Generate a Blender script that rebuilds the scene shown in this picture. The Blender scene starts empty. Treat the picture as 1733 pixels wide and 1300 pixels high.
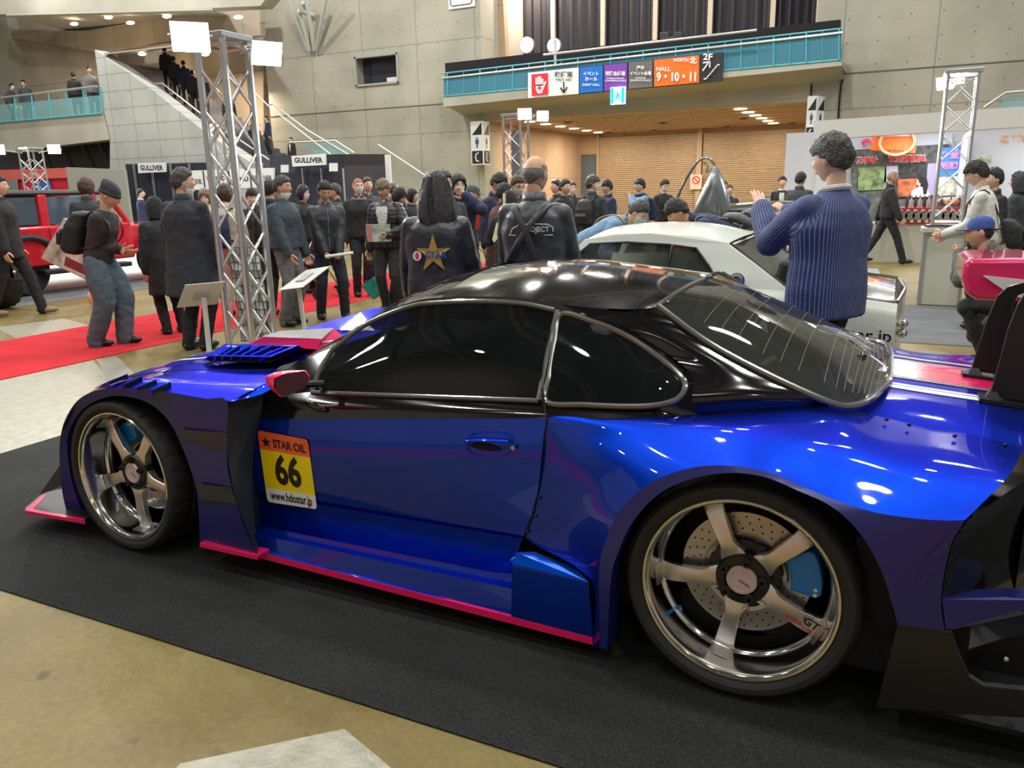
import bpy, bmesh, math, random
import numpy as np
from mathutils import Vector, Matrix, Quaternion, noise
PI = math.pi
SC = bpy.context.scene
COL = SC.collection
# ------------------------------------------------------------------ camera, world, exposure
FPX = 1334.4
CAM = np.array([0.3350, -2.1447, 1.4987])
def _cam_axes():
    pitch, roll, th = .2428, -.0209, -.4545
    M = np.array([[math.cos(th), math.sin(th), 0], [-math.sin(th), math.cos(th), 0], [0, 0, 1.]])
    F = np.array([0, math.cos(pitch), -math.sin(pitch)]); U = np.array([0, math.sin(pitch), math.cos(pitch)]); R = np.array([1., 0, 0])
    c, s = math.cos(roll), math.sin(roll)
    return M @ (c*R + s*U), M @ (-s*R + c*U), M @ F
RX, UX, FX = _cam_axes()
cd = bpy.data.cameras.new('camera'); cam = bpy.data.objects.new('camera', cd); COL.objects.link(cam)
cd.sensor_fit = 'HORIZONTAL'; cd.sensor_width = 36; cd.lens = FPX/1733*36; cd.clip_start = .05; cd.clip_end = 300
cam.matrix_world = Matrix(((RX[0], UX[0], -FX[0], CAM[0]), (RX[1], UX[1], -FX[1], CAM[1]), (RX[2], UX[2], -FX[2], CAM[2]), (0, 0, 0, 1)))
SC.camera = cam
SC.view_settings.view_transform = 'Standard'; SC.view_settings.look = 'None'; SC.view_settings.exposure = 0.30
SC.view_settings.gamma = 1; SC.view_settings.use_curve_mapping = False
w = bpy.data.worlds.new('world'); SC.world = w; w.use_nodes = True
w.node_tree.nodes['Background'].inputs[0].default_value = (.93, .97, 1.0, 1); w.node_tree.nodes['Background'].inputs[1].default_value = .24

def px(u, v, x=None, y=None, z=None):
    """point of the place seen at a photograph position, on the plane x=, y= or z="""
    r = FX + RX*(u-866.5)/FPX - UX*(v-650)/FPX
    i, val = (0, x) if x is not None else ((1, y) if y is not None else (2, z))
    return Vector(CAM + r*(val-CAM[i])/r[i])
def at_depth(u, v, d):
    return Vector(CAM + (FX + RX*(u-866.5)/FPX - UX*(v-650)/FPX)*d)

# ------------------------------------------------------------------ lamps of the hall
def area(name, loc, size, power, col=(1, 1, 1), target=None, shape='DISK', sy=None):
    l = bpy.data.lights.new(name, 'AREA'); l.shape = shape; l.size = size; l.energy = power; l.color = col
    if sy: l.size_y = sy
    o = bpy.data.objects.new(name, l); COL.objects.link(o); o.location = loc
    d = (Vector(target) - Vector(loc)) if target else Vector((0, 0, -1))
    o.rotation_euler = d.to_track_quat('-Z', 'Y').to_euler()
    return o
CEIL_Z = 13.0
HALL_LAMPS = [(x, y) for x in (-30, -23, -16, -9.5, -3.5, 2.5, 9) for y in (-10, -4.5, 1, 6.5, 12, 18, 23.5)]
HALL_LAMPS = [(x, y) for x, y in HALL_LAMPS if x > -20 or 3 < y < 20]  # the two leftmost columns are added to brighten the stair wall
for (x, y) in HALL_LAMPS:
    area('high_bay_light', (x, y, CEIL_Z-.75), .55, {-10: 80, -4.5: 150, 1: 225, 6.5: 260, 12: 290, 18: 330, 23.5: 215}[y]*(1.25 if x < -20 else (.38 if x > 0 and y > 10 else 1)), (1, .985, .94))

# ------------------------------------------------------------------ materials
MATS = {}
def mat(name, col=(.5, .5, .5), rough=.5, metal=0, coat=0, emit=None, es=1, spec=None, bump=0, bscale=60, var=0, vscale=3, trans=0, alpha=1, coatr=.03, detail=4, sheen=0):
    if name in MATS: return MATS[name]
    m = bpy.data.materials.new(name); m.use_nodes = True; nt = m.node_tree; b = nt.nodes['Principled BSDF']
    def S(k, v):
        b.inputs[k].default_value = v
    S('Base Color', (*col, 1)); S('Roughness', rough); S('Metallic', metal)
    if coat: S('Coat Weight', coat); S('Coat Roughness', coatr); S('Coat IOR', 1.45)
    if emit is not None: S('Emission Color', (*emit, 1)); S('Emission Strength', es)
    if spec is not None: S('Specular IOR Level', spec)
    if trans: S('Transmission Weight', trans)
    if alpha < 1: S('Alpha', alpha)
    if sheen: S('Sheen Weight', sheen)
    if bump or var:
        tc = nt.nodes.new('ShaderNodeTexCoord')
        if var:
            n = nt.nodes.new('ShaderNodeTexNoise'); n.inputs['Scale'].default_value = vscale; n.inputs['Detail'].default_value = 5; nt.links.new(tc.outputs['Object'], n.inputs['Vector'])
            mx = nt.nodes.new('ShaderNodeMixRGB'); mx.inputs[1].default_value = (*[max(0, c*(1-var)) for c in col], 1); mx.inputs[2].default_value = (*[min(1, c*(1+var)) for c in col], 1)
            cr = nt.nodes.new('ShaderNodeMapRange'); cr.inputs[1].default_value = .3; cr.inputs[2].default_value = .7
            nt.links.new(n.outputs['Fac'], cr.inputs[0]); nt.links.new(cr.outputs[0], mx.inputs[0]); nt.links.new(mx.outputs[0], b.inputs['Base Color'])
        if bump:
            n2 = nt.nodes.new('ShaderNodeTexNoise'); n2.inputs['Scale'].default_value = bscale; n2.inputs['Detail'].default_value = detail; nt.links.new(tc.outputs['Object'], n2.inputs['Vector'])
            bp = nt.nodes.new('ShaderNodeBump'); bp.inputs['Strength'].default_value = bump; bp.inputs['Distance'].default_value = .02
            nt.links.new(n2.outputs['Fac'], bp.inputs['Height']); nt.links.new(bp.outputs[0], b.inputs['Normal'])
    MATS[name] = m
    return m
def srgb(r, g, b):
    f = lambda c: (c/255/12.92 if c/255 <= .04045 else ((c/255+.055)/1.055)**2.4)
    return (f(r), f(g), f(b))

# ------------------------------------------------------------------ mesh helpers
class MB:
    def __init__(s): s.v = []; s.f = []; s.m = []; s.cur = 0
    def add(s, vs, fs, mi=None):
        o = len(s.v); s.v += [tuple(map(float, p)) for p in vs]
        for f in fs: s.f.append(tuple(i+o for i in f)); s.m.append(s.cur if mi is None else mi)
        return s
    def box(s, c, d, rot=None, mi=None, taper=1):
        x, y, z = d[0]/2, d[1]/2, d[2]/2
        P = [Vector((sx*x*(taper if sz > 0 else 1), sy*y*(taper if sz > 0 else 1), sz*z)) for sz in (-1, 1) for sy in (-1, 1) for sx in (-1, 1)]
        if rot is not None:
            R = rot if isinstance(rot, Matrix) else Matrix.Rotation(rot, 3, 'Z')
            P = [R @ p for p in P]
        c = Vector(c); P = [p+c for p in P]
        return s.add(P, [(0, 2, 3, 1), (4, 5, 7, 6), (0, 1, 5, 4), (2, 6, 7, 3), (0, 4, 6, 2), (1, 3, 7, 5)], mi)
    def tube(s, pts, r, n=8, cap=True, mi=None, closed=False, flat=None):
        pts = [Vector(p) for p in pts]; N = len(pts)
        rs = r if isinstance(r, (list, tuple)) else [r]*N
        vs = []; prev = None
        for i, p in enumerate(pts):
            if closed: t = (pts[(i+1) % N]-pts[i-1])
            else: t = (pts[min(i+1, N-1)]-pts[max(i-1, 0)])
            t.normalize()
            if prev is None:
                a = Vector((0, 0, 1)) if abs(t.z) < .9 else Vector((1, 0, 0))
                e1 = t.cross(a).normalized()
            else:
                e1 = (prev - t*prev.dot(t)); e1 = e1.normalized() if e1.length > 1e-6 else t.orthogonal().normalized()
            prev = e1; e2 = t.cross(e1)
            for k in range(n):
                a = 2*PI*k/n; vs.append(p + (e1*math.cos(a) + e2*math.sin(a)*(flat or 1))*rs[i])
        fs = []
        M = N if closed else N-1
        for i in range(M):
            for k in range(n):
                a = i*n+k; b = i*n+(k+1) % n; c = ((i+1) % N)*n+(k+1) % n; d = ((i+1) % N)*n+k
                fs.append((a, b, c, d))
        if cap and not closed: fs += [tuple(range(n-1, -1, -1)), tuple((N-1)*n+k for k in range(n))]
        return s.add(vs, fs, mi)
    def cyl(s, p0, p1, r0, r1=None, n=16, mi=None): return s.tube([p0, p1], [r0, r0 if r1 is None else r1], n, mi=mi)
    def lathe(s, prof, n=48, c=(0, 0, 0), axis='y', mi=None, closed=False, rf=None):
        vs = []
        for j, (r, h) in enumerate(prof):
            for k in range(n):
                a = 2*PI*k/n; rr = r if rf is None else rf(j, k, r)
                p = (rr*math.cos(a), h, rr*math.sin(a)) if axis == 'y' else ((rr*math.cos(a), rr*math.sin(a), h) if axis == 'z' else (h, rr*math.cos(a), rr*math.sin(a)))
                vs.append((p[0]+c[0], p[1]+c[1], p[2]+c[2]))
        fs = []; N = len(prof)
        for j in range(N if closed else N-1):
            for k in range(n): fs.append((j*n+k, j*n+(k+1) % n, ((j+1) % N)*n+(k+1) % n, ((j+1) % N)*n+k))
        return s.add(vs, fs, mi)
    def ell(s, c, r, n=12, m=8, rot=None, mi=None):
        vs = []; c = Vector(c); r = (r, r, r) if isinstance(r, (int, float)) else r
        for j in range(m+1):
            t = PI*j/m
            for k in range(n):
                a = 2*PI*k/n; p = Vector((r[0]*math.sin(t)*math.cos(a), r[1]*math.sin(t)*math.sin(a), r[2]*math.cos(t)))
                if rot is not None: p = rot @ p
                vs.append(p+c)
        return s.add(vs, [(j*n+k, (j+1)*n+k, (j+1)*n+(k+1) % n, j*n+(k+1) % n) for j in range(m) for k in range(n)], mi)
    def grid(s, G, mi=None, flip=False):
        nr, nc = len(G), len(G[0]); vs = [p for row in G for p in row]; fs = []
        for i in range(nr-1):
            for j in range(nc-1):
                q = (i*nc+j, i*nc+j+1, (i+1)*nc+j+1, (i+1)*nc+j); fs.append(q[::-1] if flip else q)
        return s.add(vs, fs, mi)
    def poly(s, pts, mi=None): return s.add(pts, [tuple(range(len(pts)))], mi)
    def prism(s, pts, ext, mi=None):
        pts = [Vector(p) for p in pts]; e = Vector(ext); n = len(pts)
        return s.add(pts+[p+e for p in pts], [tuple(range(n-1, -1, -1)), tuple(range(n, 2*n))]+[(i, (i+1) % n, n+(i+1) % n, n+i) for i in range(n)], mi)
    def xf(s, M, i0=0):
        for i in range(i0, len(s.v)): s.v[i] = tuple(M @ Vector(s.v[i]))
        return s
    def build(s, name, mats, parent=None, smooth=True, ang=35, bevel=0, solid=0, sub=0, weld=False, off=-1, bseg=2):
        me = bpy.data.meshes.new(name); me.from_pydata(s.v, [], s.f)
        mats = mats if isinstance(mats, (list, tuple)) else [mats]
        for m in mats: me.materials.append(m)
        if len(mats) > 1: me.polygons.foreach_set('material_index', s.m)
        bm = bmesh.new(); bm.from_mesh(me)
        if weld: bmesh.ops.remove_doubles(bm, verts=bm.verts, dist=1e-5)
        if weld != 'keep': bmesh.ops.recalc_face_normals(bm, faces=bm.faces)
        bm.to_mesh(me); bm.free()
        if smooth:
            me.polygons.foreach_set('use_smooth', [True]*len(me.polygons)); me.set_sharp_from_angle(angle=math.radians(ang))
        me.update()
        o = bpy.data.objects.new(name, me); COL.objects.link(o)
        if parent: o.parent = parent
        if solid:
            md = o.modifiers.new('s', 'SOLIDIFY'); md.thickness = solid; md.offset = off
        if bevel:
            md = o.modifiers.new('b', 'BEVEL'); md.width = bevel; md.segments = bseg; md.limit_method = 'ANGLE'; md.angle_limit = math.radians(40)
        if sub:
            md = o.modifiers.new('u', 'SUBSURF'); md.levels = sub; md.render_levels = sub
        return o

def thing(name, label, cat, loc=(0, 0, 0), group=None, rz=0):
    o = bpy.data.objects.new(name, None); COL.objects.link(o); o.location = loc; o.rotation_euler = (0, 0, rz); o.empty_display_size = .1
    return tag(o, label, cat, group)
def tag(o, label=None, cat=None, group=None, kind=None):
    if label: o['label'] = label
    if cat: o['category'] = cat
    if group: o['group'] = group
    if kind: o['kind'] = kind
    return o
def struct(o): o['kind'] = 'structure'; return o
def cr(P, t):
    """Catmull-Rom through list P at parameter t in 0..len-1"""
    n = len(P); i = min(int(t), n-2); f = t-i
    p1, p2 = P[i], P[i+1]; p0 = P[i-1] if i > 0 else p1*2-p2; p3 = P[i+2] if i+2 < n else p2*2-p1
    return (p1*2 + (p2-p0)*f + (p0*2-p1*5+p2*4-p3)*f*f + (p1*3-p0-p2*3+p3)*f**3)*.5
def patch(C, nu, nv, lin_r=False, lin_c=False):
    """dense grid through control rows C (rows x columns of Vectors)"""
    rows = []
    for r in C:
        r = [Vector(p) for p in r]; rr = []
        for k in range(nv+1):
            t = (len(r)-1)*k/nv
            rr.append(cr(r, t) if not lin_c else r[min(int(t), len(r)-2)].lerp(r[min(int(t), len(r)-2)+1], t-min(int(t), len(r)-2)))
        rows.append(rr)
    out = []
    for k in range(nu+1):
        t = (len(rows)-1)*k/nu; i = min(int(t), len(rows)-2)
        out.append([(rows[i][j].lerp(rows[i+1][j], t-i) if lin_r else cr([q[j] for q in rows], t)) for j in range(nv+1)])
    return out
def curve_pts(P, n, closed=False):
    P = [Vector(p) for p in P]
    if closed: Q = [P[-1]]+P+[P[0], P[1]]; return [cr(Q, 1+len(P)*k/n) for k in range(n)]
    return [cr(P, (len(P)-1)*k/(n-1)) for k in range(n)]
TMP = bpy.data.scenes.new('tmp'); TMPL = TMP.view_layers[0]
def evaluated(o):
    TMPL.update(); return bpy.data.meshes.new_from_object(o.evaluated_get(TMPL.depsgraph))
def text_verts(s, size=1, ext=0, align='CENTER', bold=0, sx=1):
    cu = bpy.data.curves.new('t', 'FONT'); cu.body = s; cu.size = size; cu.align_x = align; cu.align_y = 'CENTER'; cu.offset = bold; cu.extrude = ext; cu.resolution_u = 3
    o = bpy.data.objects.new('t', cu); TMP.collection.objects.link(o); me = evaluated(o)
    v = [Vector((p.co.x*sx, p.co.y, p.co.z)) for p in me.vertices]; f = [tuple(p.vertices) for p in me.polygons]
    bpy.data.objects.remove(o); bpy.data.curves.remove(cu); bpy.data.meshes.remove(me)
    return v, f
def text(mb, s, org, ux, uy, size, bold=0, sx=1, mi=None, align='CENTER', fn=None, shear=0):
    """flat lettering on the plane spanned by ux (reading direction) and uy (up)"""
    v, f = text_verts(s, size, 0, align, bold*size, sx)
    if not fn: org, ux, uy = Vector(org), Vector(ux), Vector(uy)
    if fn: P = [fn(p.x+shear*p.y, p.y) for p in v]
    else: P = [org+ux*(p.x+shear*p.y)+uy*p.y for p in v]
    mb.add(P, f, mi)
    return mb
# ================================================================== the blue coupe
BLUE = mat('metallic_blue', (.002, .045, .52), .42, .85, coat=1, coatr=.03)
def _pearl():
    nt = BLUE.node_tree; p = nt.nodes['Principled BSDF']; p.inputs['Specular Tint'].default_value = (.12, .16, .9, 1); lw = nt.nodes.new('ShaderNodeLayerWeight'); lw.inputs[0].default_value = .45
    mx = nt.nodes.new('ShaderNodeMixRGB'); mx.inputs[1].default_value = (.0, .050, .56, 1); mx.inputs[2].default_value = (.010, .012, .30, 1); nt.links.new(lw.outputs['Facing'], mx.inputs[0]); nt.links.new(mx.outputs[0], p.inputs['Base Color'])
_pearl()
VINYL = mat('satin_blue', (.013, .016, .15), .38, .2, coat=.25, coatr=.25)
BLACK = mat('gloss_black', (.004, .004, .005), .12, 0, coat=1)
PINK = mat('pink_paint', (.85, .012, .13), .25, 0, coat=.8)
SATIN = mat('satin_black', (.010, .011, .013), .38)
MESHB = mat('dark_mesh', (.022, .034, .042), .55, bump=.6, bscale=700)
STRIPE = mat('dark_stripe', (.030, .030, .034), .45)
WHITEV = mat('white_vinyl', (.78, .80, .80), .3, coat=.4)
RUBBER = mat('tyre_rubber', (.016, .0155, .0155), .62, bump=.15, bscale=300)
CHROME = mat('polished_rim', (.78, .77, .75), .12, 1)
SPOKE = mat('brushed_spoke', (.74, .73, .72), .36, 1)
DARKM = mat('dark_metal', (.05, .05, .052), .38, .9)
STEEL = mat('brake_steel', (.46, .44, .44), .33, 1)
HOLE = mat('drilled_hole', (.004, .004, .004), .9)
CAL = mat('caliper_blue', (.0, .20, .62), .35, coat=.5)
CAPM = mat('cap_pinkish', (.62, .50, .52), .35, .3)
TRIM = mat('window_trim', (.16, .165, .15), .2, .6, coat=1)
CARBON = mat('carbon_weave', (.05, .06, .062), .4, coat=.25, bump=.5, bscale=260, detail=1)
TINT = mat('tinted_glass', (.006, .008, .009), .02, 0, alpha=.90, spec=.75)
CLEARG = mat('rear_screen_glass', (.03, .033, .03), .02, 0, alpha=.86, spec=.9)
INTER = mat('cabin_black', (.012, .012, .013), .7)
YC = .95
car = thing('race_coupe', 'glossy blue wide-bodied racing coupe with black roof and race number 66 on dark carpet', 'car', (0, 0, .0092))
def mir(o, name=None):
    """the same panel on the far side"""
    me = o.data.copy(); 
    for v in me.vertices: v.co.y = 2*YC - v.co.y
    me.flip_normals(); n = bpy.data.objects.new(name or o.name, me); COL.objects.link(n); n.parent = o.parent
    for md in o.modifiers:
        k = n.modifiers.new(md.name, md.type)
        if md.type == 'SOLIDIFY': k.thickness = md.thickness; k.offset = md.offset
        if md.type == 'BEVEL': k.width = md.width; k.segments = md.segments; k.limit_method = md.limit_method; k.angle_limit = md.angle_limit
    return n
P3 = lambda t: px(t[0], t[1], y=t[2])

# ---- rear fender (blue upper shoulder, satin side face)
RF = [  # door gap / top edge ; shoulder ; crease ; arch edge   (u, v, y)
 [(1003,1098,.0),(1008,1099,-.02),(1015,1100,-.05),(1027,1105,-.06)],
 [(997,985,.01),(1003,980,-.02),(1014,970,-.05),(1034,985,-.06)],
 [(888,912,.10),(960,915,.045),(1027,915,-.05),(1050,930,-.06)],
 [(905,860,.10),(985,850,.045),(1052,866,-.05),(1073,885,-.06)],
 [(918,770,.11),(1010,785,.055),(1095,826,-.05),(1110,845,-.06)],
 [(925,713,.12),(1030,745,.085),(1140,805,-.05),(1150,823,-.06)],
 [(1020,714,.14),(1110,740,.075),(1190,794,-.05),(1195,810,-.06)],
 [(1110,711,.17),(1190,735,.085),(1250,795,-.05),(1250,806,-.06)],
 [(1200,705,.24),(1270,738,.095),(1310,808,-.05),(1300,815,-.06)],
 [(1300,698,.31),(1350,748,.105),(1370,834,-.05),(1345,834,-.065)],
 [(1400,692,.38),(1430,768,.115),(1430,858,-.05),(1405,862,-.07)],
 [(1480,708,.43),(1500,785,.12),(1485,874,-.05),(1452,905,-.07)],
 [(1560,726,.43),(1570,800,.125),(1545,883,-.05),(1488,965,-.07)],
 [(1640,740,.42),(1640,808,.13),(1600,887,-.05),(1510,1030,-.07)],
 [(1733,762,.39),(1705,812,.14),(1633,886,-.05),(1518,1062,-.07)],
]
C1 = [[P3(c[i]) for c in RF] for i in (0, 1, 2)]
C2 = [[P3(c[i]) for c in RF] for i in (2, 3)]
mb = MB(); mb.grid(patch(C1, 28, 126), 0)
G2 = patch(C2, 4, 126, lin_r=True); mb.grid(G2, 1)
# face behind the arch: out to the bumper edge
E0 = [P3(t) for t in [(1633,886,-.05),(1610,925,-.05),(1596,985,-.05),(1592,1030,-.05),(1598,1073,-.05)]]
ARC = [P3(t) for t in [(1545,883,-.05),(1520,940,-.062),(1520,985,-.068),(1518,1030,-.07),(1518,1062,-.07)]]
mb.grid(patch([[P3(t) for t in [(1633,886,-.05),(1610,925,-.05),(1596,985,-.05),(1592,1030,-.05),(1598,1073,-.05)]], [P3(t) for t in [(1630,888,-.05),(1570,945,-.06),(1540,1000,-.065),(1525,1035,-.069),(1518,1062,-.07)]]], 4, 20, lin_r=True), 1)
# inner return of the arch
lip = G2[-1]; mb.grid([lip, [p+Vector((0, .10, 0)) for p in lip]], 1)
rf = mb.build('rear_fender', [BLUE, VINYL], car, ang=28); mir(rf)
# rivets along the fender seam
for (u, v, yy) in [(935,722,.12),(992,724,.13),(1054,724,.15),(1120,722,.17),(1188,719,.22),(1258,719,.27),(1330,717,.32),(1405,712,.36),(1500,716,.39),(1538,725,.385),(1615,744,.36),(1700,760,.32),(913,848,.095),(906,878,.095),(893,905,.095)]:
    p = P3((u, v, yy)); r = MB(); r.ell(p+Vector((0, -.004, .003)), (.006, .004, .006), 8, 6); r.build('rivet', DARKM, car)
# bumper corner, dark side opening and lower blue wedge
mb = MB(); mb.grid(patch([[P3(t) for t in [(1636,887,-.045),(1612,925,-.045),(1598,985,-.045),(1594,1030,-.045),(1600,1073,-.045)]], [px(1760,800,y=.10),px(1760,850,y=.16),px(1760,930,y=.2),px(1760,1000,y=.18),px(1760,1040,y=.12)]], 6, 20, lin_r=True))
mb.build('rear_bumper_inlay', BLACK, car, ang=30)
mb = MB(); mb.prism([P3(t) for t in [(1600,1072,-.052),(1594,1020,-.052),(1700,1016,-.0),(1760,1022,.02),(1760,1030,.02)]], (0, .05, 0)); mb.build('bumper_wedge', VINYL, car, smooth=False)
# rear face & far corner of the bumper (seen only from the side)
mb = MB(); xr = px(1733, 790, y=.25).x
mb.grid(patch([[Vector((xr+.02*math.sin(PI*k/12), .12+(1.66)*k/12, z)) for k in range(13)] for z in (.78, .70, .55, .35)], 6, 24)); mb.build('rear_bumper', BLACK, car)
# ---- black lower fin and diffuser
mb = MB(); mb.prism([P3(t) for t in [(1518,1062,-.05),(1610,1074,-.05),(1622,1110,-.05),(1640,1150,-.05),(1665,1166,-.05),(1790,1178,-.05),(1790,1225,-.05),(1482,1205,-.05)]], (0, .02, 0)); mb.build('rear_side_fin', SATIN, car, smooth=False, bevel=.004)
mb = MB(); z0 = .10
mb.prism([(.42, -.02, z0), (1.05, -.02, z0), (1.05, 1.92, z0), (.42, 1.92, z0)], (0, 0, .015)); mb.build('rear_diffuser', SATIN, car, smooth=False)
for k in range(4):
    mb = MB(); mb.prism([(.55, .25+k*.45, .115), (1.05, .25+k*.45, .115), (1.05, .25+k*.45, .27), (.75, .25+k*.45, .25)], (0, .01, 0)); mb.build('diffuser_blade', SATIN, car, smooth=False)
mb = MB(); mb.box((.45, YC, .33), (.3, 1.72, .4)); mb.build('underbody_panel', INTER, car, smooth=False)
mb = MB(); p = px(1702, 1122, y=-.06); mb.ell(p, (.006, .003, .008), 10, 8); mb.build('fin_bolt', CHROME, car)

# ---- door: black upper, blue lower with undercut crease
def Lr(u0, v0, u1, v1, n=8):  # straight row between two photograph points
    return [(u0+(u1-u0)*k/n, v0+(v1-v0)*k/n) for k in range(n+1)]
def rowP(L, ys):
    n = len(L)-1; ys = ys if isinstance(ys, (list, tuple)) else [ys]
    return [px(u, v, y=(ys[0] if len(ys) == 1 else cr([Vector((q, 0, 0)) for q in ys], (len(ys)-1)*k/n).x)) for k, (u, v) in enumerate(L)]
R_belt = rowP(Lr(438, 664, 921, 686), .165)
R_blk = rowP(Lr(438, 690, 923, 700), .135)
R_paint = rowP(Lr(430, 713, 923, 713), .12)
R_b = rowP(Lr(425, 770, 917, 770), .098)
R_c = rowP(Lr(425, 812, 908, 846), .095)
R_d = rowP(Lr(425, 832, 886, 911), .098)
R_d2 = rowP(Lr(425, 838, 884, 916), .125)
mb = MB(); mb.grid(patch([R_belt, R_blk, R_paint], 10, 60), 0); mb.grid(patch([R_paint, R_b, R_c, R_d], 24, 60), 1); mb.grid([patch([R_d, R_d2], 1, 60, lin_r=True)[0], patch([R_d2, R_d2], 1, 60, lin_r=True)[0]], 1)
door = mb.build('door', [BLACK, BLUE], car, ang=25); mir(door)
# door gap
mb = MB(); gp = curve_pts([P3(t) for t in [(918,662,.16),(921,690,.145),(925,713,.118),(923,740,.112),(918,770,.108),(905,860,.097),(888,913,.098)]], 40)
mb.tube(gp, .0035, 6); mb.build('shut_line', HOLE, car)
# quarter black band below the small window
mb = MB(); mb.grid(patch([rowP([(921,686),(980,692),(1040,696),(1100,697),(1150,690)], [.165,.17,.175,.185,.20]), rowP([(925,713),(980,714),(1040,713),(1110,711),(1180,706)], [.12,.13,.145,.17,.22])], 8, 30, lin_r=True))
qb = mb.build('quarter_panel', BLACK, car); mir(qb)
# door handle
mb = MB(); c = px(828, 756, y=.098); e1 = (px(868, 757, y=.098)-px(790, 755, y=.098)); L = e1.length/2; e1.normalize(); e2 = Vector((0, 0, 1))
mb.tube([c+e1*L*.98*math.copysign(abs(math.cos(a))**.6, math.cos(a))+e2*.042*math.copysign(abs(math.sin(a))**.8, math.sin(a))+Vector((0, -.003, 0)) for a in [2*PI*k/40 for k in range(40)]], .0018, 6, closed=True)
h = mb.build('door_handle', BLUE, car)
mb = MB(); mb.ell(c+e1*.0-e2*.012+Vector((-.015, .001, 0)), (.062, .006, .013), 20, 10); mb.build('handle_recess', HOLE, h)
mb = MB(); mb.tube([c+e1*(-.085+.16*t)+e2*(.012+.004*math.sin(PI*t))+Vector((0, -.007*math.sin(PI*t)+.004, 0)) for t in [k/12 for k in range(13)]], .016, 10, flat=.4); mb.build('grip', BLUE, h)
mb = MB(); k0 = px(869, 762, y=.088); mb.cyl(k0, k0+Vector((0, -.006, 0)), .008, n=16); mb.build('key_lock', STEEL, h)
# upper anti-twist socket on the black band
mb = MB(); p = px(535, 692, y=.12); mb.ell(p, (.05, .010, .016), 16, 8, rot=Matrix.Rotation(.25, 3, 'Y')); mb.ell(p+Vector((.03, -.01, .0)), .006, 8, 6); mb.build('hood_pin_latch', BLACK, car)

# ---- rocker / side skirt
R0 = rowP(Lr(425, 838, 884, 916), .128)
R1 = rowP([(425,886),(453,893),(560,915),(660,935),(760,955),(830,969),(866,971)], .13)
R1b = rowP([(425,889),(453,896),(560,918),(660,938),(760,958),(830,972),(866,975)], .060)
R2 = rowP(Lr(425, 904, 866, 998), .052)
R2b = rowP(Lr(425, 906, 866, 1001), .022)
R3 = rowP(Lr(432, 930, 880, 1050), .006)
R4 = rowP(Lr(435, 936, 1003, 1084), -.004)
mb = MB()
for a, b in ((R0, R1), (R1, R1b), (R1b, R2), (R2, R2b), (R2b, R3), (R3, R4)):
    mb.grid([curve_pts(a, 40), curve_pts(b, 40)])
mb.grid([curve_pts(R4, 40), [p+Vector((0, .2, -.005)) for p in curve_pts(R4, 40)]])
sk = mb.build('side_skirt', BLUE, car, ang=20); mir(sk)
mb = MB(); A = [px(435+k*5.68, 937+k*1.47, y=-.006) for k in range(101)]; B = [px(435+k*5.68, 947+k*1.49, y=-.006) for k in range(101)]
fl = [p+Vector((0, .02, 0)) for p in A]; mb.grid([fl, A, B, [p+Vector((0, .10, 0)) for p in B]]); st = mb.build('pink_sill_strip', PINK, car, ang=30); mir(st)
# skirt end block
bl = [px(867, 958, y=-.004), px(996, 990, y=-.004), px(1004, 1092, y=-.004), px(865, 1060, y=-.004)]
bt = [px(873, 939, y=.085), px(905, 938, y=.09), px(975, 966, y=.06)]
mb = MB(); mb.poly(bl, 1); mb.add([bl[0], bl[1], bt[2], bt[1], bt[0]], [(0, 1, 2, 3, 4)], 0)
mb.add([bl[0], bt[0], px(866, 1055, y=.085), bl[3]], [(0, 1, 2, 3)], 1)
bo = mb.build('skirt_end_pod', [mat('sky_blue_panel', (.0, .10, .72), .22, .4, coat=1), BLUE], car, smooth=False, bevel=.004); mir(bo)

# ---- front fender: side face
FO = [(115,878),(105,830),(101,768),(106,728),(118,700),(136,678),(165,664),(205,660),(250,662),(300,670),(345,679),(384,683),(384,750),(391,820),(437,945)]
FI = [(144,885),(123,821),(114,763),(118,733),(131,708),(149,690),(177,677),(206,674),(240,681),(268,697),(290,722),(305,752),(320,790),(334,840),(339,925)]
FY = [.02,.0,-.01,-.02,-.03,-.04,-.05,-.05,-.05,-.05,-.05,-.05,-.05,-.05,-.04]
Co = [px(u, v, y=y) for (u, v), y in zip(FO, FY)]; Ci = [px(u, v, y=y+.012) for (u, v), y in zip(FI, FY)]
mb = MB(); G = patch([Co, Ci], 6, 112, lin_r=True); mb.grid(G); mb.grid([G[-1], [p+Vector((0, .09, 0)) for p in G[-1]]])
ff = mb.build('front_fender', VINYL, car, ang=25); mir(ff)
# outlet behind the fender: dark mesh return running in to the door
mb = MB(); OC = [px(u, v, y=-.05) for u, v in [(384,683),(384,750),(389,800),(402,862)]]; OI = [px(u, v, y=.128) for u, v in [(446,668),(440,740),(436,800),(440,868)]]
mb.grid(patch([OC, OI], 8, 12, lin_r=True), 0)
OC2 = [px(u, v, y=-.05) for u, v in [(402,862),(415,900),(437,945)]]; OI2 = [px(u, v, y=.12) for u, v in [(440,868),(443,900),(452,928)]]
mb.grid(patch([OC2, OI2], 6, 8, lin_r=True), 0)
ov = mb.build('fender_outlet', MESHB, car); mir(ov)
for pl in ([(300,730),(384,736),(385,762),(345,761),(333,747),(307,747)], [(333,822),(391,829),(402,856),(340,850)]):
    mb = MB(); mb.poly([px(u, v, y=-.0535) for u, v in pl]); mb.build('fender_stripe', STRIPE, car, smooth=False)
mb = MB(); mb.prism([px(u, v, y=-.055) for u, v in [(338,922),(437,944),(436,952),(338,930)]], (0, .10, 0)); mb.build('pink_fender_strip', PINK, car, smooth=False, bevel=.002)
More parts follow.
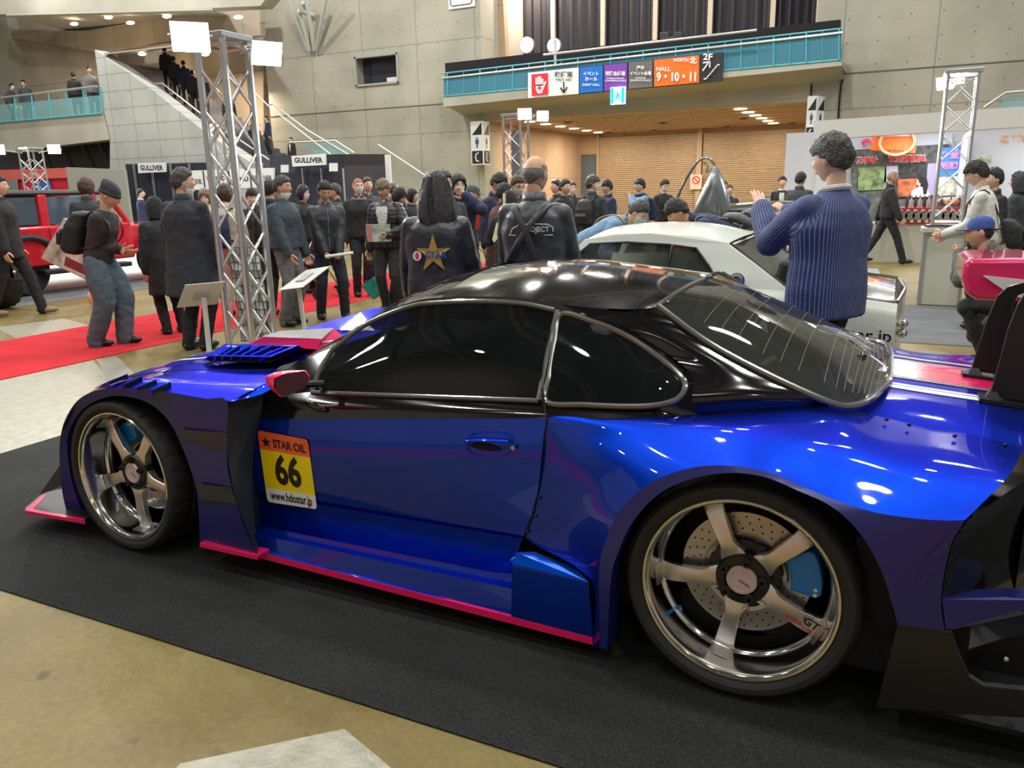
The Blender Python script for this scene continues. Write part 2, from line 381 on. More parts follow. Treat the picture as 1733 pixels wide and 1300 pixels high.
# splitter + canard
Zs = .085
mb = MB(); sp = [px(42, 868, z=Zs), px(144, 886, z=Zs), Vector((-2.75, .3, Zs)), Vector((-3.0, .9, Zs)), px(73, 842, z=Zs)]
mb.prism(sp, (0, 0, .012)); mb.build('front_splitter', SATIN, car, smooth=False)
mb = MB(); mb.prism([px(42, 867, z=Zs+.014), px(144, 885, z=Zs+.014), px(144, 881, z=Zs+.014), px(57, 865, z=Zs+.014), px(79, 841, z=Zs+.014), px(73, 840, z=Zs+.014)], (0, 0, -.016)); mb.build('pink_splitter_edge', PINK, car, smooth=False)
mb = MB(); mb.prism([px(52, 848, y=-.02), px(66, 842, y=.0), px(104, 788, y=.06), px(108, 825, y=.02)], (0, .01, .004)); mb.build('canard', SATIN, car, smooth=False)

# ---- bonnet and fender tops: one height field over X, Y
XS = [-3.30, -3.22, -3.08, -2.92, -2.76, -2.60, -2.45, -2.28, -2.10, -1.95, -1.84]
#        y:   -.05   .06   .22   .42   .68   .95
HF = {-3.30: (.36, .42, .44, .45, .46, .47), -3.22: (.40, .50, .53, .54, .55, .56), -3.08: (.46, .57, .60, .615, .625, .63),
      -2.92: (.56, .625, .655, .67, .675, .68), -2.76: (.645, .680, .690, .695, .698, .70), -2.60: (.712, .728, .720, .722, .722, .724),
      -2.45: (.736, .752, .740, .742, .742, .742), -2.28: (.744, .758, .750, .758, .762, .765), -2.10: (.744, .760, .758, .772, .782, .788),
      -1.95: (.744, .762, .770, .792, .808, .815), -1.84: (.742, .765, .778, .81, .835, .842)}
# outline of the front in plan: outer edge recedes towards the nose
YE = {-3.30: .42, -3.22: .26, -3.08: .13, -2.92: .055, -2.76: -.005, -2.60: -.04, -2.45: -.05, -2.28: -.05, -2.10: -.05, -1.95: -.05, -1.84: -.05}
rows = []
for x in XS:
    e = YE[x]; ys = [e+(YC-e)*t for t in (0, .11, .27, .47, .73, 1)]
    rows.append([Vector((x, y, z)) for y, z in zip(ys, HF[x])])
# fender-top crease follows the seen line
def creasepts():
    L = [(101,768),(106,728),(118,700),(136,678),(165,664),(205,660),(250,662),(300,670),(345,679),(384,683)]
    Y = [-.01,-.02,-.03,-.04,-.05,-.05,-.05,-.05,-.05,-.05]
    return [px(u, v, y=y) for (u, v), y in zip(L, Y)]
crs = creasepts()
for r in rows:
    x = r[0].x
    for a, b in zip(crs, crs[1:]):
        if a.x <= x <= b.x:
            t = (x-a.x)/max(1e-6, b.x-a.x); r[0] = a.lerp(b, t)
rows[-1][0] = px(393, 682, y=-.042)
# rear edge of the wing runs forward-in towards the screen
half = patch(rows, 60, 36)
full = [row + [Vector((p.x, 2*YC-p.y, p.z)) for p in row[-2::-1]] for row in half]
mb = MB(); mb.grid(full); mb.build('bonnet', BLUE, car, ang=40)
# rear corner of the wing, up to the pillar
mb = MB(); mb.grid(patch([[px(384,683,y=-.05), px(410,680,y=.0), px(440,672,y=.06), px(457,664,y=.11)], [Vector((-1.84, -.05, .742)), Vector((-1.84, .06, .765)), Vector((-1.84, .14, .775)), Vector((-1.84, .24, .785))]], 6, 16, lin_r=True)); wc = mb.build('wing_corner', BLUE, car); mir(wc)
# shut line of the bonnet
mb = MB()
def bon(x, y, dz=0):
    """height of the bonnet surface"""
    i = max(0, min(59, int(np.interp(x, [r[12].x for r in half], range(61))))); r = half[i]
    ys = [p.y for p in r]; yy = y if y <= YC else 2*YC-y
    z0 = np.interp(yy, ys, [p.z for p in r]); r2 = half[i+1]; z1 = np.interp(yy, [p.y for p in r2], [p.z for p in r2])
    t = (x-r[12].x)/max(1e-6, r2[12].x-r[12].x); return Vector((x, y, float(z0+(z1-z0)*min(1, max(0, t)))+dz))
mb.tube([bon(x, .30+.02*math.sin(x*3), .0005) for x in np.linspace(-2.85, -1.9, 30)], .0025, 5); sl = mb.build('bonnet_shut_line', HOLE, car); mir(sl)
# front bumper skin
mb = MB(); bot = [Vector((p.x-.01, p.y, .10)) for p in full[0]]
nose = full[0]
mb.grid(patch([nose, [Vector((p.x-.05, p.y, .28)) for p in nose], bot], 8, 60))
sidel = [Vector((YEx, YE[YEx], 0)) for YEx in XS[:5]]
top = [Vector((x, YE[x], HF[x][0])) for x in XS[:5]]
mb.grid(patch([top, [Vector((p.x, p.y+.0, (p.z+.1)/2)) for p in top], [Vector((p.x, p.y, .10)) for p in top]], 6, 20))
fb = mb.build('front_bumper', VINYL, car); mir(fb)
# wheel-arch louvres on the wing: four scoops
for (u0, v0, u1, v1) in [(185, 653, 217, 640), (210, 658, 241, 644), (234, 663, 265, 650), (259, 669, 290, 655)]:
    A, B_ = px(u0, v0, z=.752), px(u1, v1, z=.762); up_ = Vector((0, 0, .010)); fw = Vector((-.085, -.004, -.012))
    mb = MB(); mb.add([A+up_, B_+up_, B_+fw+Vector((0, 0, -.012)), A+fw+Vector((0, 0, -.012))], [(0, 1, 2, 3)], 0); mb.add([A+up_, A-up_*1.4, A+fw-Vector((0, 0, .02)), B_+up_, B_-up_*1.4, B_+fw-Vector((0, 0, .02))], [(0, 1, 2), (3, 5, 4)], 0)
    mb.add([A-up_*.8+Vector((-.006, 0, 0)), B_-up_*.8+Vector((-.006, 0, 0)), B_+up_*.7+Vector((-.006, 0, 0)), A+up_*.7+Vector((-.006, 0, 0))], [(0, 1, 2, 3)], 1)
    mb.build('wing_louvre', [BLUE, HOLE], car, smooth=False, solid=.003)
# bonnet vent box with slats
def ventbox(far):
    t = [px(352, 606, z=.80), px(458, 608, z=.83), px(506, 588, z=.875), px(380, 586, z=.845)]; bs = [px(343, 614, z=.755), px(470, 619, z=.765), px(520, 596, z=.78), px(368, 596, z=.75)]
    if far: f = lambda L: [Vector((p.x, 2*YC-p.y, p.z)) for p in L]; t = f(t); bs = f(bs)
    mb = MB(); mb.add(bs+t, [(0, 1, 5, 4), (1, 2, 6, 5), (2, 3, 7, 6), (3, 0, 4, 7)], 0)
    q = lambda a, c: t[0].lerp(t[1], a).lerp(t[3].lerp(t[2], a), c)
    R_ = [(0, 0), (1, 0), (1, 1), (0, 1)]; I_ = [(.05, .12), (.93, .12), (.95, .90), (.07, .90)]
    mb.add([q(*r) for r in R_]+[q(*r) for r in I_], [(0, 1, 5, 4), (1, 2, 6, 5), (2, 3, 7, 6), (3, 0, 4, 7)], 0); mb.add([q(*r)-Vector((0, 0, .03)) for r in I_], [(0, 1, 2, 3)], 1)
    o = mb.build('bonnet_vent', [BLUE, HOLE], car, smooth=False, bevel=.004)
    for k in range(6):
        f0 = .08+.85*(k+.15)/6; m2 = MB(); a_, b_ = q(f0, .10), q(f0+.02, .92); m2.add([a_, b_, b_+Vector((-.018, .0, -.024)), a_+Vector((-.018, 0, -.024))], [(0, 1, 2, 3)]); m2.build('vent_slat', BLUE, o, smooth=False, solid=.010)
ventbox(0); ventbox(1)
# pink centre stripe and carbon scoop
mb = MB()
for yy in (.62, 1.24):
    mb = MB(); mb.grid([[bon(x, yy, .0025) for x in np.linspace(-3.0, -2.5, 30)], [bon(x, yy+.035, .0025) for x in np.linspace(-3.0, -2.5, 30)]]); mb.build('white_bonnet_stripe', WHITEV, car)
mb = MB(); tp = [px(443, 573, z=.835), px(545, 577, z=.865), px(566, 558, z=.865), px(474, 563, z=.835)]; bs = [px(418, 585, z=.79), px(537, 595, z=.82), tp[2]+Vector((.05, .06, -.09)), tp[3]+Vector((-.06, .06, -.09))]
mb.add(bs+tp, [(0, 1, 5, 4), (1, 2, 6, 5), (2, 3, 7, 6), (3, 0, 4, 7)], 0); mb.add(tp, [(0, 1, 2, 3)], 1); mb.build('bonnet_scoop', [PINK, CARBON], car, smooth=False, bevel=.008)
mb = MB(); mb.tube([bon(-2.06, .62, .03), bon(-1.96, .62, .03), bon(-1.88, .66, .02)], .006, 8); mb.box(bon(-2.08, .62, .03), (.05, .03, .014)); mb.build('bonnet_catch', WHITEV, car)
mb = MB(); mb.poly([bon(-2.15+.07*math.cos(a), 1.5+.05*math.sin(a), .004) for a in [2*PI*k/20 for k in range(20)]]); mb.build('round_sticker', WHITEV, car, smooth=False)
mb = MB(); mb.poly([bon(-2.15+.05*math.cos(a), 1.5+.03*math.sin(a), .007) for a in [2*PI*k/20 for k in range(20)]]); mb.build('yellow_sticker', mat('decal_yellow', (.90, .72, .0), .35, coat=.5), car, smooth=False)
mb = MB(); text(mb, 'KW', bon(-2.62, 1.45, .006), (1, 0, .1), (0, 1, 0), .16, mi=0); mb.build('bonnet_lettering', WHITEV, car, smooth=False)

# ---- greenhouse
# stations along the car: x ; drip rail (y, z) ; shoulder (y,z) ; centre z
def rail(u, v, y): return px(u, v, y=y)
DL = [(446,652,.20),(500,620,.235),(563,592,.30),(621,547,.335),(694,516,.355),(746,508,.36),(815,506,.36),(885,509,.36),(948,520,.36),(1005,541,.36),(1060,562,.355),(1115,596,.34),(1158,632,.30)]
# roof centre profile
CP = [(-1.98, .845), (-1.86, .915), (-1.73, .985), (-1.60, 1.045), (-1.47, 1.102), (-1.35, 1.142), (-1.23, 1.168), (-1.06, 1.186), (-.90, 1.190), (-.75, 1.182), (-.60, 1.167), (-.45, 1.148), (-.31, 1.125)]
rl = [P3(t) for t in DL]
def zc(x): return float(np.interp(x, [a for a, b in CP], [b for a, b in CP]))
# windscreen: from pillar line to centre
WS = []
pil = [rl[0], rl[1], rl[2], rl[3], rl[4], rl[5]]   # near pillar
cen = [Vector((-2.02, YC, .815)), Vector((-1.90, YC, .885)), Vector((-1.76, YC, .975)), Vector((-1.58, YC, 1.06)), Vector((-1.40, YC, 1.13)), Vector((-1.24, YC, 1.172))]
def bow(a, c, k, up):
    """points from rail a to centre c, bulged"""
    out = []
    for i in range(k+1):
        t = i/k; p = a.lerp(c, t); b = math.sin(PI/2*t); p = Vector((a.x+(c.x-a.x)*t, a.y+(c.y-a.y)*t, a.z+(c.z-a.z)*(1-(1-t)**2.2))); out.append(p)
    return out
ws = [bow(a+Vector((0, .035, .006)), c, 16, 0) for a, c in zip(pil, cen)]
def whole(R): return [r+[Vector((p.x, 2*YC-p.y, p.z)) for p in r[-2::-1]] for r in R]
def smooth_rows(R, n):
    return [[cr([r[j] for r in R], (len(R)-1)*k/n) for j in range(len(R[0]))] for k in range(n+1)]
mb = MB(); mb.grid(smooth_rows(whole(ws), 30)); mb.build('windscreen', TINT, car)
# roof panel
rr = rl[5:12]; rx = [-1.24, -1.05, -.86, -.68, -.52, -.40, -.33]
cen2 = [Vector((x, YC, zc(x))) for x in rx]
topnear = [rl[5], rl[6], rl[7], rl[8], rl[9]]
roofrows = [bow(a, c, 16, 0) for a, c in zip([rl[5], rl[6], rl[7], rl[8]+Vector((0, 0, 0)), px(1060, 528, y=.40), px(1113, 524, y=.42)], [cen2[0], cen2[1], cen2[2], cen2[3], cen2[4], Vector((-.335, YC, 1.130))])]
mb = MB(); mb.grid(smooth_rows(whole(roofrows), 40)); mb.build('roof', BLACK, car, ang=50)
# pillar bands (black) between drip rail and windscreen
mb = MB(); mb.grid([curve_pts([p for p in pil], 40), curve_pts([p+Vector((0, .036, .007)) for p in pil], 40)]); 
# outer band below the drip rail down to the glass
DG = [(528,668,.168),(545,625,.24),(563,597,.30),(621,553,.335),(694,523,.35),(746,516,.355),(815,514,.356),(885,518,.356),(940,529,.355),(1000,548,.35),(1055,570,.345),(1108,603,.33),(1150,640,.28)]
dg = [P3(t) for t in DG]
mb.grid([curve_pts(rl[:9], 60), curve_pts([P3((446,660,.17)), P3((500,650,.19))]+dg[2:9], 60)]); 
mb.grid(patch([[P3((446,652,.20)), P3((500,620,.235)), P3((563,592,.30))], [P3((450,668,.15)), P3((500,668,.16)), P3((545,668,.168))]], 8, 12, lin_r=True))
ap = mb.build('pillar', BLACK, car, ang=50); mir(ap)
mb = MB(); mb.grid([curve_pts(rl[8:], 30), curve_pts(dg[8:], 30)])
# rear pillar / haunch: between small window and rear screen
GE = [(1113,524,.42),(1150,553,.41),(1200,588,.39),(1250,616,.375),(1300,642,.36),(1350,666,.35),(1400,687,.345),(1432,697,.36)]
ge = [P3(t) for t in GE]
QE = [(1000,541,.36),(1050,556,.36),(1100,582,.35),(1140,612,.325),(1168,640,.27),(1165,668,.22),(1150,690,.20),(1180,706,.22)]
roof_edge = [P3((1005,541,.36)), P3((1060,560,.356)), P3((1115,594,.34)), P3((1158,626,.31)), P3((1176,650,.26)), P3((1172,676,.21)), P3((1160,692,.20)), P3((1180,706,.22))]
top_edge = [P3((1060,528,.40))]+[]
lower = [ge[0], ge[1], ge[2], ge[3], ge[4], ge[5], ge[6], P3((1402,692,.38))]
midp = [a_.lerp(c_, .5)+Vector((0, -.016, .006)) for a_, c_ in zip(roof_edge, lower)]; midp[0] = P3((1060,533,.40)); midp[-1] = P3((1290,699,.295))
def resample(P, n):
    Q = curve_pts(P, 80); L = [0]
    for a_, c_ in zip(Q, Q[1:]): L.append(L[-1]+(c_-a_).length)
    return [Vector([float(np.interp(L[-1]*k/(n-1), L, [q[i] for q in Q])) for i in range(3)]) for k in range(n)]
RE_, LO_ = resample(roof_edge, 8), resample(lower, 8)
MI_ = [a_.lerp(c_, .5)+Vector((0, -.018*abs(math.sin(PI*k/7))**1.6, .010*abs(math.sin(PI*k/7))**1.6)) for k, (a_, c_) in enumerate(zip(RE_, LO_))]
MI_[-1] = P3((1290,699,.305))+Vector((0, -.002, .002))
mb.grid(patch([RE_, MI_, LO_], 16, 60))
mb.grid([curve_pts([RE_[-1], MI_[-1], LO_[-1]], 30), curve_pts([P3((1110,712,.169)), P3((1200,706,.239)), P3((1300,699,.309)), P3((1402,693,.379))], 30)]); mb.grid([curve_pts([P3((1100,697,.186)), RE_[-1], MI_[-1], LO_[-1]], 30), [p+Vector((0, -.004, .0)) for p in curve_pts([P3((1110,712,.169)), P3((1200,706,.239)), P3((1300,699,.309)), P3((1402,693,.379))], 30)]])
mb.grid(patch([[rl[8], P3((1005,541,.36))], [rl[8]+Vector((0, .001, 0)), P3((1060,533,.40))]], 1, 4, lin_r=True))
cp = mb.build('rear_pillar', BLACK, car, ang=60); mir(cp)
# side glass
belt = [P3((528,668,.168)), P3((620,672,.166)), P3((700,675,.166)), P3((800,679,.166)), P3((912,683,.166))]
tp = [P3(t) for t in [(560,601,.29),(621,553,.333),(694,523,.348),(815,514,.352),(938,529,.352)]]
mb = MB(); GGl = patch([belt, [a.lerp(b, .5)+Vector((0, -.018, .0)) for a, b in zip(belt, tp)], tp], 16, 40); mb.grid(GGl); dgl = mb.build('door_glass', TINT, car); mir(dgl)
qb_ = [P3((926,684,.166)), P3((1000,688,.17)), P3((1070,690,.178)), P3((1120,686,.19)), P3((1146,672,.205))]
qt_ = [P3((952,534,.352)), P3((1010,550,.35)), P3((1065,575,.343)), P3((1118,611,.32)), P3((1154,644,.27))]
mb = MB(); mb.grid(patch([qb_, [a.lerp(b, .5)+Vector((0, -.016, 0)) for a, b in zip(qb_, qt_)], qt_], 14, 30)); qg = mb.build('quarter_glass', TINT, car); mir(qg)
# trims
def trimline(pts, r, name='window_trim', m=TRIM, closed=False, n=60, par=car, both=True):
    mb = MB(); mb.tube(curve_pts(pts, n, closed), r, 8, closed=closed); o = mb.build(name, m, par)
    if both: mir(o)
    return o
O = Vector((0, -.006, 0))
trimline([p+O for p in dg[2:9]], .009)
trimline([P3((528,668,.160)), P3((700,675,.158)), P3((912,683,.158))], .009)
trimline([P3((912,683,.155)), P3((920,640,.22)), P3((931,585,.29)), P3((944,530,.345))], .011)
trimline([P3((528,668,.160)), P3((542,630,.22)), P3((561,598,.285))], .010)
trimline([P3(t)+O for t in [(926,684,.166),(931,640,.22),(940,585,.29),(951,536,.35),(1005,549,.35),(1062,573,.343),(1116,609,.32),(1152,640,.275),(1160,660,.23),(1146,680,.198),(1110,690,.187),(1060,692,.178),(990,689,.17)]], .010, closed=True, n=110)
# rear screen
nearE = [P3(t) for t in [(1113,524,.42),(1200,588,.39),(1300,642,.36),(1400,687,.345),(1440,694,.375),(1472,683,.45),(1494,662,.58)]]
cenE = [Vector((-.335, YC, 1.130)), Vector((-.16, YC, 1.078)), Vector((.02, YC, 1.004)), Vector((.18, YC, .926)), Vector((.26, YC, .882)), Vector((.315, YC, .850)), Vector((.345, YC, .830))]
rs = [bow(a, c, 18, 0) for a, c in zip(nearE, cenE)]
RSG = smooth_rows(whole(rs), 40)
mb = MB(); mb.grid(RSG); scr = mb.build('rear_screen', CLEARG, car, ang=60)
edge = curve_pts(nearE, 40)+[Vector((.347, y, .830)) for y in (.74, .84, .95)]
edge = edge+[Vector((p.x, 2*YC-p.y, p.z)) for p in edge[-2::-1]]
topE = [Vector((p.x, 2*YC-p.y, p.z)) for p in RSG[0][::1]][1:-1]
mb = MB(); mb.tube([p+Vector((0, 0, .004)) for p in edge], .011, 8); mb.tube([p+Vector((0, 0, .003)) for p in RSG[0]], .008, 8); mb.build('screen_trim', TRIM, scr)
for k in range(1, 15):   # heating wires
    r = RSG[int(3+k*2.3)]; m_ = MB(); m_.tube([p+Vector((0, 0, .002)) for p in r[3:-3]], .0007, 4); m_.build('heating_wire', mat('wire_copper', (.30, .26, .2), .4), scr)
mb = MB(); mb.ell(Vector((.25, .86, .885)), (.02, .012, .014), 10, 8); mb.build('screen_wiper_cap', BLACK, scr)
# ---- boot lid with stripes
def seam(x): return float(np.interp(x, [p.x for p in SEAMP], [p.y for p in SEAMP]))
def seamz(x): return float(np.interp(x, [p.x for p in SEAMP], [p.z for p in SEAMP]))
SEAMP = [cr([c[0] for c in [[P3(q[0])] for q in RF]], t) for t in np.linspace(9, 14, 60)]
def deck(x, y): 
    y0 = seam(x); k = abs(y-YC)/(YC-y0); c0 = float(np.interp(x, [.1, .35, .65, .80, .98], [.848, .828, .802, .788, .766])); return Vector((x, y, c0+(seamz(x)-c0)*k**2.2))
def deck_old(x, y): 
    t = (y-YC)/(YC-.33); base = np.interp(x, [.1, .35, .65, .80, .98], [.855, .842, .825, .815, .79]); return Vector((x, y, base-.03*t*t*t*t-.012*t*t))
mb = MB(); xs_ = np.linspace(.14, .98, 20)
rowsD = []
for x in xs_:
    y0 = seam(x); n = 24; r = []
    for k in range(n+1):
        y = y0+(2*YC-2*y0)*k/n; r.append(deck(x, y))
    rowsD.append(r)
mb.grid(rowsD); mb.build('boot_lid', BLUE, car, ang=50)
def stripe(y0, y1, m, name, x0=.30, x1=.98, dz=.002):
    mb = MB(); X = np.linspace(x0, x1, 20); mb.grid([[deck(x, y)+Vector((0, 0, dz)) for x in X] for y in np.linspace(y0, y1, 4)]); mb.build(name, m, car)
# pink band with white and dark lines beside it
stripe(.86, 1.16, PINK, 'pink_boot_stripe'); stripe(.70, .735, WHITEV, 'white_boot_stripe'); stripe(.742, .760, WHITEV, 'white_boot_stripe'); stripe(.735, .742, STRIPE, 'dark_boot_stripe')
stripe(1.27, 1.31, WHITEV, 'white_boot_stripe'); stripe(1.32, 1.335, WHITEV, 'white_boot_stripe'); stripe(.83, .86, mat('grey_stripe', (.12, .12, .14), .4), 'grey_boot_stripe'); stripe(1.16, 1.19, mat('grey_stripe'), 'grey_boot_stripe')
# ---- rear wing supports
def upright(pts, y, name='wing_support'):
    mb = MB(); mb.prism([px(u, v, y=y) for u, v in pts], (0, .014, 0)); o = mb.build(name, SATIN, car, smooth=False, bevel=.003)
    return o
u1 = upright([(1643,632),(1655,590),(1672,540),(1688,505),(1705,490),(1730,483),(1800,476),(1800,500),(1740,498),(1722,505),(1712,525),(1716,560),(1706,600),(1694,640),(1682,638)], 1.03)
u2 = upright([(1675,672),(1690,620),(1706,560),(1722,520),(1740,490),(1770,470),(1800,460),(1800,700),(1740,688),(1700,680)], .72)
for yy, X0, X1, uo in ((1.03, .60, .70, u1), (.72, .63, .80, u2)):
    for xx in (X0+.02, X1):
        mb = MB(); mb.prism([deck(xx-.03, yy-.02), deck(xx+.03, yy-.02), deck(xx, yy)+Vector((0, .01, .05))], (0, .03, 0)); mb.build('support_bracket', SATIN, uo, smooth=False)
    mb = MB(); mb.prism([deck(X0-.02, yy-.035)+Vector((0, 0, .002)), deck(X0+.36, yy-.035)+Vector((0, 0, .002)), deck(X0+.36, yy+.045)+Vector((0, 0, .002)), deck(X0-.02, yy+.045)+Vector((0, 0, .002))], (0, 0, .012)); mb.build('support_foot', SATIN, uo, smooth=False)
mb = MB(); W = [(.75, 1.34), (.85, 1.375), (1.0, 1.37), (1.12, 1.35), (1.0, 1.35), (.85, 1.352)]
mb.prism([(x+.25, .05, z+.05) for x, z in W], (0, 1.8, 0)); mb.build('rear_wing_blade', SATIN, car, smooth=False)
# ---- mirror
mb = MB(); 
MO = [(474,676),(463,662),(464,645),(483,636),(518,631),(525,641),(524,652),(513,662),(484,676)]
A = [px(u, v, y=-.02) for u, v in MO]
back = [p+Vector((-.11, .035, 0)) for p in A]
mc = sum(A, Vector((0, 0, 0)))/len(A); back = [mc+Vector((-.09, .03, 0))+(b-mc-Vector((-.11, .035, 0)))*.72 for b in back]
n = len(A); mb.add(A+back, [(i, (i+1) % n, n+(i+1) % n, n+i) for i in range(n)]+[tuple(range(n, 2*n))])
wm = mb.build('wing_mirror', PINK, car, ang=40, solid=.004, bevel=.003)
mb = MB(); mb.poly([mc+(p-mc)*.90+Vector((.006, -.005, 0)) for p in A]); mb.build('mirror_glass', mat('mirror_glass', (.015, .04, .048), .08, .2), wm, smooth=False)
mb = MB(); mb.tube([mc+Vector((-.04, .05, -.02)), mc+Vector((.02, .14, -.03)), P3((548,668,.17))], .014, 8); mb.build('mirror_arm', BLACK, wm)
# ---- number decal on the door
DY = .0925
def doorpt(a, b, dy=0):
    """a: 0..1 across, b: 0..1 down the decal"""
    TL, TR, BR, BL = Vector((436, 732, 0)), Vector((521, 748, 0)), Vector((537, 866, 0)), Vector((453, 853, 0))
    q = TL.lerp(TR, a).lerp(BL.lerp(BR, a), b); return px(q.x, q.y, y=DY+dy+.024*max(0, .28-b)**1.0-.0)
def decal(a0, b0, a1, b1, dy, r=0, nn=6, ta=1, tb=1):
    pts = []
    def corner(ca, cb, s0):
        return [(ca+r*.6*math.cos(s0+PI/2*k/nn)*1.6, cb-r*math.sin(s0+PI/2*k/nn)) for k in range(nn+1)]
    R = r*.96
    if r == 0: pts = [(a0, b0), (a1, b0), (a1, b1), (a0, b1)]
    else:
        pts = ([(a0, b0+r)]+[(a0+R-R*math.cos(t), b0+r-r*math.sin(t)) for t in [PI/2*k/nn for k in range(1, nn+1)]] if ta else [(a0, b0)])
        pts += ([(a1-R+R*math.sin(t), b0+r-r*math.cos(t)) for t in [PI/2*k/nn for k in range(0, nn+1)]] if ta else [(a1, b0)])
        pts += ([(a1-R+R*math.cos(t), b1-r+r*math.sin(t)) for t in [PI/2*k/nn for k in range(0, nn+1)]] if tb else [(a1, b1)])
        pts += ([(a0+R-R*math.sin(t), b1-r+r*math.cos(t)) for t in [PI/2*k/nn for k in range(0, nn+1)]] if tb else [(a0, b1)])
    return pts
num = None
def strip_panel(name, a0, b0, a1, b1, m, ta, tb, par):
    pts = decal(a0, b0, a1, b1, 0, .06, ta=ta, tb=tb)
    # slice into horizontal bands so it follows the door
    mb = MB(); cen_ = [( (a0+a1)/2, (b0+b1)/2 )]
    c = doorpt((a0+a1)/2, (b0+b1)/2); P = [doorpt(a, b) for a, b in pts]
    n = len(P); mb.add(P+[c], [(i, (i+1) % n, n) for i in range(n)]); return mb.build(name, m, par, smooth=False)
num = strip_panel('race_number_decal', 0, .26, 1, .80, mat('decal_yellow', (.90, .72, .0), .35, coat=.5), 0, 0, car)
strip_panel('orange_decal_band', 0, 0, 1, .26, mat('decal_orange', (.88, .13, .03), .35, coat=.5), 1, 0, num)
strip_panel('white_decal_band', 0, .80, 1, 1, WHITEV, 0, 1, num)
INK = mat('decal_ink', (.012, .012, .014), .4)
fnd = lambda a_, b_, sa, sb: (lambda x, y: doorpt(a_+x*sa, b_-y*sb, -.0015))
mb = MB(); text(mb, '66', 0, (0, 0, 0), (0, 0, 0), 1, bold=.035, fn=fnd(.50, .535, .52, .56)); mb.build('number_lettering', INK, num, smooth=False)
mb = MB(); text(mb, 'STAR OIL', 0, (0, 0, 0), (0, 0, 0), 1, bold=.03, fn=fnd(.60, .155, .155, .16)); mb.build('oil_lettering', INK, num, smooth=False)
mb = MB(); mb.poly([doorpt(.14+(.10 if k % 2 == 0 else .04)*math.sin(PI*k/5), .15-(.085 if k % 2 == 0 else .033)*math.cos(PI*k/5), -.0015) for k in range(10)]); mb.build('star_lettering', INK, num, smooth=False)
mb = MB(); text(mb, 'www.hdostar.jp', 0, (0, 0, 0), (0, 0, 0), 1, bold=.02, sx=.82, fn=fnd(.50, .90, .158, .17)); mb.build('web_lettering', INK, num, smooth=False)

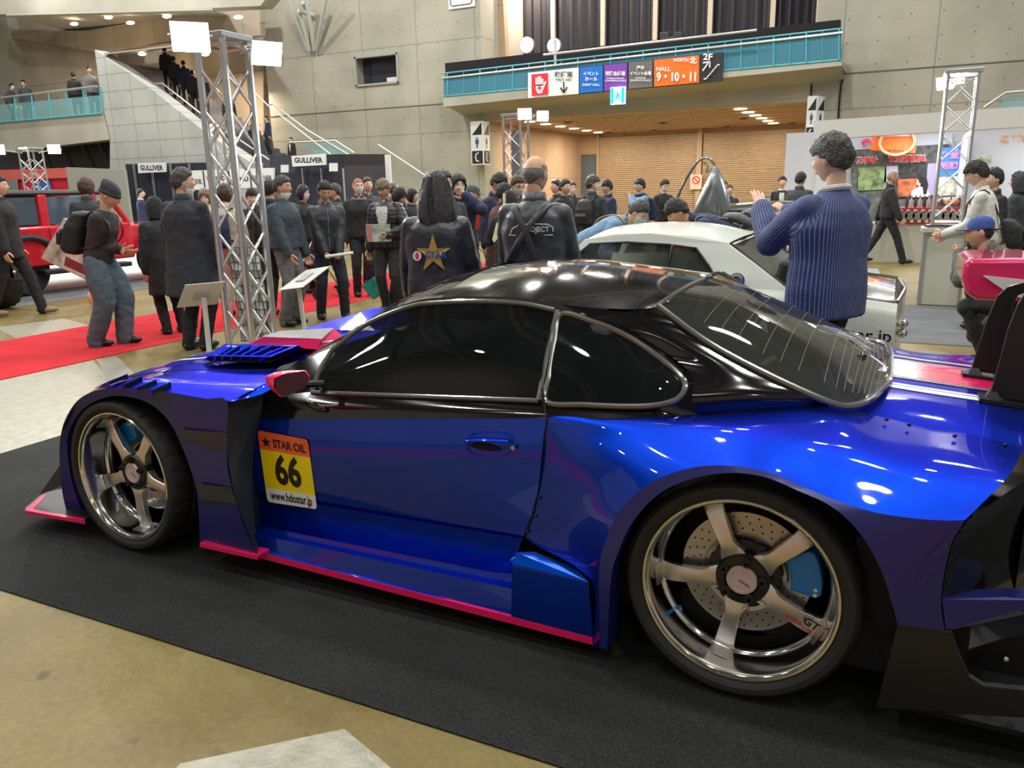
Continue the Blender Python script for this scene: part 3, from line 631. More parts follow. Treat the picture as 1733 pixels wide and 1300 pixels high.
# ---- wheels
def wheel(root, name, c, R_t, Wd, cam_, steer, base, label=None, calang=20, hub=.088, dish=1.0):
    o = bpy.data.objects.new(name, None); COL.objects.link(o); o.parent = root
    o.matrix_local = Matrix.Translation(c) @ Matrix.Rotation(steer, 4, 'Z') @ Matrix.Rotation(-cam_, 4, 'X')
    t = MB(); rr = .281
    prof = [(rr-.004, .010), (rr+.006, -.006), (R_t*.885, -.016), (R_t*.93, -.017), (R_t*.962, -.008), (R_t*.982, .006), (R_t*.995, .026), (R_t, .05), (R_t, .072), (R_t-.008, .076), (R_t-.008, .084), (R_t, .088), (R_t, Wd/2-.006), (R_t-.008, Wd/2-.004), (R_t-.008, Wd/2+.006), (R_t, Wd/2+.008), (R_t, Wd-.08), (R_t, Wd-.03), (R_t*.96, Wd+.005), (R_t*.90, Wd+.012), (rr, Wd)]
    def rf(j, k, r):
        if j in (6, 7, 8) and (k + (j > 6)) % 6 == 0: return r-.008
        if j in (11, 12, 15, 16) and (k+3) % 6 == 0: return r-.006
        if j == 5 and k % 6 == 0: return r-.004
        return r
    t.lathe(prof, 180, rf=rf); t.build('tyre', RUBBER, o, ang=28)
    r = MB(); r.lathe([(.2835, .004), (.2835, -.004), (.2800, -.007), (.2745, -.006), (.2715, .001), (.2690, .004), (.2660, .005), (.2640, .012), (.2625, .03), (.2580, .085), (.2560, .098), (.2470, .104), (.2440, .112), (.2400, .14), (.238, Wd-.01), (.275, Wd-.002), (.283, Wd)], 96); r.build('rim', CHROME, o, ang=40)
    for k in range(5):
        a = math.radians(base)+2*PI*k/5; er = Vector((math.cos(a), 0, math.sin(a))); et = Vector((-math.sin(a), 0, math.cos(a))); ey = Vector((0, 1, 0))
        st = [(.050, .042, hub+.004, .040), (.085, .034, hub-.003, .036), (.115, .0235, hub-.008*dish, .030), (.15, .0245, hub-.007*dish, .028), (.19, .027, hub-.002, .026), (.225, .0295, hub+.008*dish, .024), (.243, .031, hub+.018*dish, .022), (.251, .034, hub+.010*dish, .03), (.2585, .038, hub-.03, .05)]
        s = MB(); rows_ = []
        for (rd, hw, yy, th) in st:
            c0 = er*rd
            rows_.append([c0+et*hw+ey*(yy+.003), c0+et*hw*.9+ey*yy, c0+et*hw*.45+ey*(yy-.0015), c0-et*hw*.45+ey*(yy-.0015), c0-et*hw*.9+ey*yy, c0-et*hw+ey*(yy+.003), c0-et*hw*.9+ey*(yy+th), c0+et*hw*.9+ey*(yy+th), c0+et*hw+ey*(yy+.003)])
        g = [[cr([q[j] for q in rows_], (len(rows_)-1)*i/28) for j in range(9)] for i in range(29)]
        s.grid(g); sp = s.build('spoke', SPOKE, o, ang=38)
        n_ = MB(); a2 = a+PI/5; q = Vector((math.cos(a2)*.060, hub-.006, math.sin(a2)*.060)); n_.lathe([(.0145, .0), (.0145, -.012), (.011, -.014), (.011, -.020), (.006, -.020), (.006, -.010)], 12, c=q); n_.build('lug_nut', DARKM, o, ang=30)
        if k == 4:
            def sf(x, y): q = er*(.19+x)+et*(y)+ey*(hub-.006+.10*max(0, x-.0)*1.0-.002); return q
            m1 = MB(); text(m1, 'GT', 0, (0, 0, 0), (0, 0, 0), 1, bold=.03, fn=lambda x, y: sf(.035+x*.036, .010+y*.034)); m1.build('spoke_lettering', INK, sp, smooth=False)
            m1 = MB(); text(m1, 'ADVANRacing', 0, (0, 0, 0), (0, 0, 0), 1, bold=.03, fn=lambda x, y: sf(.005+x*.0155, -.012+y*.018)); m1.build('spoke_lettering', mat('red_ink', (.5, .01, .03), .4), sp, smooth=False)
    h = MB(); h.lathe([(.082, hub+.03), (.080, hub-.002), (.073, hub-.010), (.052, hub-.012), (.048, hub-.004)], 48); h.lathe([(.048, hub-.004), (.0, hub-.004)], 48); h.build('hub', DARKM, o, ang=30)
    h = MB(); h.lathe([(.046, hub), (.046, hub-.012), (.043, hub-.016), (.036, hub-.0165), (.035, hub-.014), (.0, hub-.014)], 40); cpo = h.build('centre_cap', CAPM, o, ang=30)
    m1 = MB(); text(m1, 'ADVAN', 0, (0, 0, 0), (0, 0, 0), 1, bold=.02, fn=lambda x, y: Vector((.008+x*.009+y*.002, hub-.0155, -.008+y*.009-x*.0045))); m1.build('cap_lettering', INK, cpo, smooth=False)
    # brake
    d = MB(); d.lathe([(.192, .150), (.192, .138), (.128, .138), (.122, .134), (.118, .136), (.0, .136)], 72, mi=0)
    for k in range(30):
        for j in range(3):
            a = 2*PI*(k+j/3.)/30; rd = .140+.019*j; c0 = Vector((math.cos(a)*rd, .1375, math.sin(a)*rd)); d.add([c0+Vector((math.cos(b)*.0032, 0, math.sin(b)*.0032)) for b in [2*PI*i/8 for i in range(8)]], [tuple(range(8))], 1)
    br = d.build('brake_disc', [STEEL, HOLE], o, ang=30)
    m1 = MB(); m1.lathe([(.112, .134), (.108, .126), (.06, .120), (.0, .120)], 48, rf=lambda j, k, r: r*(1-.06*(k % 5 == 0)) if j < 2 else r); m1.build('disc_bell', DARKM, br, ang=30)
    m1 = MB(); ca = math.radians(calang)
    out = []
    for i in range(13):
        a = ca-.36+.72*i/12; out.append((a, .135+.012*(i in (0, 12)), .222-.014*(abs(i-6) > 5)))
    vs = [Vector((math.cos(a)*r0, .108, math.sin(a)*r0)) for a, r0, r1 in out]+[Vector((math.cos(a)*r1, .108, math.sin(a)*r1)) for a, r0, r1 in out[::-1]]
    m1.prism(vs, (0, .075, 0)); cl = m1.build('brake_caliper', CAL, o, smooth=False, bevel=.006)
    for q in (-.30, -.22): 
        m1 = MB(); m1.lathe([(.006, .109), (.006, .104), (.0, .104)], 10, c=(math.cos(ca+q)*.205, 0, math.sin(ca+q)*.205)); m1.build('caliper_bolt', CHROME, cl)
    h = MB(); v_ = Vector((math.cos(math.radians(218))*.243, .12, math.sin(math.radians(218))*.243)); h.cyl(v_, v_+Vector((.0, -.035, .0))*1.0+Vector((.012, 0, .010)), .005, n=8); h.build('valve', CAL, o)
    return o
wheel(car, 'rear_wheel', (0, 0, .3419), .3419, .30, .025, 0, 43, calang=12)
wheel(car, 'front_wheel', (-2.55, -.031, .336), .3385, .27, .02, -.04, 56, calang=122, hub=.062, dish=.4)
# far wheels (tyres seen under the car)
for nm, x_, w_ in (('rear_wheel', 0, .30), ('front_wheel', -2.55, .27)):
    t = MB(); t.lathe([(.27, 2*YC), (.33, 2*YC+.01), (.341, 2*YC-.03), (.341, 2*YC-w_+.03), (.33, 2*YC-w_), (.05, 2*YC-w_)], 64, c=(x_, 0, .3419)); t.build(nm, RUBBER, car)
# dark wheel wells and floor pan
mb = MB(); mb.box((-1.1, YC, .16), (2.9, 1.5, .10)); mb.box((-1.23, YC, .44), (1.7, 1.5, .46)); mb.box((-2.55, YC, .42), (.85, .86, .4)); mb.box((0, YC, .46), (.95, .90, .5)); mb.build('floor_pan', INTER, car, smooth=False)
for x_ in (0, -2.55):
    mb = MB(); mb.lathe([(.335, .10), (.335, .34), (.0, .34)], 32, c=(x_, 0, .345)); mb.build('wheel_well', INTER, car)
# ---- interior glimpses
def seat(x, y):
    mb = MB(); mb.box((x, y, .52), (.5, .48, .12)); mb.box((x+.25, y, .78), (.12, .46, .55), rot=Matrix.Rotation(.25, 3, 'Y')); mb.box((x+.32, y, 1.02), (.09, .22, .14)); return mb.build('bucket_seat', mat('seat_cloth', (.02, .02, .022), .8), car, bevel=.04)
seat(-.85, .55); seat(-.85, 1.35)
mb = MB(); mb.box((-1.72, YC, .72), (.45, 1.35, .16)); mb.build('dashboard', mat('dash_grey', (.05, .05, .05), .7), car, bevel=.03)
mb = MB(); mb.tube([Vector((-1.38, .0, 0))+Vector((0, .56, .80))+Vector((.05*math.cos(a), .17*math.cos(a), .17*math.sin(a))) for a in [2*PI*k/32 for k in range(32)]], .013, 8, closed=True); mb.build('steering_wheel', SATIN, car)
mb = MB(); pts_ = [[(-.45, .38, .3), (-.42, .42, .8), (-.42, .55, 1.08), (-.42, 1.35, 1.08), (-.42, 1.48, .8), (-.45, 1.52, .3)]]
mb.tube(curve_pts(pts_[0], 40), .02, 8); mb.tube([(-.42, .5, 1.05), (.2, .45, .5)], .02, 8); mb.tube([(-.42, 1.4, 1.05), (.2, 1.45, .5)], .02, 8); mb.build('roll_cage', mat('cage_grey', (.2, .2, .2), .4), car)
mb = MB(); mb.box((-1.52, .80, .97), (.10, .12, .07)); mb.tube([(-1.52, .80, .97), (-1.47, .80, 1.04)], .02, 8); mb.build('dash_camera', SATIN, car)
# ================================================================== the hall
def concrete(name, col, joints=True, jx=2.4, jz=3.1, warm=0):
    m = mat(name, col, .75, bump=.25, bscale=9, var=.16, vscale=.55); nt = m.node_tree; b = nt.nodes['Principled BSDF']
    if not joints: return m
    N = nt.nodes.new; tc = N('ShaderNodeTexCoord'); sp = N('ShaderNodeSeparateXYZ'); nt.links.new(tc.outputs['Object'], sp.inputs[0])
    def M(op, a, bb=None):
        n = N('ShaderNodeMath'); n.operation = op
        for i, q in enumerate((a, bb)):
            if q is None: continue
            if isinstance(q, (int, float)): n.inputs[i].default_value = q
            else: nt.links.new(q, n.inputs[i])
        return n.outputs[0]
    def near(src, period, half, off=0):
        f = M('FRACT', M('DIVIDE', M('ADD', src, off+500*period), period)); return M('LESS_THAN', M('ABSOLUTE', M('SUBTRACT', f, .5)), half/period)
    lines = M('MAXIMUM', near(sp.outputs[0], jx, .018, .4), near(sp.outputs[2], jz, .018, 1.1))
    dx = M('SUBTRACT', M('FRACT', M('DIVIDE', M('ADD', sp.outputs[0], 500.3), .8)), .5); dz = M('SUBTRACT', M('FRACT', M('DIVIDE', M('ADD', sp.outputs[2], 500.25), .62)), .5)
    dots = M('LESS_THAN', M('ADD', M('MULTIPLY', M('MULTIPLY', dx, .8), M('MULTIPLY', dx, .8)), M('MULTIPLY', M('MULTIPLY', dz, .62), M('MULTIPLY', dz, .62))), .00075)
    msk = M('MULTIPLY', M('MAXIMUM', M('MULTIPLY', lines, .45), M('MULTIPLY', dots, .6)), 1)
    mx = N('ShaderNodeMixRGB'); src = b.inputs['Base Color'].links[0].from_socket; nt.links.new(src, mx.inputs[1]); mx.inputs[2].default_value = (*[c*.25 for c in col], 1)
    nt.links.new(msk, mx.inputs[0]); nt.links.new(mx.outputs[0], b.inputs['Base Color'])
    return m
CONC = concrete('wall_concrete', (.40, .385, .315)); CONP = concrete('plain_concrete', (.44, .42, .35), joints=False)
CONL = concrete('stair_concrete', (.42, .43, .40), jx=1.2, jz=.62)
TANW = concrete('recess_concrete', (.50, .36, .24), jx=2.4, jz=2.0)
def floor_mat():
    m = mat('floor_concrete', (.30, .215, .115), .36); nt = m.node_tree; b = nt.nodes['Principled BSDF']; N = nt.nodes.new
    tc = N('ShaderNodeTexCoord')
    def noise_(sc, det=6, ro=.6):
        n = N('ShaderNodeTexNoise'); n.inputs['Scale'].default_value = sc; n.inputs['Detail'].default_value = det; n.inputs['Roughness'].default_value = ro; nt.links.new(tc.outputs['Object'], n.inputs['Vector']); return n.outputs['Fac']
    def ramp(f, a, bb, c0, c1):
        r = N('ShaderNodeValToRGB'); r.color_ramp.elements[0].position = a; r.color_ramp.elements[1].position = bb; r.color_ramp.elements[0].color = (*c0, 1); r.color_ramp.elements[1].color = (*c1, 1); nt.links.new(f, r.inputs[0]); return r.outputs[0]
    base = ramp(noise_(1.1), .35, .68, (.155, .108, .024), (.25, .188, .050)); fine = ramp(noise_(38, 8, .75), .40, .62, (.80, .80, .80), (1.08, 1.08, 1.08))
    mx = N('ShaderNodeMixRGB'); mx.blend_type = 'MULTIPLY'; mx.inputs[0].default_value = 1; nt.links.new(base, mx.inputs[1]); nt.links.new(fine, mx.inputs[2])
    sp = ramp(noise_(7, 2, .4), .70, .76, (1, 1, 1), (.55, .52, .5)); m2 = N('ShaderNodeMixRGB'); m2.blend_type = 'MULTIPLY'; m2.inputs[0].default_value = 1; nt.links.new(mx.outputs[0], m2.inputs[1]); nt.links.new(sp, m2.inputs[2])
    nt.links.new(m2.outputs[0], b.inputs['Base Color'])
    bp = N('ShaderNodeBump'); bp.inputs['Strength'].default_value = .18; bp.inputs['Distance'].default_value = .01; nt.links.new(noise_(60, 6, .7), bp.inputs['Height']); nt.links.new(bp.outputs[0], b.inputs['Normal'])
    rr = N('ShaderNodeMapRange'); rr.inputs[3].default_value = .32; rr.inputs[4].default_value = .6; nt.links.new(noise_(3), rr.inputs[0]); nt.links.new(rr.outputs[0], b.inputs['Roughness'])
    return m
def carpet(name, col, bs=900, var=.75):
    m = mat(name, col, .95, sheen=.05); nt = m.node_tree; b = nt.nodes['Principled BSDF']; N = nt.nodes.new; b.inputs['Specular IOR Level'].default_value = .15
    tc = N('ShaderNodeTexCoord'); n = N('ShaderNodeTexNoise'); n.inputs['Scale'].default_value = 130; n.inputs['Detail'].default_value = 6; n.inputs['Roughness'].default_value = .8; nt.links.new(tc.outputs['Object'], n.inputs['Vector'])
    r = N('ShaderNodeValToRGB'); r.color_ramp.elements[0].position = .35; r.color_ramp.elements[1].position = .68; r.color_ramp.elements[0].color = (*[c*(1-var) for c in col], 1); r.color_ramp.elements[1].color = (*[c*(1+var*1.3) for c in col], 1); nt.links.new(n.outputs['Fac'], r.inputs[0])
    n3 = N('ShaderNodeTexNoise'); n3.inputs['Scale'].default_value = 1.6; n3.inputs['Detail'].default_value = 4; nt.links.new(tc.outputs['Object'], n3.inputs['Vector'])
    r3 = N('ShaderNodeValToRGB'); r3.color_ramp.elements[0].color = (.8, .8, .8, 1); r3.color_ramp.elements[1].color = (1.2, 1.2, 1.2, 1); r3.color_ramp.elements[0].position = .3; r3.color_ramp.elements[1].position = .7; nt.links.new(n3.outputs['Fac'], r3.inputs[0])
    mx = N('ShaderNodeMixRGB'); mx.blend_type = 'MULTIPLY'; mx.inputs[0].default_value = 1; nt.links.new(r.outputs[0], mx.inputs[1]); nt.links.new(r3.outputs[0], mx.inputs[2]); nt.links.new(mx.outputs[0], b.inputs['Base Color'])
    bp = N('ShaderNodeBump'); bp.inputs['Strength'].default_value = .6; bp.inputs['Distance'].default_value = .004; nt.links.new(n.outputs['Fac'], bp.inputs['Height']); nt.links.new(bp.outputs[0], b.inputs['Normal'])
    return m
FLOOR = floor_mat(); PALE = mat('pale_floor_paint', (.36, .35, .27), .30, bump=.25, bscale=45, var=.18, vscale=14); GREYF = mat('grey_floor_paint', (.30, .30, .28), .5, var=.1)
DARKC = carpet('dark_carpet', (.0205, .0215, .021)); REDC = carpet('red_carpet', (.52, .016, .026), var=.15); GREYC = carpet('grey_carpet', (.13, .135, .145), var=.2); WHITEC = carpet('white_carpet', (.62, .63, .62), var=.08)
def slab(pts, z0, z1, name, m, kind='structure', label=None, cat=None):
    mb = MB(); mb.prism([(x, y, z0) for x, y in pts], (0, 0, z1-z0)); o = mb.build(name, m, smooth=False)
    if kind: o['kind'] = kind
    if label: tag(o, label, cat)
    return o
slab([(-46, -16), (16, -16), (16, 42), (-46, 42)], -.2, 0, 'floor', FLOOR)
def rug(pts, m, label, z=.006, name='carpet'): return slab(pts, 0.0005, z, name, m, None, label, 'carpet')
rug([(-4.45, -.49), (3.2, -.49), (3.2, 2.5), (-4.45, 2.5)], DARKC, 'dark charcoal carpet lying under the blue racing coupe')
rug([(-8.35, -6), (-6.47, -6), (-6.47, 12.5), (-8.35, 12.5)], REDC, 'long bright red carpet runner crossing the aisle ahead of the blue coupe')
rug([(-2.2, 6.1), (1.08, 6.1), (1.04, 8.72), (-2.2, 8.72)], GREYC, 'grey carpet around the foot of the white lighting plinth')
rug([(-2.2, 8.74), (.30, 8.74), (.05, 13.2), (-2.2, 13.2)], mat('pale_grey_carpet', (.30, .31, .31), .9), 'pale grey carpet between the plinth and the walking man', name='carpet')
rug([(-10.9, 3.0), (-10.9, 13), (-12.4, 13), (-12.4, 3.0)], GREYC, 'grey carpet strip along the front of the red off-roader stand')
rug([(-12.41, 3.0), (-12.41, 13), (-22, 13), (-22, 3.0)], WHITEC, 'white carpet under the red off-roader')
rug([(-6.44, -4.0), (4, -4.0), (4, -2.35), (-6.44, -2.35)], REDC, 'red carpet runner behind the photographer, mirrored in the coupe door')
slab([(-6.45, -1.7), (-6.45, 2.70), (-5.68, 2.27), (-4.9, 1.72), (-3.9, 1.1), (-3.9, -.52), (-4.47, -.52), (-4.47, -1.7)], 0, .0012, 'floor_paint', PALE)
slab([(-6.45, 2.74), (-6.40, 2.92), (-5.15, 2.20), (-4.9, 1.95), (-4.9, 1.75)], 0, .0013, 'floor_paint', mat('grey_pale', (.27, .26, .21), .4, var=.1, vscale=9))
slab([(-.98, -.60), (-.70, -.70), (-.2, -1.3), (-1.1, -1.9), (-1.3, -.9)], 0, .0012, 'floor_paint', PALE)
slab([(-8.37, 3.2), (-8.37, 4.1), (-9.2, 4.35), (-9.4, 3.6)], 0, .0012, 'floor_paint', PALE)
# ---- ceiling with girders
DKC = mat('ceiling_dark', (.10, .10, .105), .8)
mb = MB(); mb.box((-15, 13, CEIL_Z+1.6), (62, 60, .2)); struct(mb.build('ceiling', DKC, smooth=False))
GIR = mat('girder_grey', (.33, .33, .32), .6)
for i, x in enumerate(range(-24, 14, 6)):
    mb = MB(); mb.box((x, 12, CEIL_Z+1.1), (.25, 56, .25)); mb.box((x, 12, CEIL_Z-.1), (.25, 56, .18))
    for k in range(28): y = -15+2*k; mb.tube([(x, y, CEIL_Z-.1), (x, y+1, CEIL_Z+1.1), (x, y+2, CEIL_Z-.1)], .06, 6)
    struct(mb.build('ceiling_girder', GIR, smooth=False))
for (x, y) in HALL_LAMPS:
    mb = MB(); mb.lathe([(.10, CEIL_Z-.2), (.30, CEIL_Z-.5), (.33, CEIL_Z-.70), (.31, CEIL_Z-.70), (.28, CEIL_Z-.52), (.0, CEIL_Z-.45)], 20, c=(x, y, 0), axis='z'); o = mb.build('high_bay_lamp', mat('lamp_shell', (.3, .3, .3), .5)); tag(o, 'round high bay lamp hanging under the hall roof', 'ceiling lamp', 'high bay lamps of the hall')
# ---- walls
YW = 24
def wallpoly(name, pts, y, m, th=.5, ext=None):
    mb = MB(); mb.prism([px(u, v, y=y) if len((u, v)) == 2 else None for u, v in pts], (0, th, 0)); return struct(mb.build(name, m, smooth=False))
XL = px(440, 0, y=YW).x; XR = -13.36; XR2 = -2.35; XE = 15; HZ = 15
def wbox(name, x0, x1, y0, y1, z0, z1, m):
    mb = MB(); mb.box(((x0+x1)/2, (y0+y1)/2, (z0+z1)/2), (abs(x1-x0), abs(y1-y0), abs(z1-z0))); return struct(mb.build(name, m, smooth=False))
w0, w1 = px(600, 99, y=YW), px(676, 145, y=YW); zt, zb = px(600, 97, y=YW).z, px(605, 147, y=YW).z
xa, xb = px(602, 120, y=YW).x, px(675, 118, y=YW).x
wbox('wall_main', XL, xa, YW, YW+1, 0, HZ, CONC); wbox('wall_main', xb, XR, YW, YW+1, 0, HZ, CONC); wbox('wall_main', xa, xb, YW, YW+1, 0, zb, CONC); wbox('wall_main', xa, xb, YW, YW+1, zt, HZ, CONC)
mb = MB(); mb.box(((xa+xb)/2, YW+.5, (zb+zt)/2), (xb-xa, .02, zt-zb)); win = mb.build('window_1', mat('dark_pane', (.035, .037, .05), .12, spec=.7), smooth=False); struct(win)
mb = MB()
for s_ in (zb+.03, zt-.03): mb.box(((xa+xb)/2, YW-.02, s_), (xb-xa, .10, .07))
for s_ in (xa+.03, xb-.03): mb.box((s_, YW-.02, (zb+zt)/2), (.07, .10, zt-zb))
f = mb.build('window_frame', mat('frame_grey', (.36, .36, .33), .5), win, smooth=False)
tag(MB().box(((xb-.45), YW+.42, zb+.17), (.75, .03, .24)).build('paper_notice', WHITEV, smooth=False), 'white notice propped inside the dark wall window', 'notice')
wbox('wall_right', XR2, XE, YW, YW+1, 0, HZ, CONC)
zj = px(640, 184, y=YW).z
for (x0, x1) in ((XL, XR), (XR2+.3, XE)):
    mb = MB(); mb.box(((x0+x1)/2, YW-.0, zj), (x1-x0, .03, .035)); mb.build('trim_1', mat('joint_dark', (.13, .125, .10), .9), smooth=False)['kind'] = 'structure'
# lower recess with shutters
ZS = 3.85; YB = 33.5
wbox('wall_recess_left', XR-.4, XR-.01, YW+1, YB, 0, 5, TANW); wbox('wall_recess_right', XR2+.01, XR2+.4, YW+1, YB, 0, 5, TANW)
mb = MB(); mb.box(((XR+XR2)/2, YB+.25, 2.4), (XR2-XR, .5, 5)); struct(mb.build('wall_recess_back', TANW, smooth=False))
SLAT = mat('shutter_slat', (.50, .40, .29), .5, .2); SDK = mat('slat_gap', (.16, .10, .055), .8)
def shutter(u0, u1, vt, n, label):
    a, b = px(u0, 250, y=YB-.1), px(u1, 250, y=YB-.1); zt_ = px((u0+u1)/2, vt, y=YB-.1).z; h = zt_/n
    mb = MB(); rowz = []
    for k in range(n):
        z = k*h; rowz += [(z+.02*h, 0.0), (z+.25*h, -.045), (z+.70*h, -.05), (z+.93*h, -.0)]
    mb.grid([[Vector((a.x, YB-.08+d, z)) for z, d in rowz], [Vector((b.x, YB-.08+d, z)) for z, d in rowz]])
    for k in range(n): pass
    o = mb.build('roller_shutter', SLAT, ang=20); return tag(o, label, 'shutter')
shutter(1014, 1179, 229, 42, 'tan roller shutter to the left of the middle post, beside the blue-grey door'); shutter(1190, 1366, 221, 42, 'wide tan roller shutter behind the raised silver car door')
pm = px(1184, 250, y=YB-.15)
mb = MB(); mb.box((pm.x, YB-.12, 2), (.22, .24, 4)); struct(mb.build('shutter_post', mat('post_tan', (.42, .31, .21), .5), smooth=False))
mb = MB(); q = px(1012, 250, y=YB-.15); mb.box((q.x, YB-.1, 2), (.12, .2, 4)); mb.box((px(1368, 250, y=YB-.15).x, YB-.1, 2), (.12, .2, 4)); struct(mb.build('shutter_post', mat('post_tan'), smooth=False))
d0, d1 = px(984, 262, y=YB-.05), px(1009, 262, y=YB-.05)
mb = MB(); mb.box(((d0.x+d1.x)/2, YB-.05, d0.z/2), (d1.x-d0.x, .08, d0.z)); dr = mb.build('door_1', mat('door_bluegrey', (.10, .135, .165), .5), smooth=False); struct(dr)
mb = MB(); mb.box((d0.x+.05, YB-.12, 1.0), (.05, .06, .16)); mb.build('door_handle', STEEL, dr, smooth=False)
# slatted soffit: orange-tan boards running across, with down-lights
mb = MB(); mb.box(((XR+XR2)/2, (YW+YB)/2, ZS+.16), (XR2-XR, YB-YW, .05)); struct(mb.build('ceiling_recess', SDK, smooth=False))
mb = MB()
for k in range(14):
    y = YW+.30+k*.68; mb.box(((XR+XR2)/2, y, ZS+.02), (XR2-XR, .40, .06))
struct(mb.build('ceiling_slats', mat('soffit_slat', (.52, .38, .27), .55), smooth=False))
WARM = (1, .84, .66)
EMW = mat('warm_lamp', (1, .8, .5), .5, emit=(1, .80, .50), es=9)
for x0 in (-12.0, -4.6):
    for k in range(6):
        y = YW+1.0+k*1.45; mb = MB(); mb.lathe([(.20, ZS-.035), (.0, ZS-.035)], 20, c=(x0, y, 0), axis='z'); o = mb.build('down_light', EMW); tag(o, 'round warm down-light in the slatted soffit above the shutters', 'ceiling light', 'down-lights above the shutters')
for x0 in (-11.5, -8.2, -4.8):
    for k in range(2): area('recess_lamp', (x0, YW+2.6+k*4.2, ZS-.1), .6, 125, WARM)
for x0, y0 in ((-11.0, 26.2), (-8.2, 29), (-5.2, 29), (-9.6, 32.6), (-6.5, 32.6), (-11.6, 32.6), (-3.9, 32.6)):
    mb = MB(); mb.lathe([(.17, ZS-.05), (.13, ZS-.03), (.0, ZS-.03)], 16, c=(x0, y0, 0), axis='z'); o = mb.build('ceiling_grille', SDK); tag(o, 'small dark round grille in the slatted soffit', 'ceiling grille', 'grilles in the slatted soffit')
# beam and balcony
YBF = 22.6
def quadbox(name, p, y, m, th, par=None, kind='structure', **k):
    mb = MB(); mb.prism([px(u, v, y=y) for u, v in p], (0, th, 0)); o = mb.build(name, m, par, smooth=False, **k)
    if kind and not par: o['kind'] = kind
    return o
quadbox('balcony_beam', [(818, 181), (1371, 132), (1371, 171), (818, 203)], YW-.02, CONP, 1.0)
quadbox('balcony_slab', [(750, 165), (1425, 100), (1425, 111), (750, 181)], YBF, CONP, 1.6)
mb = MB(); mb.grid([[px(750, 176, y=YBF), px(1425, 108, y=YBF)], [px(750, 177, y=YBF)+Vector((0, 1.5, -.28)), px(1425, 109, y=YBF)+Vector((0, 1.5, -.28))]]); struct(mb.build('balcony_underside', CONP, smooth=False))
TEAL = mat('teal_paint', (.08, .42, .50), .4); TEALM = mat('teal_mesh', (.045, .21, .30), .6, bump=.5, bscale=90); RAILM = mat('rail_pale', (.55, .57, .55), .35, .5)
bal = thing('balcony_railing', 'teal balcony railing with perforated panels above the hall shutters', 'railing', px(1090, 120, y=YBF))
bal.location = (0, 0, 0)
quadbox('perforated_panel', [(751, 131), (1424, 52), (1424, 101), (751, 164)], YBF-.02, TEALM, .03, bal)
def rail3(pts, y, r, m, name, par, dy=0):
    mb = MB(); mb.tube([px(u, v, y=y)+Vector((0, dy, 0)) for u, v in pts], r, 8); return mb.build(name, m, par)
rail3([(748, 124.5), (1426, 48)], YBF, .022, TEAL, 'top_rail', bal); rail3([(748, 133), (1426, 56)], YBF, .035, RAILM, 'hand_rail', bal, -.05); rail3([(750, 163), (1424, 101)], YBF, .03, TEAL, 'bottom_rail', bal)
for k in range(25):
    t = k/24; u = 757+t*(1420-757); v0 = 124-.113*(u-750); v1 = 163-.092*(u-750)
    mb = MB(); mb.tube([px(u, v0, y=YBF-.03), px(u, v1, y=YBF-.03)], .025 if k % 2 == 0 else .012, 6); mb.build('railing_post', TEAL, bal)
quadbox('black_drape', [(753, 107), (1423, 33), (1424, 104), (756, 168)], YBF+.5, mat('drape_black', (.012, .012, .015), .9), .04, None, None)
tag(bpy.data.objects['black_drape'], 'black cloth hung behind the teal balcony railing', 'drape')
# upper opening: concrete return with the warm light put into its tan colour, dark curtains with pale mullions
YU = 27.5
zU = px(818, 178, y=YW).z
wbox('wall_upper_back', XR-.5, XR2+.5, YU+.5, YU+1, zU, HZ, mat('dark_back', (.02, .02, .025), .9))
mb = MB(); mb.box((XR-.22, YW+2.6, zU+5), (.4, 3.1, 10)); struct(mb.build('wall_upper_left', CONP, smooth=False))
quadbox('wall_upper_return', [(811, -30), (850, -30), (856, 98), (820, 102)], YW+1.4, TANW, .3)
CURT = mat('black_curtain', (.018, .016, .022), .55, bump=.3, bscale=3)
cu = [866, 938, 1022, 1110, 1202, 1307, 1384]; lab = ['first', 'second', 'third', 'fourth', 'fifth', 'sixth']
curt = thing('curtain_wall', 'tall black curtains between pale mullions above the balcony', 'curtain'); curt.location = (0, 0, 0)
for a, b in zip(cu, cu[1:]):
    A_, B_ = px(a, 60, y=YU), px(b, 60, y=YU); n = 24; mb = MB()
    mb.grid([[Vector((A_.x+(B_.x-A_.x)*k/n, YU+.06*math.sin(k*1.3), z)) for k in range(n+1)] for z in (zU, HZ)]); mb.build('curtain_panel', CURT, curt)
    mb = MB(); mb.box((B_.x, YU-.1, zU+5), (.16, .12, 10)); mb.build('mullion', mat('mullion_tan', (.62, .50, .40), .5), curt, smooth=False)
mb = MB(); q = px(861, 60, y=YU); mb.box((q.x-.1, YU-.1, zU+5), (.25, .12, 10)); mb.build('mullion', mat('mullion_tan'), curt, smooth=False)
# strip of bright glazing left of curtains
for k, (v0, v1) in enumerate([(0, 5), (8, 11), (20, 25), (52, 64)]):
    quadbox('window_%d' % (k+2), [(850+k*.7, v0), (857+k*.7, v0), (858+k*.8, v1), (850+k*.7, v1)], YU-.4, mat('sky_glass', (.6, .6, .9), .4, emit=(.75, .72, 1), es=2.2), .03)
area('upper_lamp', (-12.4, YW+2.6, 9.5), .5, 260, WARM); area('upper_lamp', (-9, YW+2.2, 11), 1, 120, (1, .85, .75))
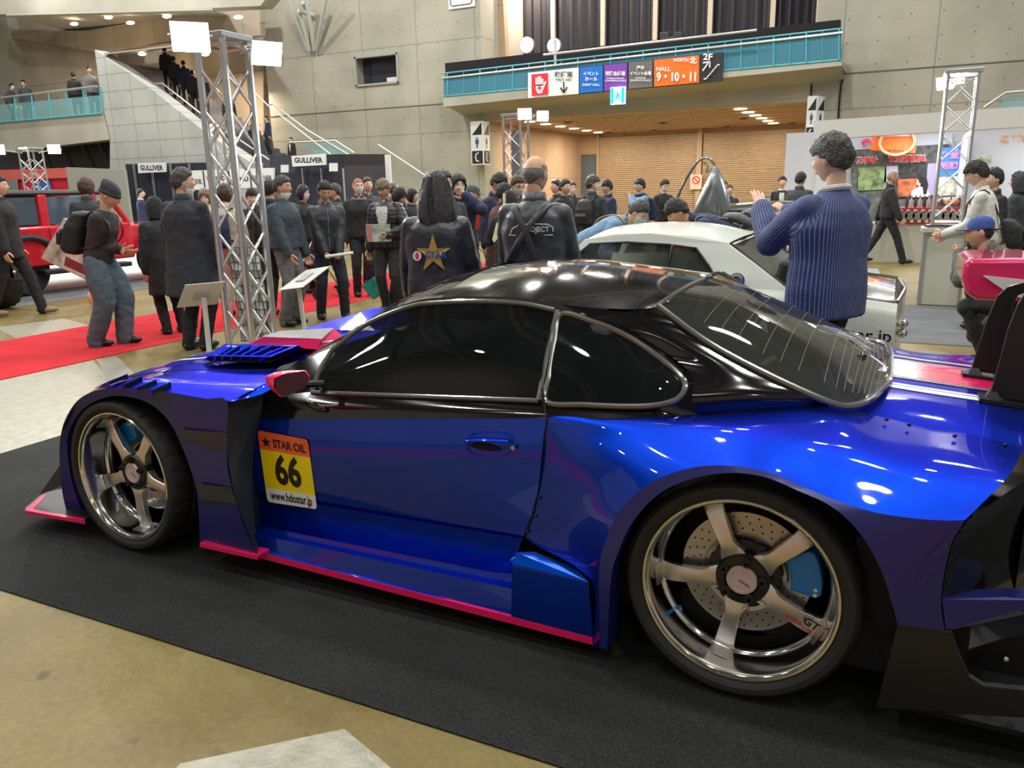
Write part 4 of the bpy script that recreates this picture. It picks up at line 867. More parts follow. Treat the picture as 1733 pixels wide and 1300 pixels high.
# lamps and people rail on the balcony
def par_lamp(u, v, y, r, em, label, grp=None, es=30, col=(1, .8, 1)):
    p = px(u, v, y=y); t = thing('stage_lamp', label, 'lamp', p, grp)
    mb = MB(); mb.lathe([(r*.6, .25), (r, .15), (r*1.05, 0), (r*.95, 0), (r*.9, .05)], 20); mb.build('lamp_housing', mat('lamp_grey', (.35, .35, .4), .4, .4), t)
    mb = MB(); mb.lathe([(r*.92, .02), (0, .01)], 20); mb.build('lamp_face', mat('lamp_glow_%s' % em, col, .5, emit=col, es=es), t)
    mb = MB(); mb.cyl((0, .1, -r*.9), (0, .1, -1.75), .03, n=8); mb.build('lamp_stem', SATIN, t)
par_lamp(891, 76, YW+.2, .26, 'pink', 'bright pink-white stage lamp beside the black curtain on the balcony', es=22, col=(1, .75, .95)); par_lamp(937, 77, YW+.2, .24, 'violet', 'violet-white stage lamp on the balcony pole, right of the pink one', es=9, col=(.75, .7, 1))
lb = thing('lighting_bar', 'long pale bar lying along the top of the balcony railing', 'bar'); rail3([(920, 93), (1281, 51)], YBF-.35, .035, RAILM, 'bar_tube', lb)
mb = MB(); mb.tube([px(939, 66, y=YBF+.3), px(941, 150, y=YBF+.3)], .05, 8); mb.build('bar_post', RAILM, lb)
# camera tripod on balcony
tv = thing('video_camera', 'broadcast video camera on a tripod on the balcony', 'camera', px(1138, 75, y=YW)); mb = MB(); mb.box((0, 0, 0), (.62, .6, .35)); mb.box((-.2, -.1, .26), (.3, .3, .16)); mb.box((.30, -.35, .12), (.25, .2, .30)); mb.build('camera_body', mat('camera_black', (.03, .03, .03), .4), tv, smooth=False, bevel=.02)
mb = MB(); mb.box((0, -.32, -.02), (.3, .03, .22)); mb.build('camera_screen', mat('screen_pale', (.4, .45, .42), .3, emit=(.5, .6, .5), es=.5), tv, smooth=False)
for k in range(3): a = 2*PI*k/3; mb = MB(); mb.tube([(0, 0, -.15), (.4*math.cos(a), .4*math.sin(a), -1.3)], .025, 6); mb.build('tripod_leg', STEEL, tv)

YSG = YBF-.12
def onplane(y): 
    return lambda u, v: px(u, v, y=y)
sgn = thing('direction_sign', 'long row of hall direction sign panels fixed to the balcony railing', 'sign', (0, 0, 0))
def spanel(name, u0, u1, m, dv0=0, dv1=0, par=sgn, dy=0, vt=None):
    top = lambda u: 122.5-(u-893)*.1045; bot = lambda u: 167-(u-893)*.0895
    P = [(u0, top(u0)+dv0), (u1, top(u1)+dv0), (u1, bot(u1)+dv1), (u0, bot(u0)+dv1)]
    mb = MB(); mb.prism([px(u, v, y=YSG+dy) for u, v in P], (0, .06, 0)); return mb.build(name, m, par, smooth=False)
sK = mat('sign_black', (.02, .02, .022), .5); sW = mat('sign_white', (.75, .76, .72), .5, emit=(1, 1, .95), es=.12); sB = mat('sign_blue', (.0, .16, .62), .5); sP = mat('sign_purple', (.20, .05, .42), .5); sG = mat('sign_grey', (.14, .14, .145), .5); sO = mat('sign_orange', (.90, .17, .01), .5); sR = mat('sign_red', (.80, .02, .05), .5); sT = mat('sign_lettering', (.86, .86, .84), .5); 
spanel('sign_backing', 893, 1223, sK)
def stext(s, u0, u1, v, hp, m, par, dy=-.075, bold=.02, name='sign_lettering', y=None):
    """lettering that fills u0..u1 across and hp photograph pixels in height, centred on v"""
    y = (YSG if y is None else y)+dy; vv, ff = text_verts(s, 1, 0, 'CENTER', bold); a, b = px(u0, v, y=y), px(u1, v, y=y); h = (px(u0, v-hp/2, y=y)-px(u0, v+hp/2, y=y)).z
    xs = [p.x for p in vv]; ys = [p.y for p in vv]; x0, x1, y0, y1 = min(xs), max(xs), min(ys), max(ys); c = (a+b)/2; W = b.x-a.x
    mb = MB(); mb.add([Vector((a.x+(p.x-x0)/(x1-x0)*W, y, a.z+(b.z-a.z)*(p.x-x0)/(x1-x0)-h/2+(p.y-y0)/(y1-y0)*h)) for p in vv], ff); return mb.build(name, m, par, smooth=False)
pw = spanel('first_aid_panel', 893.5, 979, sW, .6, -.6, dy=-.03); stext('救護室', 938, 969, 125.5, 9.5, sK, pw); stext('FIRST AID', 941, 967, 135, 4, sK, pw)
mb = MB(); c = px(954, 148, y=YSG-.075); 
for seg in ([(-.035, .28), (.035, .28), (.035, -.2), (-.035, -.2)], [(-.22, -.02), (-.15, .03), (.03, -.24), (-.02, -.28)], [(.22, -.02), (.15, .03), (-.03, -.24), (.02, -.28)]): mb.poly([c+Vector((a*.62, 0, b*.62)) for a, b in seg])
mb.build('arrow_print', sK, pw, smooth=False)
mb = MB(); a = px(913.5, 143.5, y=YSG-.075); mb.poly([a+Vector((x*.72, 0, z*.72)) for x, z in [(-.40, -.44), (.40, -.44), (.40, .46), (-.40, .46)]]); rp = mb.build('red_square', sR, pw, smooth=False)
mb = MB()
for i, (dx, L_) in enumerate([(-.16, .30), (-.06, .36), (.04, .34), (.14, .24)]): mb.poly([a+Vector((dx*.72+x*.72, -.01, z*.72)) for x, z in [(-.04, -.05), (.04, -.05), (.04, L_-.02), (0, L_+.02), (-.04, L_-.02)]])
mb.poly([a+Vector((x*.72, -.01, z*.72)) for x, z in [(-.20, .02), (-.18, -.20), (-.10, -.36), (.10, -.36), (.2, -.14), (.33, .10), (.27, .15), (.16, -.02), (.18, .02)]]); hnd = mb.build('hand_print', sT, rp, smooth=False)
mb = MB(); mb.poly([a+Vector((x*.72, -.02, z*.72)) for x, z in [(-.03, -.25), (.03, -.25), (.03, -.02), (-.03, -.02)]]); mb.poly([a+Vector((x*.72, -.021, z*.72)) for x, z in [(-.11, -.165), (.11, -.165), (.11, -.105), (-.11, -.105)]]); mb.build('cross_mark', sR, rp, smooth=False)
pb = spanel('event_hall_panel', 981, 1020, sB, 1.2, -1.2, dy=-.03); stext('イベント', 987, 1013, 124.5, 7, sT, pb, bold=.03); stext('ホール', 990, 1011, 133.5, 7, sT, pb, bold=.03); stext('EVENT HALL', 986, 1015, 143.5, 4, sT, pb)
pp = spanel('conference_panel', 1022.5, 1061, sP, 1.2, -1.2, dy=-.03); stext('国際会議場', 1025, 1058, 124.5, 8, sT, pp, bold=.03); stext('INTERNATIONAL', 1027, 1057, 132.5, 2.8, sT, pp); stext('CONFERENCE HALLS', 1024, 1060, 136.5, 2.8, sT, pp)
pg = spanel('outdoor_panel', 1064, 1104, sG, 1.2, -1.2, dy=-.03); stext('屋外', 1077, 1091, 114.5, 7, sT, pg, bold=.03); stext('イベント会場', 1066, 1102, 124, 7.2, sT, pg, bold=.03); stext('OUTDOOR', 1075, 1093, 132, 2.8, sT, pg); stext('EXHIBITION SPACE', 1067, 1101, 136, 2.8, sT, pg)
po = spanel('hall_panel', 1107, 1183, sO, 1.2, -1.2, dy=-.03); stext('NORTH', 1140, 1165, 101.5, 6, sT, po); stext('北', 1167, 1179, 102, 12, sT, po, bold=.03); stext('HALL', 1111, 1135, 116.5, 7.5, sT, po); stext('9・10・11', 1111, 1178, 130, 16, sT, po, bold=.04)
stext('2F', 1190, 1206, 96, 11, sT, sgn, bold=.03)
mb = MB(); c = px(1196, 118, y=YSG-.03)-Vector((0, .05, 0)); s_ = .14
st = [(-.1, -.5), (.08, -.5), (.08, -.33), (.24, -.33), (.24, -.16), (.40, -.16), (.40, .02), (.56, .02), (.56, .2), (.72, .2)]
for (x0, z0), (x1, z1) in zip(st, st[1:]): mb.poly([c+Vector((x*.5, 0, z*.5)) for x, z in [(min(x0, x1)-.035, min(z0, z1)-.035), (max(x0, x1)+.035, min(z0, z1)-.035), (max(x0, x1)+.035, max(z0, z1)+.035), (min(x0, x1)-.035, max(z0, z1)+.035)]])
mb.build('stair_print', sT, sgn, smooth=False); mb = MB()
for seg in ([(-.36, -.22), (-.30, -.28), (.0, .12), (-.06, .17)], [(-.34, .22), (.12, .26), (.12, .18), (-.32, .14)], [(.12, .26), (.10, -.12), (.03, -.12), (.04, .2)]): mb.poly([c+Vector((x*.5+.06, 0, z*.5+.10)) for x, z in seg])
mb.build('arrow_print', sT, sgn, smooth=False)
ex = thing('exit_sign', 'green and white running-figure exit sign hanging under the direction signs', 'sign', px(1046, 162, y=YSG)); ex.location = px(1046, 162, y=YSG-.125)
mb = MB(); mb.box((0, .07, .1), (.1, .06, .1)); mb.build('sign_bracket', sK, ex, smooth=False)
mb = MB(); mb.box((0, 0, 0), (.46, .10, .50)); mb.build('sign_box', mat('exit_white', (.8, .9, .85), .5, emit=(.8, 1, .9), es=1.3), ex, smooth=False)
mb = MB(); mb.box((-.17, -.055, 0), (.10, .01, .46)); mb.box((.17, -.055, 0), (.10, .01, .46)); mb.poly([(-.02, -.06, .10), (.03, -.06, .12), (.06, -.06, -.02), (.09, -.06, -.15), (.05, -.06, -.15), (.02, -.06, -.04), (-.05, -.06, -.16), (-.08, -.06, -.13)]); mb.build('exit_print', mat('exit_green', (.0, .55, .35), .5, emit=(0, .9, .6), es=.8), ex, smooth=False)
# partly seen board at the very top
bd = thing('notice_board', 'white rounded notice board high on the concrete wall, cut by the picture edge', 'sign', px(781, -2, y=YW-.05)); mb = MB(); mb.box((0, 0, .1), (1.05, .05, .8)); mb.build('board_face', sW, bd, smooth=False, bevel=.03)
mb = MB(); mb.tube([(x, -.04, z) for x, z in [(-.42, .4), (-.42, -.15), (-.36, -.2), (.36, -.2), (.42, -.15), (.42, .4)]], .015, 6); mb.build('board_border', sK, bd)
# toilet / phone signs (two-sided prism boxes)
def wcsign(u0, u1, um, vt, vb, label, y=YW-.56):
    p = px(u0, vt, y=y); q = px(u0, vb, y=y); wd = px(um, vt, y=y).x-p.x; t = thing('restroom_sign', label, 'sign', (0, 0, 0))
    sd = (px(u1, vt, y=y+.55)-px(um, vt, y=y)); sd = Vector((sd.x, .55, 0))
    mb = MB(); A = Vector((p.x, y, q.z)); B = A+Vector((wd, 0, 0)); Cc = B+sd; H = Vector((0, 0, p.z-q.z)); 
    mb.prism([A, B, Cc, A+Vector((0, .55, 0))], H); mb.build('sign_body', sW, t, smooth=False)
    for (o_, ux, w_) in ((A, Vector((1, 0, 0)), wd), (B, sd.normalized(), sd.length)):
        nrm = Vector((0, -.01, 0)) if ux.x > .99 else Vector((.01, -.01, 0))
        h = H.z; f = lambda a, b: o_+ux*(a*w_)+Vector((0, 0, b*h))+nrm
        m1 = MB(); m1.poly([f(.1, .69), f(.9, .69), f(.9, .97)]); m1.build('triangle_print', sK, t, smooth=False); m1 = MB(); m1.poly([f(.06, .02), f(.94, .02), f(.94, .32), f(.06, .32)]); m1.build('sign_print', sK, t, smooth=False)
        m1 = MB(); m1.poly([f(.5+.09*math.cos(a), .615+.018*math.sin(a)) for a in [2*PI*k/10 for k in range(10)]]); m1.poly([f(.36, .585), f(.64, .585), f(.64, .48), f(.56, .48), f(.56, .38), f(.44, .38), f(.44, .48), f(.36, .48)]); m1.build('figure_print', mat('fig_blue', (.05, .10, .35), .5), t, smooth=False)
        m1 = MB(); c1 = [f(.62, .27), f(.42, .25), f(.36, .17), f(.42, .09), f(.62, .07)]; m1.tube([q_+nrm for q_ in c1], .03*h/1.9, 5); m1.build('phone_mark', sT, t, smooth=False)
    return t
wcsign(796, 828, 817, 206, 279, 'white restroom and telephone sign left of the shutters recess'); wcsign(1367, 1397, 1384, 163, 240, 'white restroom and telephone sign right of the shutters, behind the photographing man')
np_ = thing('no_entry_sign', 'small white and red prohibition sign on the shutter post', 'sign', px(1178, 308, y=YB-.3)); mb = MB(); mb.box((0, 0, 0), (.5, .04, .62)); mb.build('sign_plate', mat('pale_pink', (.8, .55, .45), .5), np_, smooth=False)
mb = MB(); mb.tube([(.15*math.cos(a), -.03, .08+.15*math.sin(a)) for a in [2*PI*k/20 for k in range(20)]], .022, 6, closed=True); mb.tube([(-.1, -.03, .18), (.1, -.03, -.02)], .022, 6); mb.build('ban_mark', sR, np_)
# pipe brackets on the wall top left (tube struts)
ps = thing('wall_struts', 'white tubular struts meeting on the concrete wall', 'bracket', (0, 0, 0))
for a_, b_ in [((486, -10), (521, 84)), ((500, -5), (524, 86)), ((517, -5), (532, 86)), ((553, -8), (535, 84)), ((505, 18), (530, 26)), ((512, 4), (523, 24))]:
    mb = MB(); mb.tube([px(*a_, y=YW-.8), px(*b_, y=YW-.15)], .07 if b_[1] > 30 else .09, 8); mb.build('strut_tube', mat('strut_white', (.5, .52, .48), .5), ps)
# black cable on right wall
cb = MB(); cb.tube(curve_pts([px(u, v, y=YW-.05) for u, v in [(1424, 112), (1427, 125), (1423, 150), (1420, 180), (1419, 200)]], 20), .03, 6); tag(cb.build('wall_cable', SATIN), 'black cable running down the right concrete wall', 'cable')
# ---- left stair and balcony block
YS = 20
def lw(name, pts, m=CONL, y=YS, th=.6): return quadbox(name, pts, y, m, th)
lw('stair_wall', [(160, 84), (172, 92), (250, 146), (345, 222), (425, 276), (425, 420), (186, 420), (186, 235), (175, 190)])
lw('balcony_front', [(-30, 211), (176, 190), (187, 236), (-30, 262)], CONP)
lw('wall_left', [(-60, 27), (9, 26), (10, 27), (33, 166), (36, 207), (-60, 215)], CONP, y=22.9)
lw('wall_top', [(-60, -60), (500, -60), (440, 10), (300, 16), (10, 24), (-60, 26)], CONP)
wbox('wall_left_end', -46, -45.5, 8, 30, 0, HZ, CONP)
WARMLITC = concrete('warm_lit_concrete', (.50, .42, .33), jx=2.4, jz=2.2)  # concrete with the warm lamp light mixed into its colour
lw('wall_balcony_back', [(-40, 20), (180, 5), (180, 195), (-40, 215)], WARMLITC, y=23.4)
lw('wall_stair_back', [(150, -30), (446, -30), (446, 420), (150, 420)], WARMLITC, y=25.5)
quadbox('wall_low_left', [(-40, 240), (190, 225), (190, 420), (-40, 420)], 22, mat('dark_glazing', (.06, .065, .085), .3), .2)
for u in (30, 62, 98, 135, 165):
    mb = MB(); mb.tube([px(u, 238, y=21.9), px(u+22, 290, y=21.9)], .04, 6); struct(mb.build('window_mullion', mat('mull_grey', (.25, .26, .28), .5)))
wbox('floor_balcony_left', -37, -27.9, 20.65, 23.3, 4.35, 4.55, CONP)
for (u, v) in ((450, 262), (492, 292), (440, 268)): q = px(u, v, y=22.0); wbox('floor_landing', q.x-.45, q.x+.45, 21.6, 22.4, 0, q.z, mat('stair_dark2', (.12, .12, .13), .7))
for yb__ in (0,): a_ = px(980, 160, y=YW+.4); wbox('floor_balcony', XR+.02, XR2-.02, YBF+1.65, YW+1.2, 4.0, 4.35, CONP)
# soffits with little lamps
SOF = mat('soffit_pale', (.52, .49, .44), .7)
mb = MB(); mb.grid([[px(10, 24, y=20), px(360, 14, y=20)], [px(120, 52, y=23.6), px(390, 26, y=23.6)]]); struct(mb.build('ceiling_upper_soffit', SOF, smooth=False, solid=.05))
mb = MB(); mb.grid([[px(175, 90, y=20), px(420, 62, y=20)], [px(270, 86, y=25.4), px(430, 62, y=25.4)]]); struct(mb.build('ceiling_stair_soffit', SOF, smooth=False, solid=.05))
quadbox('stair_beam', [(22, 50), (150, 52), (262, 30), (440, 14), (440, 60), (268, 72), (170, 90), (22, 64)], 23.0, WARMLITC, .3)
for i, (u, v) in enumerate([(125, 36), (183, 25), (220, 34), (282, 23), (240, 87), (285, 96), (293, 112), (402, 18), (347, 88)]):
    p = px(u, v, y=21.5 if v < 60 else (22.2 if u == 240 else 24.7))-Vector((0, 0, .22 if u > 350 else .1)); mb = MB(); mb.ell(p, (.20, .12, .06), 12, 6); o = mb.build('down_light', EMW); tag(o, 'small warm down-light over the stair balcony', 'ceiling light', 'down-lights over the stairs')
for loc in ((-29.5, 22.2, 7.6), (-25.5, 23.6, 6.6), (-23.8, 23.6, 5.5)): area('stair_lamp', loc, .4, 120, (1, .78, .55))
# left balcony rail
br_ = thing('balcony_railing', 'teal glass railing of the left stair balcony', 'railing', (0, 0, 0))
GLT = mat('teal_glass', (.25, .62, .66), .1, alpha=.30)
quadbox('glass_panel', [(-20, 179), (170, 161), (172, 192), (-20, 210)], YS-.05, GLT, .02, br_)
rail3([(-20, 168), (165, 146)], YS-.05, .04, RAILM, 'hand_rail', br_); rail3([(-20, 209), (172, 192)], YS-.05, .03, TEAL, 'bottom_rail', br_)
for u in range(-5, 170, 29): v0 = 166-.118*u; mb = MB(); mb.tube([px(u, v0, y=YS-.05), px(u+4, v0+42, y=YS-.05)], .03, 6); mb.build('railing_post', TEAL, br_)
# stair: dark stepped flight beyond the side wall and its handrails
stp = [px(290, 150, y=22), px(470, 290, y=22)]
mb = MB(); a, b = px(190, 106, y=21.5), px(432, 282, y=21.5); STA, STB = a, b; n = 22
prof = []
for k in range(n):
    x0 = a.x+(b.x-a.x)*k/n; x1 = a.x+(b.x-a.x)*(k+1)/n; z0 = a.z+(b.z-a.z)*k/n; prof += [Vector((x0, 21, z0)), Vector((x1, 21, z0))]
mb.prism([Vector((a.x, 21, 0))]+prof+[Vector((b.x, 21, 0))], (0, 3.4, 0)); struct(mb.build('staircase', mat('stair_dark', (.10, .10, .12), .7), smooth=False))
hr = thing('stair_handrail', 'steel handrails with glass beside the long staircase', 'handrail', (0, 0, 0))
for pts in ([(238, 143), (275, 141), (345, 196), (470, 280)], [(430, 155), (455, 180), (560, 262)], [(455, 178), (462, 176), (520, 220), (600, 268)], [(490, 241), (568, 238), (600, 259)], [(640, 245), (712, 292), (770, 335)], [(636, 290), (700, 335)]):
    rail3(pts, 20.6, .03, RAILM, 'rail_tube', hr)
quadbox('rail_glass', [(505, 246), (566, 241), (596, 259), (540, 262)], 20.8, GLT, .02, hr)
# right teal glass at the far right edge
rg = thing('balcony_railing', 'grey railing with teal glass above the white booth at the picture edge', 'railing', (0, 0, 0))
rail3([(1665, 182), (1702, 157), (1760, 152)], 19.6, .03, RAILM, 'hand_rail', rg); quadbox('glass_panel', [(1685, 182), (1708, 161), (1760, 157), (1760, 182)], 19.7, GLT, .02, rg)
# back of the hall behind the photographer (seen in reflections)
wbox('wall_behind', -46, 16, -15.5, -15, 0, HZ, CONP)
# ================================================================== people
SKIN = mat('skin', (.58, .33, .22), .5, var=.06, vscale=20); SKIN2 = mat('skin_light', (.66, .42, .31), .5, var=.05, vscale=20)
EYE = mat('eye_dark', (.012, .008, .007), .3); LIP = mat('lips', (.42, .16, .13), .5)
MASKW = mat('mask_white', (.72, .74, .74), .8); SHOE = mat('shoe_black', (.012, .012, .012), .4); SOLE = mat('sole_grey', (.10, .10, .10), .7)
def cloth(name, col, bs=26, bump=.55, rough=.8, **k): return mat('cloth_'+name, col, rough, bump=bump, bscale=bs, detail=3, var=.15, vscale=5, sheen=.03, **k)
C_BLACK = cloth('black', (.013, .014, .018)); C_CHAR = cloth('charcoal', (.030, .034, .042)); C_NAVY = cloth('navy', (.013, .022, .065)); C_GREY = cloth('grey', (.14, .145, .155)); C_DENIM = cloth('denim', (.055, .10, .17)); C_DENIML = cloth('pale_denim', (.14, .24, .38)); C_WHITE = cloth('white', (.62, .63, .62)); C_BEIGE = cloth('beige', (.52, .46, .35)); C_BROWN = cloth('brown', (.10, .035, .022)); C_COAT = cloth('coat', (.020, .026, .036)); C_TEALG = cloth('bluegrey', (.040, .058, .078)); C_OLIVE = cloth('olive', (.085, .095, .085)); C_RED = cloth('red', (.55, .02, .03))
H_BLK = mat('hair_black', (.010, .009, .009), .42, bump=.9, bscale=120, detail=2); H_BRN = mat('hair_brown', (.065, .035, .022), .45, bump=.9, bscale=120, detail=2); H_GRY = mat('hair_grey', (.20, .19, .18), .5, bump=.9, bscale=120, detail=2); H_SALT = mat('hair_dark_grey', (.055, .052, .05), .42, bump=.9, bscale=110, detail=2); H_BLO = mat('hair_sandy', (.36, .17, .07), .5, bump=.9, bscale=120, detail=2); H_GB = mat('hair_greybrown', (.20, .16, .11), .45, bump=.9, bscale=110, detail=2)
def shell(mb, vox, smooth=6, noise_amp=0, nsc=9, fac=.5):
    """one continuous surface grown around the pieces in mb -> (verts, faces)"""
    me = bpy.data.meshes.new('t'); me.from_pydata(mb.v, [], mb.f); o = bpy.data.objects.new('t', me); TMP.collection.objects.link(o)
    r = o.modifiers.new('r', 'REMESH'); r.mode = 'VOXEL'; r.voxel_size = vox; r.adaptivity = 0
    s = o.modifiers.new('s', 'SMOOTH'); s.factor = fac; s.iterations = smooth
    m2 = evaluated(o)
    if noise_amp:
        NN = [v.normal.copy() for v in m2.vertices]
        for v, nv in zip(m2.vertices, NN):
            p = v.co.copy(); d = noise.noise(p*nsc)*.6+noise.noise(Vector((p.x*nsc*2.3, p.y*nsc*2.3, p.z*nsc*1.1+7)))*.4; v.co = p+nv*(d*noise_amp)
    V = [v.co.copy() for v in m2.vertices]; F_ = [tuple(p.vertices) for p in m2.polygons]
    bpy.data.objects.remove(o); bpy.data.meshes.remove(me); bpy.data.meshes.remove(m2)
    return V, F_
def ik(a, c, l1, l2, pole):
    d = c-a; L = min(d.length, (l1+l2)*.998); d.normalize(); c2 = a+d*L
    x = (l1*l1-l2*l2+L*L)/(2*L); h = math.sqrt(max(0, l1*l1-x*x)); p = pole-d*pole.dot(d)
    p = p.normalized() if p.length > 1e-5 else d.orthogonal().normalized()
    return a+d*x+p*h, c2
def rings(mb, R, n=20, mi=None):
    """loft of elliptical rings (centre, rx, ry, tiltmatrix)"""
    vs = []
    for c, rx, ry, T in R:
        for k in range(n):
            a = 2*PI*k/n; e = Vector((rx*math.copysign(abs(math.cos(a))**.85, math.cos(a)), ry*math.copysign(abs(math.sin(a))**.85, math.sin(a)), 0)); vs.append(c+(T @ e))
    fs = [(i*n+k, i*n+(k+1) % n, (i+1)*n+(k+1) % n, (i+1)*n+k) for i in range(len(R)-1) for k in range(n)]
    fs += [tuple(range(n-1, -1, -1)), tuple((len(R)-1)*n+k for k in range(n))]
    mb.add(vs, fs, mi)
def limb(mb, pts, rs, n=14):
    P = [Vector(p) for p in pts]; mb.tube(P, rs, n)
    for p, r in zip(P, rs): mb.ell(p, r*.985, 12, 8)
def head_fn(d):
    """radius-shaped head, face towards -Y"""
    x, y, z = d
    rx, ry, rz = .0755, .096, .118
    p = Vector((x*rx, y*ry, z*rz))
    front = max(0, -y)
    if z < 0:
        k = -z; p.x *= 1-.30*k**1.5*(.4+.6*front) - .1*k; 
        if y > 0: p.y *= 1-.38*k; p.z *= 1-.1*k*(1-front)
        else: p.y *= 1-.04*k
    p.y -= .004*front
    g = lambda cx, cz, sx, sz: math.exp(-((p.x-cx)/sx)**2-((p.z-cz)/sz)**2)
    if y < 0:
        p.y -= .021*g(0, -.018, .011, .017)+.010*g(0, .008, .008, .024)           # nose
        p.y -= .004*g(0, .036, .05, .010)                                            # brow
        p.y += .010*(g(.031, .014, .014, .011)+g(-.031, .014, .014, .011))             # eye sockets
        p.y -= .006*g(0, -.055, .020, .009)                                           # lips
        p.y += .003*g(0, -.074, .02, .007); p.y -= .008*g(0, -.098, .020, .013)           # chin
        p.y -= .004*(g(.04, -.015, .016, .018)+g(-.04, -.015, .016, .018))              # cheeks
    return p
def sph(n, m):
    for j in range(m+1):
        t = PI*j/m
        for k in range(n):
            a = 2*PI*k/n; yield Vector((math.sin(t)*math.sin(a), -math.sin(t)*math.cos(a), math.cos(t)))
def head_mesh(n=40, m=34, s=1):
    vs = [head_fn(d)*s for d in sph(n, m)]; fs = [(j*n+k, (j+1)*n+k, (j+1)*n+(k+1) % n, j*n+(k+1) % n) for j in range(m) for k in range(n)]
    return vs, fs
def hair_shell(kind, seed=0, n=48, m=40, thick=.016):
    """hair standing over the skull; scalp below the hair line tucked inside"""
    vs = []
    for d in sph(n, m):
        p = head_fn(d); az = math.degrees(math.atan2(d.x, -d.y)); a = abs(az)   # 0 front .. 180 back
        line = float(np.interp(a, [0, 35, 62, 78, 95, 115, 180], [.062, .058, .045, .012, -.005, -.045, -.068]))
        if kind == 'bald': line = float(np.interp(a, [0, 62, 75, 95, 180], [.2, .2, .02, -.01, -.07])); 
        if kind == 'bob': line = float(np.interp(a, [0, 30, 50, 65, 180], [.05, .04, -.0, -.09, -.12]))
        if kind == 'fringe': line = float(np.interp(a, [0, 35, 62, 78, 95, 115, 180], [.034, .034, .030, .008, -.005, -.045, -.068]))
        on = p.z > line and not (kind == 'bald' and (p.z > .058-.02*(a > 110)))
        nz = noise.noise(Vector((d.x*6+seed, d.y*6, d.z*3)))*.55+abs(noise.noise(Vector((d.x*15+seed, d.y*15, d.z*3))))*.38-.08
        t = thick*(.75+nz*.75)*(1.25 if kind in ('fringe', 'bob') else 1)*(.35 if kind in ('bald', 'buzz') else 1)
        e = min(1, max(0, (p.z-line)/.014)); t = t*(e if kind != 'bald' else min(e, 1)) if on else -.012
        if on and kind not in ('bald', 'buzz') and p.z > .03: t += .008*max(0, d.z)
        q = p+Vector((d.x, d.y, d.z*.9)).normalized()*t; vs.append(q)
    return vs, [(j*n+k, (j+1)*n+k, (j+1)*n+(k+1) % n, j*n+(k+1) % n) for j in range(m) for k in range(n)]
def hand_pieces(kind, side=1):
    """palm and five bent fingers; wrist at origin, fingers along -Z, palm facing -Y (towards the front); thumb on +X*side"""
    mb = MB(); mb.ell((0, 0, -.045), (.041, .017, .052), 14, 10); mb.ell((0, 0, -.008), (.028, .020, .03), 12, 8)
    curl = {'relax': (.35, .35, .25), 'grip': (1.25, 1.35, .8), 'open': (.06, .08, .05), 'pinch': (.9, .9, .5)}[kind]
    for i, (x, L, sp) in enumerate([(.030, .072, .12), (.010, .080, .03), (-.010, .076, -.05), (-.029, .060, -.14)]):
        if kind == 'grip': L *= 1.0
        a = 0; p = Vector((x*side, 0, -.085)); pts = [p+Vector((0, 0, .03)), p]
        f = (.85+.1*i)
        for j, c in enumerate(curl):
            a += c*(f if kind != 'open' else 1); seg = L*(.44, .32, .24)[j]
            dvec = Vector((math.sin(sp)*side*math.cos(a), -math.sin(a), -math.cos(a))); p = p+dvec*seg; pts.append(p)
        limb(mb, pts, [.0105, .0098, .0092, .0085, .0072], 10)
    tb = Vector((.030*side, -.004, -.028)); t1 = tb+Vector((.030*side, -.012, -.022)); 
    if kind == 'grip': t1 = tb+Vector((.018*side, -.030, -.018)); t2 = t1+Vector((-.012*side, -.022, -.020)); t3 = t2+Vector((-.018*side, -.004, -.012))
    else: t2 = t1+Vector((.012*side, -.010, -.026)); t3 = t2+Vector((.002*side, -.006, -.020))
    limb(mb, [tb, t1, t2, t3], [.014, .0125, .0105, .0085], 10)
    return mb
_hc = {}
def hand_mesh(kind, side, near):
    k = (kind, side, near)
    if k not in _hc: _hc[k] = shell(hand_pieces(kind, side), .0042 if near else .009, 3)
    return _hc[k]
def horizon(u): return 319.5+(866-u)*.0209
def depth_of(p): return float(np.dot(np.array(p)-CAM, FX))

